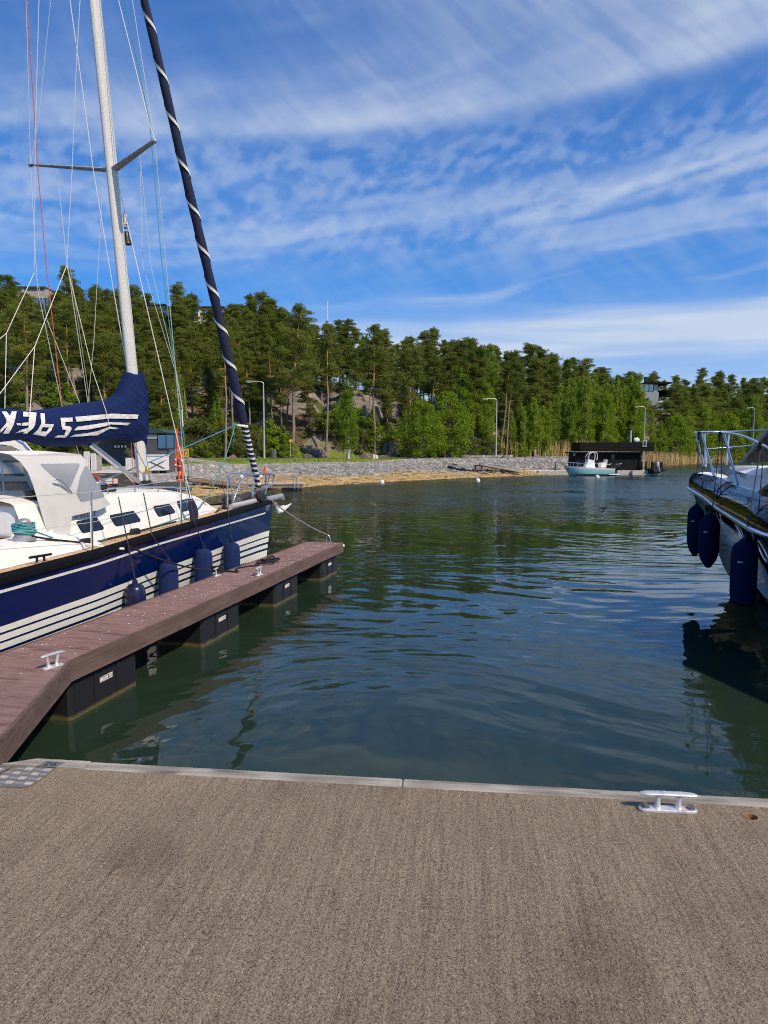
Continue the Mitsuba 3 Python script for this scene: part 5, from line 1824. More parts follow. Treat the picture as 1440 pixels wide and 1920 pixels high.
# rounded topside between strake and deck edge
ang = np.linspace(0, 1, 9)
inset, rise = .25 * np.sin(ang * PI / 2) ** 2.2, .30 * np.sin(ang * PI / 2)
bl_ = np.interp(us, [-7, -1, nose[0] - .2, nose[0]], [1, 1, .5, .02])
tv = np.maximum(mbm(us)[:, None] + .02 * np.sin(ang * PI)[None] - (inset[None] * bl_[:, None]), .004)
tz = mrz(us)[:, None] + rise[None] * np.interp(us, [-3, -1, nose[0]], [1.15, 1.0, .85])[:, None]
tu = U_[:, :9] - .16 * ang[None] ** 2 * np.interp(us, [-1.5, nose[0]], [0, 1])[:, None]
obj('topside', MB().grid(W3(tu, -tv, tz), flip=True).grid(W3(tu, tv, tz)), 'm_blackgloss', mh, smooth=40)
rs = MB()
for sg in (-1, 1):
    g = np.linspace(0, 2 * PI, 9)
    P = W3(us[:, None] + 0 * g[None], sg * (mbm(us)[:, None] + .012 + .026 * np.cos(g)[None]), mrz(us)[:, None] + .030 * np.sin(g)[None])
    rs.grid(P, flip=sg > 0)
obj('rub_rail', rs, 'm_chrome', mh, smooth=True)
# deck
dk_u, dk_v, dk_z = tu[:, -1], tv[:, -1] - .0, tz[:, -1] - .012
q = np.linspace(-1, 1, 13)
obj('deck', MB().grid(W3(np.repeat(dk_u[:, None], 13, 1), dk_v[:, None] * q[None], dk_z[:, None] + .03 * (1 - q[None] ** 2)), flip=True), 'm_gelcoat', MY, smooth=True)
dz = lambda u: np.interp(u, dk_u, dk_z)
# cabin trunk with registration
tu2 = np.linspace(-6.5, -1.05, 30) * K
tb = K * np.interp(tu2 / K, [-6.5, -3.5, -2.3, -1.4, -1.05], [1.30, 1.02, .74, .47, .30])
f1_, h1_ = None, K * np.interp(tu2 / K, [-6.5, -3.2, -1.5, -1.05], [.24, .20, .12, .06])
pr_ = [(1.0, 0.0), (.985, .5), (.955, 1.0), (.90, 1.25), (.70, 1.75), (.35, 2.0), (0, 2.1)]
sec = np.stack([np.stack([tu2, -tb * a, dz(tu2) + .005 + h1_ * c * (1 if c <= 1 else .86)], -1) for a, c in pr_], 1)
trk = obj('cabin_trunk', MB().grid(M_.w(sec.reshape(-1, 3)).reshape(sec.shape), flip=True).grid(M_.w((sec * [1, -1, 1]).reshape(-1, 3)).reshape(sec.shape)), 'm_gelcoat', MY, smooth=35)
trunk_v = lambda u, w: -np.interp(u, tu2, tb) * np.interp((w - dz(u) - .005) / np.interp(u, tu2, h1_), [0, .5, 1], [1, .985, .955])
obj('hatch_box', MB().box(M_.w([-1.25 * K, .17, dz(-1.25 * K) + .14]), (.64, .88, .18), M_.m.T, .03), 'm_gelcoat', MY, smooth=30)


def drape_port(polys, off, sub=0):
    return drape(M_, trunk_v, polys, -off, sub)


obj('grey_band', drape_port([[(1349, 873), (1370, 880), (1404, 890), (1440, 899), (1460, 904), (1460, 919), (1440, 914), (1404, 905), (1380, 899), (1352, 888)]], .004, 3), mat('m_greyband', (.42, .41, .38), .4), trk, smooth=True)
obj('registration', drape_port(text_px('P 51475', 1381.5, 892.5, 1399, 897.5, 9.0, True), .007), 'm_blackmatt', trk)
# windscreen
A0, A1 = Mv(1391, 869, -.72), Mv(1440, 807, -.72)
A2 = A1 + (A1 - A0) * 1.1
C0, C1 = A0 * [1, 0, 1] + [.30, 0, .03], A2 * [1, 0, 1] + [.18, 0, .02]
mat('m_frame', (.36, .34, .30), .45, metal=.3)
wsk = obj('windscreen_frame', MB().tube(M_.w(np.array([A0, A2])), .036, 10, flat=.6), 'm_frame', MY, smooth=True)
B0, B2 = A0 * [1, -1, 1], A2 * [1, -1, 1]
obj('windscreen_frame', MB().tube(M_.w(np.array([B0, B2])), .036, 10, flat=.6), 'm_frame', MY, smooth=True)
obj('windscreen_frame', MB().tube(M_.w(np.array([A2, C1, B2])), .034, 10), 'm_frame', MY, smooth=True)
gl = MB().grid(M_.w(np.array([[A0, A2], [C0, C1], [B0, B2]]).reshape(-1, 3)).reshape(3, 2, 3), flip=True)
mat('m_tint', (0.03, 0.035, 0.036), .06, spec=.6, coat=.5)
obj('windscreen', gl, 'm_tint', wsk)
aft0, aft2 = A0 + [-2.6, -.22, .0], A2 + [-2.2, -.15, .0]
obj('side_glass', MB().grid(M_.w(np.array([[A0 + [-.05, -.01, .04], A2 + [-.05, -.01, 0]], [aft0, aft2]]).reshape(-1, 3)).reshape(2, 2, 3)), 'm_tint', wsk)
obj('cabin_roof', MB().grid(M_.w(np.array([[A2, C1, B2], [aft2, aft2 * [1, 0, 1] + [0, 0, .08], aft2 * [1, -1, 1]]]).reshape(-1, 3)).reshape(2, 3, 3), flip=False), 'm_gelcoat', MY, smooth=True)
# dark bulwark rising aft
bu = np.linspace(-6.5, -2.55, 20) * K
bh = K * np.interp(bu / K, [-6.5, -3.4, -2.9, -2.55], [.34, .22, .14, .0])
bv = np.interp(bu, dk_u, dk_v) - .02
P = np.stack([np.stack([bu, -bv - .01, dz(bu) - .05], -1), np.stack([bu, -bv, dz(bu) + bh * .7], -1), np.stack([bu, -bv + .06, dz(bu) + bh], -1), np.stack([bu, -bv + .14, dz(bu) + bh * .9], -1), np.stack([bu, -bv + .16, dz(bu)], -1)], 1)
obj('bulwark', MB().grid(M_.w(P.reshape(-1, 3)).reshape(P.shape), flip=True), 'm_blackgloss', MY, smooth=40)
# bow rail
rl = MB()
port = [(1303.5, 812, .05), (1312, 811, -.12), (1350, 811.5, -.80), (1378, 814, -1.12), (1400, 820, -1.32), (1420, 829, -1.48), (1440, 840, -1.60), (1475, 862, -1.75)]
starb = [(1303.5, 812, .05), (1306, 810.5, .22), (1330, 809.5, .55), (1367, 809, .85), (1440, 806, 1.30), (1500, 804, 1.5)]
for L in (port, starb):
    rl.tube(M_.w(spline(np.array([Mv(*p) for p in L]), 50)), .0165, 10)
rk = obj('bow_rail', rl, 'm_chrome', MY, smooth=True)
for (x0, y0, v0, x1, y1, v1) in ((1305, 814, .0, 1320, 876, -.16), (1316, 813, -.18, 1339, 893, -.55), (1357, 813, -.88, 1383, 909, -1.10), (1321, 812, .42, 1324, 876, .40), (1367, 810, .85, 1362, 872, .82)):
    obj('rail_post', MB().tube(np.array([mq(x0, y0, v0), mq(x1, y1, v1)]), .0155, 9), 'm_chrome', rk, smooth=True)
obj('rail_mid', MB().tube(np.array([mq(1326, 842, .45), mq(1365, 839, .84), mq(1414, 834.5, 1.15)]), .013, 8), 'm_chrome', rk, smooth=True)
obj('rail_wire', MB().tube(np.array([mq(1326, 855, -.2), mq(1345, 859, -.55), mq(1368, 865, -.98)]), .003, 5), 'm_wire', rk)
dc = mq(1344, 888, -.35)
obj('deck_cleat', MB().tube([dc + M_.f * .1 + [0, 0, .06], dc - M_.f * .1 + [0, 0, .06]], .014, 8).tube([dc + M_.f * .03, dc + M_.f * .03 + [0, 0, .06]], .012, 6).tube([dc - M_.f * .03, dc - M_.f * .03 + [0, 0, .06]], .012, 6), 'm_chrome', MY, smooth=True)


def hull_port(px, py, off=0.0):
    """Point of the port hull side on a sight line."""
    v = -1.0
    tt = np.linspace(0, .98, 40)
    for _ in range(30):
        qq = M_.on_v(px, py, v)
        hv, hz = mhull(np.full(40, np.clip(qq[0], -7, nose[0] - .01)), tt)
        v = .6 * v + .4 * (-float(np.interp(-qq[2], -hz, hv)) - off)
    return M_.on_v(px, py, v)


for px, py in ((1390, 1002), (1433, 1034)):
    c = hull_port(px, py)
    cn = hull_port(px + 6, py)
    cv = hull_port(px, py - 10)
    e1_ = norm(M_.w(cn) - M_.w(c))
    e2_ = norm(M_.w(cv) - M_.w(c))
    nn_ = norm(np.cross(e2_, e1_))
    nn_ = -nn_ if (nn_ @ (EYE - M_.w(c))) < 0 else nn_
    e1_ = norm(np.cross(e2_, nn_))
    g = np.linspace(0, 2 * PI, 29)
    ring = np.array([M_.w(c) + nn_ * .012 + e1_ * math.cos(a) * .135 + e2_ * math.sin(a) * .088 for a in g])
    pk = obj('porthole', MB().tube(ring, .012, 8, caps=False), 'm_chrome', mh, smooth=True)
    obj('pane', MB().add(np.vstack([ring, M_.w(c) + nn_ * .012]), [[i, i + 1, 29] for i in range(28)]), 'm_glassdark', pk)
for k in range(3):
    a_, b_ = hull_port(1326 + 6 * k, 949 + 3 * k, .012), hull_port(1331 + 7 * k, 966 + 4 * k, .012)
    obj('vent_bar', MB().tube(M_.w(np.array([a_, b_])), .011, 7), 'm_chrome', mh, smooth=True)

# fenders hanging from the bow rail
for lab, (fx, fy_), d_off, r, L, ropes in [
    ('dark navy cloth fender nearest the motorboat bow, furthest left of three', (1305.5, 950), .16, .122, .75, [(1306, 905, -.18), (1311, 813, -.13)]),
    ('dark navy cloth fender hanging second from the motorboat bow', (1331, 967), .17, .138, .72, [(1337, 944, None), (1351, 814, -.84)]),
    ('dark navy cloth fender beside the porthole, nearest of the motorboat fenders', (1397, 1015), .13, .138, .72, [(1404, 975, None), (1427, 834, -1.53)])]:
    v = -1.0
    for _ in range(30):
        qq = M_.on_v(fx, fy_, v)
        v = .6 * v + .4 * (-float(mbm(qq[0])) - .01)
    top = M_.w(M_.on_v(fx, fy_, v))
    rp = []
    for x, y, vv in ropes:
        if vv is None:
            w2 = -1.0
            for _ in range(30):
                q2 = M_.on_v(x, y, w2)
                w2 = .6 * w2 + .4 * (-float(mbm(q2[0])) - .05)
            vv = w2 / K
        rp.append(mq(x, y, vv))
    k = fender(lab, top, r, L, rp, None, False, None, 2 if 'porthole' in lab else 1, mat('m_darkcloth', proc(lambda p, n, uv: mix((0.006, 0.011, 0.040), (0.010, 0.017, 0.058), fbm(p.x * 60, p.y * 60, p.z * 60, octaves=2))), .95, spec=.1) if 'm_darkcloth' not in scene else 'm_darkcloth')
    kn = rp[-1]
    obj('hitch', MB().tube([kn + [0, 0, .035], kn + [0, 0, -.03], kn + [0, 0, -.10]], [.026, .028, .020], 9), 'm_ropeblack', k, smooth=True)
    obj('tail', MB().tube(sag(kn + [.03, 0, -.05], rp[0] + np.array([.10, 0, .08]), .04), .006, 5), 'm_ropeblack', k)
    # white print on the cloth, too small to read
    pt = MB()
    for j in range(4):
        pa = -1.35 - (j - 1.5) * .10 - 1.0
        pt.box(top + np.array([math.cos(pa) * (r + .001), math.sin(pa) * (r + .001), -.22]), (.009, .002, .013 + .003 * (j % 2)), rotz(pa + PI / 2))
    tag(obj('print', pt, 'm_whiteprint', k), kind='stuff')
k = thing('deck_line', 'black lines lying over the black bow of the motorboat', 'rope')
for pts in (((1330, 893, -.42), (1322, 900, -.50), (1317, 915, -.40)), ((1374, 904, -1.0), (1358, 908, -1.12), (1345, 925, -1.06), (1344, 935, -1.0)), ((1378, 911, -1.1), (1366, 914, -1.25), (1352, 925, -1.22), (1346, 938, -1.1)), ((1445, 944, -1.75), (1432, 950, -1.80), (1420, 965, -1.80))):
    obj('rope', MB().tube(spline(np.array([mq(*p) for p in pts]), 14), .007, 6), 'm_ropeblack', k, smooth=True)
# ================================================================ FAR SHORE: piers, houses, lamps, boats
Xat = lambda px, y: float(at_y(px, 848, y)[0])
mat('m_darkplank', proc(lambda p, n, uv: mix(mix((0.030, 0.029, 0.028), (0.13, 0.125, 0.118), fbm(p.x * 1.2, p.y * 1.2, p.z * 26, octaves=3)), (0.30, 0.29, 0.27), smoothstep(.62, .78, fbm(p.x * 2.0, p.y * 2.0, p.z * 9, octaves=4)))), .9)
mat('m_palewood', proc(lambda p, n, uv: mix((0.20, 0.185, 0.165), (0.42, 0.395, 0.36), fbm(p.x * 3, p.y * 3, p.z * 16, octaves=3))), .9)
mat('m_brownwood', proc(lambda p, n, uv: mix((0.13, 0.085, 0.06), (0.30, 0.22, 0.165), fbm(p.x * 2, p.y * 2, p.z * 14, octaves=3))), .9)
mat('m_whitewood', proc(lambda p, n, uv: mix((0.62, 0.62, 0.60), (0.78, 0.78, 0.76), fbm(p.x * 5, p.y * 5, p.z * 5, octaves=2))), .7)
mat('m_greywall', (0.085, 0.088, 0.095), .8)
mat('m_greenroof', (0.030, 0.062, 0.058), .45)
mat('m_blackwall', proc(lambda p, n, uv: mix((0.006, 0.006, 0.007), (0.014, 0.014, 0.015), noise(p.x * 2, p.y * 2, p.z * 9))), .8, spec=.2)
mat('m_concretepale', proc(lambda p, n, uv: mix((0.36, 0.35, 0.32), (0.52, 0.50, 0.46), fbm(p.x * 2, p.y * 2, p.z * 4, octaves=3))), .9)
mat('m_skyglass', (0.25, 0.30, 0.34), .05, metal=.9)
mat('m_galv', (0.50, 0.52, 0.54), .45, metal=.5)
mat('m_beige', (0.40, 0.36, 0.29), .85)


def slab_px(px0, px1, z0, z1, y0, y1=None, th=.1):
    """Upright slab between two sight lines at the distances y0 and y1: returns centre, size, rotation."""
    y1 = y0 if y1 is None else y1
    a, b = np.array([Xat(px0, y0), y0, 0]), np.array([Xat(px1, y1), y1, 0])
    d = norm(b - a)
    return (a + b) / 2 + [0, 0, (z0 + z1) / 2], (float(np.linalg.norm(b - a)), th, z1 - z0), np.stack([d, [-d[1], d[0], 0], [0, 0, 1.0]]).T


def zpx(py, y):
    return float(at_y(720, py, y)[2])


# timber quay behind the yacht
QY = 21.0
qk = thing('timber_quay', 'long weathered dark timber quay wall behind the yacht', 'quay')
zt = zpx(887, QY)
for r_ in range(4):
    for c_, (p0, p1) in enumerate(((40, 118), (118.4, 196), (196.4, 259))):
        z1 = zt - r_ * .21
        c, s_, R = slab_px(p0, p1, z1 - .20, z1, QY, QY, .12)
        obj('plank', MB().box(c + np.array([0, .01 * ((r_ + c_) % 2), 0]), s_, R, .012), 'm_darkplank', qk)
c, s_, R = slab_px(36, 259, zt - .14, zt - .02, QY + 2.6, QY + 2.6, 5.0)
obj('deck', MB().box(c, s_, R), 'm_palewood', qk)
c, s_, R = slab_px(36, 258, -.6, zt - .86, QY + 3, QY + 3, 5.0)
obj('dark_base', MB().box(c, s_, R), 'm_blackmatt', qk)
c, s_, R = slab_px(259.5, 345, zpx(914, QY), zpx(905, QY), QY, QY + .6, .25)
obj('beam', MB().box(c, s_, R, .01), 'm_darkplank', qk)
for px in (268, 327):
    c, s_, R = slab_px(px - 4, px + 4, -.5, zpx(914, QY) - .003, QY + .3, QY + .3, .18)
    obj('pile', MB().box(c, s_, R, .02), 'm_palewood', qk)
# parking notice on the quay wall
sg = thing('parking_sign', 'blue and white parking notice screwed to the dark quay wall', 'sign')
c, s_, R = slab_px(183.5, 195, zpx(909, QY), zpx(896.5, QY), QY - .10, QY - .10, .02)
b_ = obj('blue_panel', MB().box(c, s_, R), 'm_signblue', sg)
tx = meshkit.text_mesh('P', .135, .003, True)
obj('lettering', MB().add((tx.vertices - [tx.bounds[:, 0].mean(), .065, 0]) @ np.stack([[1, 0, 0], [0, 0, 1], [0, -1, 0]]) + c + np.array([-.01, -.012, 0]), tx.faces), 'm_white', sg)
c, s_, R = slab_px(195.2, 209, zpx(902, QY), zpx(896.5, QY), QY - .10, QY - .10, .02)
obj('white_panel', MB().box(c, s_, R), 'm_white', sg)
c, s_, R = slab_px(196, 209, zpx(907, QY), zpx(903, QY), QY - .10, QY - .10, .02)
obj('white_panel', MB().box(c, s_, R), 'm_white', sg)
c, s_, R = slab_px(209.4, 220, zpx(907.5, QY), zpx(896, QY), QY - .10, QY - .10, .02)
obj('red_panel', MB().box(c, s_, R), 'm_signred', sg)
c, s_, R = slab_px(211, 218.5, zpx(906, QY), zpx(897.5, QY), QY - .112, QY - .112, .01)
obj('white_panel', MB().box(c, s_, R), 'm_white', sg)
for (w_, px, py, h_) in (('14', 214.5, 903.5, .032),):
    tx = meshkit.text_mesh(w_, h_, .002)
    obj('lettering', MB().add((tx.vertices - [tx.bounds[:, 0].mean(), 0, 0]) @ np.stack([[1, 0, 0], [0, 0, 1], [0, -1, 0]]) + at_y(px, py, QY - .12), tx.faces), 'm_blackmatt', sg)
# the weathered wall at the left edge
WY = 15.0
wl = thing('boathouse_wall', 'dark weathered plank wall with a patch of flaking white paint at the left edge', 'wall')
za = zpx(859, WY)
nrow = 8
for r_ in range(nrow):
    h_ = (za + .1) / nrow
    c, s_, R = slab_px(-120, 66, za - (r_ + 1) * h_ + .006, za - r_ * h_, WY, WY, .10)
    obj('plank', MB().box(c, s_, R, .008), 'm_darkplank', wl)
mat('m_flake', proc(lambda p, n, uv: mix((0.50, 0.48, 0.43), (0.10, 0.095, 0.09), smoothstep(.52, .60, fbm(p.x * 9, p.y * 3, p.z * 4, octaves=4)))), .9)
c, s_, R = slab_px(-14, 52, zpx(888, WY), zpx(867, WY), WY - .054, WY - .054, .006)
obj('white_paint', MB().box(c, s_, R), 'm_flake', wl)
c, s_, R = slab_px(-120, 66, -.6, za - .02, WY + 1.6, WY + 1.6, 3.0)
obj('dark_core', MB().box(c, s_, R), 'm_blackmatt', wl)
fl_ = thing('deck_lamp', 'small white lamp on top of the dark plank wall at the left edge', 'lamp')
obj('head', MB().ball(at_y(4, 851, WY), .07, 2, (1.1, 1, .6)), 'm_white', fl_, smooth=True)
obj('stem', MB().tube([at_y(4, 860, WY), at_y(4, 852, WY)], .02, 6), 'm_white', fl_)
# slatted fence far left
fn = thing('slat_fence', 'grey vertical slat fence with a wooden handrail at the left behind the bimini', 'fence')
FY_ = 40.0
for i, px in enumerate(np.arange(-30, 50, 1.9)):
    obj('slat', MB().box(np.array([Xat(px, FY_), FY_, (zpx(833, FY_) + zpx(862, FY_)) / 2]), (.04, .03, zpx(833, FY_) - zpx(862, FY_))), 'm_palewood', fn)
c, s_, R = slab_px(-30, 50, zpx(834, FY_), zpx(831, FY_), FY_ - .04, FY_ - .04, .05)
obj('handrail', MB().box(c, s_, R), 'm_brownwood', fn)

# kiosk
KY = 43.0
kk = thing('kiosk', 'dark grey wooden kiosk with dark green roof behind the yacht mast', 'building')
kz0 = min(ground(Xat(230, KY), KY), zpx(885, KY)) - .2
c, s_, R = slab_px(201, 285, kz0, zpx(818, KY), KY + 1.3, KY + 1.3, 2.6)
wk_ = obj('wall', MB().box(c, s_, R), 'm_greywall', kk)
c, s_, R = slab_px(276, 328, kz0, zpx(813, KY), KY - .2, KY - .2, 3.2)
wk2 = obj('wall', MB().box(c, s_, R), 'm_greywall', kk)
rp_ = [(Xat(196, KY), zpx(817, KY)), (Xat(332, KY), zpx(813, KY)), (Xat(318, KY), zpx(806, KY)), (Xat(240, KY), zpx(803, KY))]
obj('roof', MB().prism(Polygon(rp_), 4.2, np.stack([[1, 0, 0], [0, 0, 1], [0, 1, 0]]), [0, KY - 2.0, 0.003]), 'm_greenroof', kk)
for i in range(4):
    x0 = 213.5 + i * 6.3
    c, s_, R = slab_px(x0, x0 + 5.4, zpx(840.5, KY), zpx(833.5, KY), KY - .02, KY - .02, .06)
    f_ = obj('window', MB().box(c, s_, R), 'm_blackmatt', kk)
    c, s_, R = slab_px(x0 + 1.2, x0 + 5, zpx(839.5, KY), zpx(834.5, KY), KY - .055, KY - .055, .02)
    obj('pane', MB().box(c, s_, R), 'm_white', f_)
for x0, x1 in ((297, 311), (313, 326)):
    c, s_, R = slab_px(x0 - 1.2, x1 + 1.2, zpx(842.5, KY), zpx(815.5, KY), KY - 1.82, KY - 1.82, .08)
    f_ = obj('window', MB().box(c, s_, R), 'm_blackmatt', kk)
    c, s_, R = slab_px(x0, x1, zpx(841, KY), zpx(817, KY), KY - 1.87, KY - 1.87, .02)
    obj('pane', MB().box(c, s_, R), 'm_skyglass', f_)
# vertical boards of the kiosk's right face
for px in np.arange(277, 296, 1.9):
    c, s_, R = slab_px(px, px + 1.6, kz0, zpx(825, KY), KY - 1.815, KY - 1.815, .03)
    obj('board', MB().box(c, s_, R), 'm_greywall', kk)
c, s_, R = slab_px(276, 296, zpx(824, KY), zpx(816, KY), KY - 1.825, KY - 1.825, .03)
obj('sign_panel', MB().box(c, s_, R), mat('m_panel', (.30, .31, .33), .6), kk)
# things standing on the quay
DY = QY + 3.0
gz = zt - .018


def slatted_box(name, label, cat, p0, p1, top, y, slats, mt='m_whitewood'):
    k = thing(name, label, cat)
    x0, x1 = Xat(p0, y), Xat(p1, y)
    w = (x1 - x0) / slats
    for i in range(slats):
        obj('board', MB().box(np.array([x0 + w * (i + .5), y, (gz + zpx(top, y)) / 2]), (w - .012, .04, zpx(top, y) - gz - .02)), mt, k)
    obj('core', MB().box(np.array([(x0 + x1) / 2, y + .28, (gz + zpx(top, y)) / 2 - .02]), (x1 - x0 - .04, .5, zpx(top, y) - gz - .08)), 'm_palewood', k)
    return k


pk_ = slatted_box('planter', 'white slatted planter with a small bare shrub on the quay', 'planter', 235, 250, 858, DY, 5)
pc = at_y(242, 858, DY)
st = MB()
r9 = np.random.default_rng(4)
for i in range(14):
    e = pc + np.array([r9.normal(0, .13), r9.normal(0, .1), r9.uniform(.12, .32)])
    st.tube([pc + [0, .1, 0], e], [.008, .004], 4)
obj('twigs', st, 'm_bark', pk_)
tag(obj('leaves', leafcloud(np.array([pc + [r9.normal(0, .1), .1, r9.uniform(.12, .3)] for i in range(9)]), np.full((9, 3), .07), 14, .05, r9), 'm_scrub', pk_), kind='stuff')
slatted_box('chair', 'white slatted garden chair on the quay seen left of the boom vang', 'chair', 170, 180, 850, DY, 4)
slatted_box('bench', 'white slatted bench on the quay right of the spray hood', 'bench', 157, 168, 846, DY, 4)
k = thing('white_container', 'white box container with crossed black straps in front of the kiosk', 'container')
cy_ = QY + 4.2
c, s_, R = slab_px(279, 311, zpx(882, cy_), zpx(854, cy_), cy_, cy_, .7)
obj('box', MB().box(c, s_, R, .01), 'm_white', k)
c2, s2, R2 = slab_px(278, 312, zpx(855, cy_), zpx(852.5, cy_), cy_, cy_, .76)
obj('lid', MB().box(c2, s2, R2, .01), 'm_white', k)
for (a_, b_) in (((280, 879), (310, 863)), ((280, 865), (310, 879))):
    obj('strap', MB().tube([at_y(*a_, cy_ - .365), at_y(*b_, cy_ - .365)], .012, 5), 'm_ropeblack', k)
for px in (284, 306):
    obj('leg', MB().box(at_y(px, 884.5, cy_), (.08, .5, .10)), 'm_blackmatt', k)
# rescue ladder with life ring, and the yellow notice
LY = QY + .5
lk_ = thing('rescue_ladder', 'bright orange rescue ladder standing on the quay', 'ladder')
for (x0, y0, x1, y1) in ((331, 804, 336, 904), (338, 837, 343, 904)):
    obj('rail', MB().tube([at_y(x0, y0, LY), at_y(x1, y1, LY)], .034, 8), 'm_orange', lk_, smooth=True)
for i, yy in enumerate(np.linspace(838, 900, 8)):
    x0 = np.interp(yy, [804, 904], [331, 336])
    x1 = np.interp(yy, [837, 904], [338, 343])
    obj('rung', MB().tube([at_y(x0, yy, LY), at_y(x1, yy, LY)], .018, 6), 'm_orange', lk_)
lr = thing('life_ring', 'red and white life ring hanging on the orange ladder', 'life ring')
lc = at_y(334.5, 868, LY - .12)
g = np.linspace(0, 2 * PI, 33)
ringp = np.array([lc + [.115 * math.cos(a), 0, .115 * math.sin(a)] for a in g])
obj('ring', MB().tube(ringp, .036, 10, caps=False), mat('m_ringred', (.62, .07, .05), .5), lr, smooth=True)
for q in range(4):
    a = q * PI / 2 + .6
    obj('band', MB().tube(np.array([lc + [.115 * math.cos(b), 0, .115 * math.sin(b)] for b in np.linspace(a - .16, a + .16, 5)]), .038, 10, caps=False), 'm_white', lr, smooth=True)
ys = thing('notice_board', 'yellow notice board with black lettering beside the orange ladder', 'sign')
NY_ = LY + .35
c, s_, R = slab_px(329.5, 354, zpx(857.5, NY_), zpx(841.5, NY_), NY_, NY_, .025)
obj('panel', MB().box(c, s_, R), 'm_yellow', ys)
tx = meshkit.text_mesh('NOHTO', .15, .003, True)
sx_ = (s_[0] * .88) / (tx.bounds[1, 0] - tx.bounds[0, 0])
obj('lettering', MB().add(((tx.vertices - [tx.bounds[:, 0].mean(), .075, 0]) * [sx_, 1, 1]) @ np.stack([[1, 0, 0], [0, 0, 1], [0, -1, 0]]) + c + np.array([0, -.0145, 0]), tx.faces), 'm_blackmatt', ys)
obj('post', MB().tube([c + [0, .04, 0], np.array([c[0], c[1] + .04, .5])], .025, 6), 'm_galv', ys)

# footbridge and far pontoon in front of the beach
fb = thing('footbridge', 'wooden footbridge with cross braced railings down to the far pontoon', 'footbridge')
g0, g1 = at_y(342, 893, 36.0), at_y(452, 907, 38.5)
gd = g1 - g0
GL = float(np.linalg.norm(gd))
gdn = gd / GL
gside = norm(np.cross(gdn, [0, 0, 1]))
Rg = np.stack([gdn, gside, np.cross(gdn, gside)]).T
npl = 14
for i in range(npl):
    obj('deck_board', MB().box(g0 + gd * ((i + .5) / npl), (GL / npl - .02, 1.2, .05), Rg), 'm_palewood', fb)
for sd in (-.62, .62):
    rc = g0 + gd * .5 + gside * sd
    obj('beam', MB().box(rc - [0, 0, .12], (GL, .08, .2), Rg), 'm_brownwood', fb)
    obj('top_rail', MB().box(rc + [0, 0, .92], (GL, .06, .08), Rg), 'm_palewood', fb)
    for i in range(5):
        p = g0 + gd * (i / 4) + gside * sd
        obj('post', MB().box(p + [0, 0, .46], (.07, .07, .92)), 'm_palewood', fb)
        if i < 4:
            q = g0 + gd * ((i + 1) / 4) + gside * sd
            obj('brace', MB().tube([p + [0, 0, .88], q + [0, 0, .08]] if i % 2 == 0 else [p + [0, 0, .08], q + [0, 0, .88]], .035, 5), 'm_palewood', fb)
pn = thing('far_pontoon', 'low brown wooden pontoon with a bathing ladder below the beach', 'pontoon')
PY_ = 38.6
pz = zpx(907.5, PY_)
c, s_, R = slab_px(338, 568, pz - .22, pz - .05, PY_ + .8, PY_ + 1.2, 1.5)
obj('frame', MB().box(c, s_, R), 'm_brownwood', pn)
nb_ = 46
for i in range(nb_):
    p0 = 338 + 230 * i / nb_
    c, s_, R = slab_px(p0 + .15, p0 + 230 / nb_ - .15, pz - .045, pz, PY_ + .8 + .4 * i / nb_, PY_ + .8 + .4 * (i + 1) / nb_, 1.6)
    obj('deck_board', MB().box(c, s_, R), 'm_palewood', pn)
for p0, p1 in ((360, 400), (440, 480), (530, 562)):
    c, s_, R = slab_px(p0, p1, -.3, pz - .22, PY_ + .8, PY_ + .8, 1.3)
    obj('float', MB().box(c, s_, R), 'm_black', pn)
for px in (552, 559):
    obj('ladder_rail', MB().tube(spline([at_y(px, 918, PY_ - .1), at_y(px, 904, PY_ - .1), at_y(px - 1.2, 897, PY_ + .1), at_y(px - 2.5, 900, PY_ + .5), at_y(px - 2.5, 907, PY_ + .6)], 16), .022, 6), 'm_galv', pn)
# traffic cone
cn = thing('traffic_cone', 'orange traffic cone on the gravel bank', 'traffic cone')
cp_ = at_y(497, 878.5, 47.0)
cp_[2] = ground(cp_[0], 47.0) + .02
obj('base', MB().box(cp_ + [0, 0, .02], (.36, .36, .04), None, .01), 'm_orange', cn)
obj('cone', MB().lathe([(.13, .04), (.03, .50), (0, .50)], cp_, 16), 'm_orange', cn, smooth=35)


def lamp(px, y, top, label, arm=-1, base=None, arml=.9):
    k = thing('street_lamp', label, 'street lamp', None)
    x = Xat(px, y)
    z0 = ground(x, y) - .1
    z1 = zpx(top, y)
    obj('post', MB().tube([[x, y, z0], [x, y, z0 + (z1 - z0) * .4], [x, y, z1 - .35]], [.095, .08, .06], 10), 'm_galv', k, smooth=True)
    obj('arm', MB().tube(spline([[x, y, z1 - .36], [x, y, z1 - .12], [x + arm * .22, y - .02, z1], [x + arm * arml, y - .1, z1 + .02]], 16), .045, 8), 'm_galv', k, smooth=True)
    h = MB().box(np.array([x + arm * (arml + .28), y - .13, z1 + .02]), (.62, .24, .11), None, .04)
    obj('head', h, 'm_galv', k, smooth=40)
    obj('lens', MB().box(np.array([x + arm * (arml + .28), y - .13, z1 - .045]), (.46, .17, .025)), 'm_offwhite', k)


lamp(495.5, 62.7, 716, 'tall grey street lamp by the path right of the furled headsail')
lamp(930, 76.0, 748, 'grey street lamp beside the concrete posted railing')
lamp(1207, 96.0, 763, 'grey street lamp rising behind the black floating sauna')
lamp(1411, 128.0, 765, 'distant grey street lamp among trees at the far right')
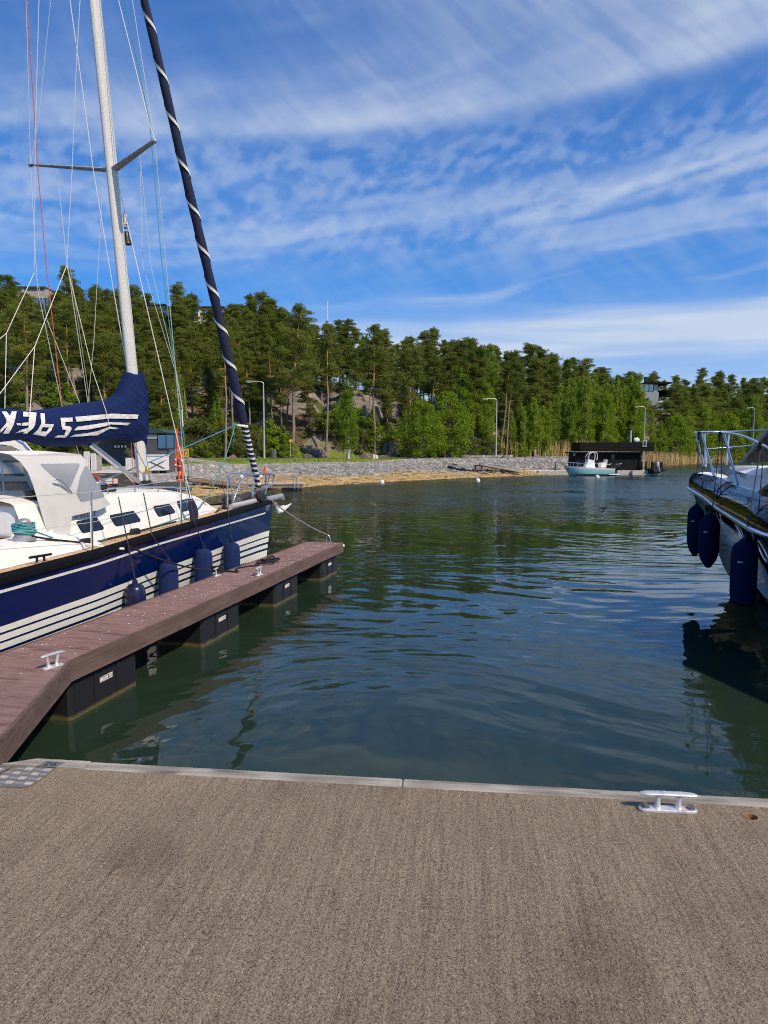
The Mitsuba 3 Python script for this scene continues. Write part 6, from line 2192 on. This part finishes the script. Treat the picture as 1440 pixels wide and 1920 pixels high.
# litter bin, small sign post, white box
k = thing('litter_bin', 'dark grey litter bin beside the first lamp post', 'bin')
p = at_y(513, 858, 63.5)
p[2] = ground(p[0], p[1])
obj('bin', MB().lathe([(.26, -.1), (.28, .55), (.25, .80), (.10, .86), (0, .86)], p, 14), 'm_greywall', k, smooth=40)
k = thing('path_sign', 'small yellow sign on a thin grey post by the path', 'sign')
p = at_y(545, 858, 64.0)
p[2] = ground(p[0], p[1])
obj('post', MB().tube([p - [0, 0, .1], p + [0, 0, 1.75]], .035, 7), 'm_galv', k)
obj('panel', MB().box(p + [.03, -.05, 1.62], (.26, .02, .22)), 'm_yellow', k)
k = thing('white_crate', 'two small white boxes beside the road on the grass', 'crate')
p = at_y(704, 858, 66.0)
p[2] = ground(p[0], p[1])
obj('box', MB().box(p + [-.13, 0, .18], (.22, .3, .44), None, .02), 'm_white', k)
obj('box', MB().box(p + [.14, .05, .16], (.20, .3, .38), None, .02), 'm_white', k)
# railing with concrete posts
rk_ = thing('road_railing', 'white pipe railing with four pale concrete posts above the gravel bank', 'railing')
RY = 74.0
tops_ = []
for px in (876, 906, 935, 958):
    p = at_y(px, 858, RY + (px - 876) * .03)
    gz0 = ground(p[0], p[1])
    ztop = zpx(853.5, p[1])
    p[2] = min(gz0, ztop - .3)
    obj('post', MB().box(np.array([p[0], p[1], (p[2] + ztop) / 2 - .1]), (.30, .30, ztop - p[2] + .2), None, .04), 'm_concretepale', rk_)
    tops_.append(np.array([p[0], p[1], ztop]))
for dz_ in (.10, .32):
    obj('pipe', MB().tube(np.array(tops_) - [0, .0, dz_], .045, 7), 'm_galv', rk_)
obj('pipe', MB().tube([tops_[0] - [0, 0, .10], tops_[0] + [-.75, -.2, -.22], at_y(864, 861, RY - .4)], .045, 7), 'm_galv', rk_)

# right hand gangway and concrete pontoon
gw = thing('gangway', 'grey gangway with a pipe handrail from the gravel bank down to the concrete pontoon', 'gangway')
h0, h1, h2 = at_y(853, 871.5, 62.0), at_y(893, 870, 62.5), at_y(972, 884.5, 64.5)
for a_, b_, nm in ((h0, h1, 'ramp'), (h1, h2, 'deck')):
    d = b_ - a_
    L_ = float(np.linalg.norm(d))
    dn_ = d / L_
    sd_ = norm(np.cross(dn_, [0, 0, 1]))
    R_ = np.stack([dn_, sd_, np.cross(dn_, sd_)]).T
    obj(nm, MB().box((a_ + b_) / 2, (L_, 1.3, .14), R_), 'm_palewood', gw)
for px in (891, 903):
    t0 = at_y(px, 871, 62.3)
    obj('leg', MB().box(np.array([t0[0], 62.2, (t0[2] + 0) / 2]), (.14, .14, t0[2] + .3)), mat('m_rustbeam', (.10, .05, .035), .8) if 'm_rustbeam' not in scene else 'm_rustbeam', gw)
obj('cross_beam', MB().box(at_y(897, 872.5, 62.05), (.75, .12, .14)), 'm_rustbeam', gw)
for k_, off in enumerate((.02, .55)):
    pts = [at_y(x, y + off * 20, 64.6) for x, y in ((907, 857.5), (935, 861), (968, 865.5))]
    obj('handrail', MB().tube(pts, .035, 6), 'm_galv', gw)
for x, y, yb in ((907, 857.5, 872), (922, 859.5, 874), (937, 861.5, 878), (953, 863.5, 881), (968, 865.5, 884)):
    obj('rail_post', MB().tube([at_y(x, y, 64.6), at_y(x, yb, 64.6)], .03, 6), 'm_galv', gw)
cpn = thing('concrete_pontoon', 'long low grey concrete pontoon carrying the black floating sauna', 'pontoon')
SY = 66.0
CZ = zpx(882.5, SY)
for p0, p1 in ((948, 1000), (1000.3, 1062), (1062.3, 1118), (1118.3, 1172), (1172.3, 1222)):
    c, s_, R = slab_px(p0, p1, -.4, CZ, SY + 1.5, SY + 1.9, 3.0)
    obj('section', MB().box(c, s_, R, .03), 'm_concretepale', cpn)
for px in (1041, 1087, 1102, 1118, 1133, 1149):
    b = at_y(px, 882, SY + .25)
    b[2] = CZ
    obj('bollard_post', MB().tube([b, b + [0, 0, .78]], .05, 7), 'm_black', cpn)
rp2 = [np.array([*at_y(px, 882, SY + .25)[:2], CZ + .68]) for px in (1102, 1118, 1133, 1149, 1166)]
rope_pts = np.vstack([sag(a_, b_, .10, 6) for a_, b_ in zip(rp2[:-1], rp2[1:])])
obj('rope_rail', MB().tube(rope_pts, .03, 5), 'm_ropewhite', cpn)

# black floating sauna
sa = thing('floating_sauna', 'black boxy floating sauna with a roof terrace moored at the far pontoon', 'floating building')
c, s_, R = slab_px(1073, 1193, CZ + .004, zpx(849, SY + 1.0), SY + 2.4, SY + 2.4, 2.8)
cabw = obj('cabin', MB().box(c, s_, R), 'm_blackwall', sa)
zc0, zc1 = CZ, zpx(849, SY + 1.0)
nB = 9
for i in range(nB):
    hh = (zc1 - zc0) / nB
    cc_ = np.array([c[0], SY + .985, zc0 + hh * (i + .5)])
    obj('board', MB().box(cc_, (s_[0] + .01, .03, hh - .025)), 'm_blackwall', cabw)
c, s_, R = slab_px(1068, 1193, zpx(849.5, SY), zpx(847.5, SY), SY + 2.2, SY + 2.2, 3.4)
obj('eaves', MB().box(c, s_, R), 'm_blackwall', sa)
c, s_, R = slab_px(1079, 1215, zpx(846, SY), zpx(829, SY), SY + 2.3, SY + 2.3, 3.1)
tb_ = obj('terrace_wall', MB().box(c, s_, R), 'm_blackwall', sa)
for i in range(5):
    z_ = zpx(846, SY) + (zpx(829, SY) - zpx(846, SY)) * (i + .5) / 5
    obj('board', MB().box(np.array([c[0], SY + .735, z_]), (s_[0] + .01, .03, (zpx(829, SY) - zpx(846, SY)) / 5 - .025)), 'm_blackwall', tb_)
c, s_, R = slab_px(1108, 1120, CZ + .02, zpx(853, SY), SY + .95, SY + .95, .05)
obj('door', MB().box(c, s_, R), 'm_black', sa)
c, s_, R = slab_px(1146, 1153, zpx(861.5, SY), zpx(851.5, SY), SY + .95, SY + .95, .06)
f_ = obj('window', MB().box(c, s_, R), 'm_black', sa)
c, s_, R = slab_px(1147, 1152, zpx(860.5, SY), zpx(852.5, SY), SY + .915, SY + .915, .02)
obj('pane', MB().box(c, s_, R), 'm_glassdark', f_)
c, s_, R = slab_px(1075, 1078.5, zpx(855, SY), zpx(850, SY), SY + .95, SY + .95, .03)
obj('blue_plate', MB().box(c, s_, R), 'm_signblue', sa)
c, s_, R = slab_px(1204.5, 1212, zpx(838, SY), zpx(825.5, SY), SY + .66, SY + .66, .05)
f_ = obj('solar_frame', MB().box(c, s_, R), 'm_galv', sa)
c, s_, R = slab_px(1206, 1210.5, zpx(836.5, SY), zpx(827, SY), SY + .63, SY + .63, .02)
obj('solar_cells', MB().box(c, s_, R), 'm_glassdark', f_)
obj('stove_pipe', MB().tube([at_y(1182.5, 829, SY + 2.5), at_y(1182.5, 806, SY + 2.5)], .10, 10), 'm_galv', sa, smooth=True)
obj('pipe_cap', MB().lathe([(.15, 0), (.15, .08), (0, .12)], at_y(1182.5, 806.5, SY + 2.5), 12), 'm_black', sa)
obj('dish', MB().ball(at_y(1193.5, 825, SY + 2.0), .30, 2, (1, .5, .8)), 'm_white', sa, smooth=True)
for a_, b_ in (((1204, 846), (1195, 880)), ((1200, 847), (1200, 880)), ((1197, 856), (1204, 846))):
    obj('strut', MB().tube([at_y(*a_, SY + .9), at_y(*b_, SY + .9)], .06, 6), 'm_blackwall', sa)
for i in range(6):
    obj('stair_tread', MB().box(at_y(1196.5, 850 + i * 4.6, SY + 2.4), (.9, .35, .05)), 'm_palewood', sa)
wp = []
for px in (1203, 1211, 1222, 1230, 1237):
    b = at_y(px, 880, SY + .4)
    b[2] = CZ
    obj('mooring_bollard', MB().tube([b, b + [0, 0, .85]], .07, 7), 'm_blackwall', sa)
# black inflatable with tilted outboards beside the pontoon
kb = thing('inflatable_boat', 'black inflatable boat with raised outboard at the right end of the far pontoon', 'boat')
i0, i1 = at_y(1222, 886.5, SY - .6), at_y(1247, 884.5, SY + .8)
for o_ in (0, .8):
    obj('tube', MB().tube([i0 + [0, o_, .12], (i0 + i1) / 2 + [0, o_, .16], i1 + [0, o_, .22]], [.24, .24, .10], 12), 'm_blackmatt', kb, smooth=True)
for px in (1224, 1233, 1240):
    obj('outboard', MB().box(at_y(px, 871, SY - .2), (.34, .3, .5), None, .08).tube([at_y(px + 1, 874, SY - .2), at_y(px + 4, 884, SY - .2)], [.09, .06], 8), 'm_galv' if px == 1233 else 'm_black', kb, smooth=40)

# aqua centre console boat
AQ = Frame((0, 0), 0)
BY = 64.0
bk2 = thing('console_boat', 'small turquoise and white centre console boat moored at the far pontoon', 'motorboat')
x0, x1 = Xat(1058, BY), Xat(1150, BY)
BL = x1 - x0
bow = np.array([x0, BY + .3, 0])


def bb(t, v, z):
    return bow + np.array([t * BL, v, z])


ts = np.linspace(0, 1, 26)
bhw = 1.0 * np.sqrt(np.clip(1 - (1 - np.clip(ts / .55, 0, 1)) ** 2.2, 0, 1)) * .95 + .01
shz = .92 - .28 * ts ** .7
rows = []
for kq, (bf, zf) in enumerate([(1, 1), (.97, .80), (.93, .45), (.86, .22), (.5, .05), (0, -.08)]):
    tt_ = ts + (1 - zf) * .13 * (1 - ts)
    rows.append(np.stack([bow[0] + tt_ * BL, bow[1] - bhw * bf, np.maximum(shz * zf, -.2 + 0 * ts)], -1))
P = np.stack(rows, 1)
mat('m_aqua', (0.34, 0.64, 0.64), .25, coat=.5)
mir2 = P.copy()
mir2[..., 1] = 2 * bow[1] - mir2[..., 1]
hk2 = obj('hull', MB().grid(P[:, 1:4], flip=False).grid(mir2[:, 1:4], flip=True), 'm_aqua', bk2, smooth=40)
obj('gunwale', MB().grid(P[:, :2]).grid(mir2[:, :2], flip=True), 'm_white', hk2, smooth=40)
obj('bottom', MB().grid(P[:, 3:]).grid(mir2[:, 3:], flip=True), 'm_offwhite', hk2, smooth=40)
dkq = np.stack([P[:, 0], mir2[:, 0]], 1)
dkq[..., 2] -= .03
obj('deck', MB().grid(dkq, flip=True), 'm_white', hk2)
tr_ = MB()
e_ = np.vstack([P[-1], mir2[-1][::-1]])
tr_.add(np.vstack([e_, e_.mean(0)]), [[i, (i + 1) % len(e_), len(e_)] for i in range(len(e_))])
obj('transom', tr_, 'm_white', hk2)
obj('console', MB().prism(Polygon([(.0, 0), (.95, 0), (.85, .75), (.35, .85)]), .8, np.stack([[1, 0, 0], [0, 0, 1], [0, 1, 0]]), bb(.42, -.4, .62)), 'm_white', bk2)
ws = obj('windscreen', MB().tube(spline([bb(.50, -.38, 1.35), bb(.53, -.36, 2.0), bb(.60, -.36, 2.12), bb(.66, -.38, 1.4)], 20), .03, 6).tube(spline([bb(.50, .38, 1.35), bb(.53, .36, 2.0), bb(.60, .36, 2.12), bb(.66, .38, 1.4)], 20), .03, 6), 'm_white', bk2, smooth=True)
obj('pane', MB().grid(np.array([[bb(.51, -.36, 1.35), bb(.54, -.34, 2.0)], [bb(.51, .36, 1.35), bb(.54, .34, 2.0)]])), 'm_vinyl', ws)
obj('seat', MB().box(bb(.80, 0, .95), (.5, .9, .45), None, .05).box(bb(.86, 0, 1.28), (.10, .9, .35), None, .03), 'm_white', bk2)
brl = MB()
for sg_ in (-1, 1):
    brl.tube([bb(.02, sg_ * .05, 1.22), bb(.15, sg_ * .55, 1.20), bb(.36, sg_ * .82, 1.10), bb(.40, sg_ * .85, .85)], .022, 6)
    for t_, v_ in ((.12, .45), (.25, .72)):
        brl.tube([bb(t_, sg_ * v_, .85), bb(t_, sg_ * v_, 1.19)], .018, 5)
obj('bow_rail', brl, 'm_chrome', bk2, smooth=True)
obj('swim_platform', MB().box(bb(.99, -.55, .12), (.9, .6, .10), None, .03), 'm_white', bk2)
ob = thing('outboard_motor', 'big black outboard motor on the stern of the turquoise boat', 'outboard motor')
oc = bb(1.075, 0, .85)
obj('cowl', MB().box(oc, (.78, .55, .62), None, .16), 'm_black', ob, smooth=40)
obj('leg', MB().box(oc - [0.02, 0, .65], (.38, .20, .95), None, .05), 'm_black', ob, smooth=40)
obj('bracket', MB().box(oc - [.36, 0, .35], (.20, .34, .4)), 'm_black', ob)
BUOY = [(716, 906, 'small white buoy off the straw beach, leftmost of three'), (896, 903, 'small white buoy before the stony shore, middle one of three'), (1120, 896, 'small white buoy in front of the turquoise boat')]
for px, py, lab in BUOY:
    k = thing('buoy', lab, 'buoy')
    p = at_z(px, py, 0.0)
    obj('float', MB().lathe([(0, -.12), (.13, -.08), (.17, .05), (.15, .17), (.06, .22), (0, .23)], p, 16), 'm_white', k, smooth=50)
    obj('ring', MB().tube([p + [0.05 * math.cos(a), 0, .26 + .05 * math.sin(a)] for a in np.linspace(0, 2 * PI, 13)], .012, 5, caps=False), 'm_galv', k)

# swallow skimming the water
bd = thing('bird', 'small dark bird flying low over the water near the motorboat', 'bird')
bo = at_y(1132, 953, 17.5)
m_ = MB().tube(spline([bo + [.075, 0, .01], bo + [.05, 0, .015], bo, bo + [-.06, .01, 0], bo + [-.10, .015, -.01]], 14), np.interp(np.linspace(0, 1, 14), [0, .15, .45, .8, 1], [.004, .018, .022, .012, .004]), 10)
bdk = obj('body', m_, 'm_blackmatt', bd, smooth=True)
obj('head', MB().ball(bo + [.058, 0, .015], .019, 2, (1.2, 1, 1)), 'm_blackmatt', bdk, smooth=True)
for sgn, dzw in ((1, .03), (-1, -.11)):
    wv2 = np.array([[.035, 0, .01], [-.02, 0, .008], [.0, sgn * .06 - .01, dzw * .5], [-.055, sgn * .05 - .01, dzw * .55], [-.07, sgn * .13 - .02, dzw], [-.10, sgn * .12 - .02, dzw]])
    top_ = bo + wv2 + [0, 0, .003]
    bot_ = bo + wv2 - [0, 0, .003]
    f_ = np.array([[0, 1, 2], [1, 3, 2], [2, 3, 4], [3, 5, 4]])
    obj('wing', MB().add(np.vstack([top_, bot_]), np.vstack([f_, f_[:, ::-1] + 6, [[0, 2, 6], [2, 8, 6], [2, 4, 8], [4, 10, 8], [1, 7, 3], [3, 7, 9], [3, 9, 5], [5, 9, 11], [4, 5, 10], [5, 11, 10]]])), 'm_blackmatt', bd)
obj('tail', MB().add(np.vstack([bo + np.array([[-.09, .012, -.006], [-.09, .02, -.008], [-.17, .03, -.02], [-.16, .005, -.02]]), bo + np.array([[-.09, .012, -.010], [-.09, .02, -.012], [-.17, .03, -.023], [-.16, .005, -.023]])]), [[0, 1, 2], [0, 2, 3], [4, 6, 5], [4, 7, 6], [0, 4, 1], [1, 4, 5], [2, 6, 3], [3, 6, 7]]), 'm_blackmatt', bd)

# ---------------------------------------------------------------- houses on the hill


def house_box(k, px0, px1, top, bot, y, depth, m, name='wall'):
    c, s_, R = slab_px(px0, px1, zpx(bot, y), zpx(top, y), y + depth / 2, y + depth / 2, depth)
    return obj(name, MB().box(c, s_, R), m, k)


HY = 92.0
hb1 = thing('apartment_building', 'flat roofed beige building showing above the pines at the left', 'building')
house_box(hb1, 52, 126, 540, 690, HY, 9, 'm_beige')
c, s_, R = slab_px(51, 127, zpx(540, HY) + .002, zpx(537.5, HY), HY + 4.5, HY + 4.5, 9.6)
obj('roof', MB().box(c, s_, R), 'm_greywall', hb1)
c, s_, R = slab_px(52, 58, zpx(620, HY), zpx(538.5, HY), HY - .06, HY - .06, .12)
obj('corner_column', MB().box(c, s_, R), 'm_concretepale', hb1)
for (a_, b_, t_, o_) in [(60 + i * 12.5, 71 + i * 12.5, 560 + j * 26, 579 + j * 26) for i in range(5) for j in range(3)]:
    c, s_, R = slab_px(a_ - .6, b_ + .6, zpx(o_ + .8, HY), zpx(t_ - .8, HY), HY - .02, HY - .02, .10)
    f_ = obj('window', MB().box(c, s_, R), 'm_black', hb1)
    c, s_, R = slab_px(a_, b_, zpx(o_, HY), zpx(t_, HY), HY - .075, HY - .075, .02)
    obj('pane', MB().box(c, s_, R), 'm_skyglass', f_)
hb2 = thing('white_villa', 'white flat roofed villa with balconies on the hilltop left of the headsail', 'house')
HY2 = 96.0
house_box(hb2, 303, 330, 573, 640, HY2, 7, 'm_offwhite')
house_box(hb2, 322, 392, 578, 650, HY2 + 2, 7, 'm_offwhite')
house_box(hb2, 392, 434, 577, 640, HY2 + 4, 7, 'm_offwhite')
for a_, b_, t_, yy in ((301, 332, 571, HY2), (320, 394, 576, HY2 + 2), (391, 436, 575, HY2 + 4)):
    c, s_, R = slab_px(a_, b_, zpx(t_ + 2, yy) + .003, zpx(t_, yy), yy + 3.4, yy + 3.4, 7.8)
    obj('roof', MB().box(c, s_, R), 'm_greywall', hb2)
for a_, b_, t_, o_, yy in ((306, 316, 583, 597, HY2), (319, 327, 583, 597, HY2), (334, 352, 588, 600, HY2 + 2), (358, 376, 588, 600, HY2 + 2), (404, 418, 588, 602, HY2 + 4)):
    c, s_, R = slab_px(a_ - .7, b_ + .7, zpx(o_ + .7, yy), zpx(t_ - .7, yy), yy - .02, yy - .02, .1)
    f_ = obj('window', MB().box(c, s_, R), 'm_black', hb2)
    c, s_, R = slab_px(a_, b_, zpx(o_, yy), zpx(t_, yy), yy - .075, yy - .075, .02)
    obj('pane', MB().box(c, s_, R), 'm_skyglass', f_)
c, s_, R = slab_px(322, 350, zpx(603, HY2), zpx(596, HY2), HY2 + .6, HY2 + .6, .06)
obj('glass_balcony', MB().box(c, s_, R), mat('m_balcony', (.30, .48, .46), .1), hb2)
fp_ = thing('flagpole', 'thin white flagpole standing above the pines', 'flagpole')
fx_ = at_y(614, 568, 92.0)
obj('pole', MB().tube([[fx_[0], 92.0, ground(fx_[0], 92.0)], [fx_[0], 92.0, fx_[2]]], [.11, .055], 8), 'm_white', fp_, smooth=True)
obj('knob', MB().ball(fx_ + [0, 0, .06], .10, 2), 'm_white', fp_, smooth=True)
HY3 = 138.0
hb3 = thing('glass_pavilion', 'low black roofed house with glazed blue grey corner room on the rock', 'house')
house_box(hb3, 1196, 1222, 735, 760, HY3, 5, mat('m_bluegrey', (.26, .31, .36), .6), 'base')
for a_, b_ in ((1197, 1203.5), (1204.2, 1213), (1213.7, 1221)):
    c, s_, R = slab_px(a_, b_, zpx(734, HY3), zpx(721, HY3), HY3 + .02, HY3 + .02, .06)
    obj('window', MB().box(c, s_, R), 'm_skyglass', hb3)
house_box(hb3, 1197, 1221, 721, 735, HY3 + .1, 4.6, 'm_offwhite', 'room')
for px in (1196.6, 1203.8, 1213.3, 1221.4):
    c, s_, R = slab_px(px - .35, px + .35, zpx(735, HY3), zpx(720, HY3), HY3 - .04, HY3 - .04, .14)
    obj('mullion', MB().box(c, s_, R), 'm_greywall', hb3)
c, s_, R = slab_px(1194, 1240, zpx(720, HY3) + .004, zpx(717, HY3), HY3 + 3, HY3 + 3, 8)
obj('roof', MB().box(c, s_, R), 'm_blackwall', hb3)
c, s_, R = slab_px(1232, 1305, zpx(731.5, HY3 + 4), zpx(729, HY3 + 4), HY3 + 8, HY3 + 8, 5)
obj('roof', MB().box(c, s_, R), 'm_blackwall', hb3)
house_box(hb3, 1238, 1298, 731.8, 742, HY3 + 6, 3.6, 'm_blackwall')
obj('chimney', MB().tube([at_y(1210, 718, HY3 + 2), at_y(1210, 708, HY3 + 2)], .25, 8), 'm_black', hb3)

# ---------------------------------------------------------------- rocks on the slope


def rock(label, px, py, y, size, seed, sc=(1, .8, .7), group=None):
    k = key_for('boulder')
    p = at_y(px, py, y)
    p[2] = ground(p[0], y)
    m = trimesh.creation.icosphere(3, 1.0)
    d = m.vertices
    r = 1 + .55 * (meshkit.fbm(d * 1.4 + seed * 7, 3, seed) - .5) + .25 * np.abs(meshkit.fbm(d * 3 + seed, 3, seed + 1) - .5)
    # split along flat planes, as granite breaks
    v = d * r[:, None]
    rs3 = np.random.RandomState(seed)
    for _ in range(7):
        nn3 = norm(rs3.normal(0, 1, 3))
        dd = v @ nn3
        cut = rs3.uniform(.55, .85)
        v = v - np.clip(dd - cut, 0, None)[:, None] * nn3
    v = v * np.asarray(sc) * size
    a = rs3.uniform(0, 6.28)
    v = v @ rotz(a).T + p + [0, 0, size * sc[2] * .35]
    scene[k] = mikit.ply((v, m.faces), 'm_rock', smooth=28)
    tag(k, label, 'boulder', group)


mat('m_rock', proc(lambda p, n, uv: mix((0.085, 0.078, 0.07), (0.29, 0.25, 0.215), fbm(p.x * 1.7, p.y * 1.7, p.z * 2.6, octaves=5)) * (1 - .6 * smoothstep(.58, .66, fbm(p.x * 2.6 + 9, p.y * 2.6, p.z * .9, octaves=3)))), .95, spec=.15)
rr5 = np.random.default_rng(21)
GB = 'boulders strewn along the foot of the hill'
for i in range(40):
    px = rr5.uniform(300, 960)
    y = hill_depth(px) + rr5.uniform(-.4, 3.5)
    rock('grey brown granite boulder, one of many along the foot of the hill', px, 840, y, float(rr5.uniform(.22, .65)), 300 + i, (1, .8, .6), GB)
for i, (px, py, back, sz_, lab) in enumerate([
    (735, 832, 1.5, 1.3, 'big pale granite slab below the two tall pines, left part of the scree'), (765, 836, .9, 1.3, 'pale granite block at the right end of the scree below the tall pines'),
    (712, 822, 3.0, 1.1, 'dark overhanging block at the left edge of the scree'), (690, 770, 9, 2.3, 'dark grey rock face behind the bright birch, right of it'),
    (640, 755, 9, 1.7, 'rounded grey boulder in shade behind the bright birch, left of it'), (660, 730, 13, 2.0, 'rock face high on the slope above the bright birch'),
    (730, 745, 12, 1.8, 'tilted pale rock slab between the pines above the scree'), (120, 745, 5, 2.2, 'pale rock ledge behind the sail cover'), (60, 752, 5, 1.9, 'rock ledge low behind the sail cover at the left'),
    (190, 752, 6, 1.8, 'rock ledge behind the sail cover near the mast'), (575, 815, 2.0, .7, 'brown rock in the bank right of the first lamp post'), (600, 825, 1.2, .9, 'tan stone in the bare bank below the pines'), (1226, 758, 20, 3.6, 'bare sloping rock below the glass pavilion'), (1244, 782, 9, 3.4, 'reddish bare rock low beneath the glass pavilion')]):
    rock(lab, px, py, hill_depth(px) + back, sz_, 400 + i, (1.1, .9, .75))
r7 = np.random.default_rng(31)
for i, (px, py, s) in enumerate([(847, 886, .45), (870, 882, .55), (905, 887, .40), (930, 884, .5), (860, 893, .3), (948, 880, .4), (1005, 878, .4)]):
    p = at_z(px, py, .3)
    rock('tan quarried stone at the water edge by the gangway, one of several', px, py, p[1], s, 500 + i, (1.2, .9, .6), 'quarried stones by the gangway')
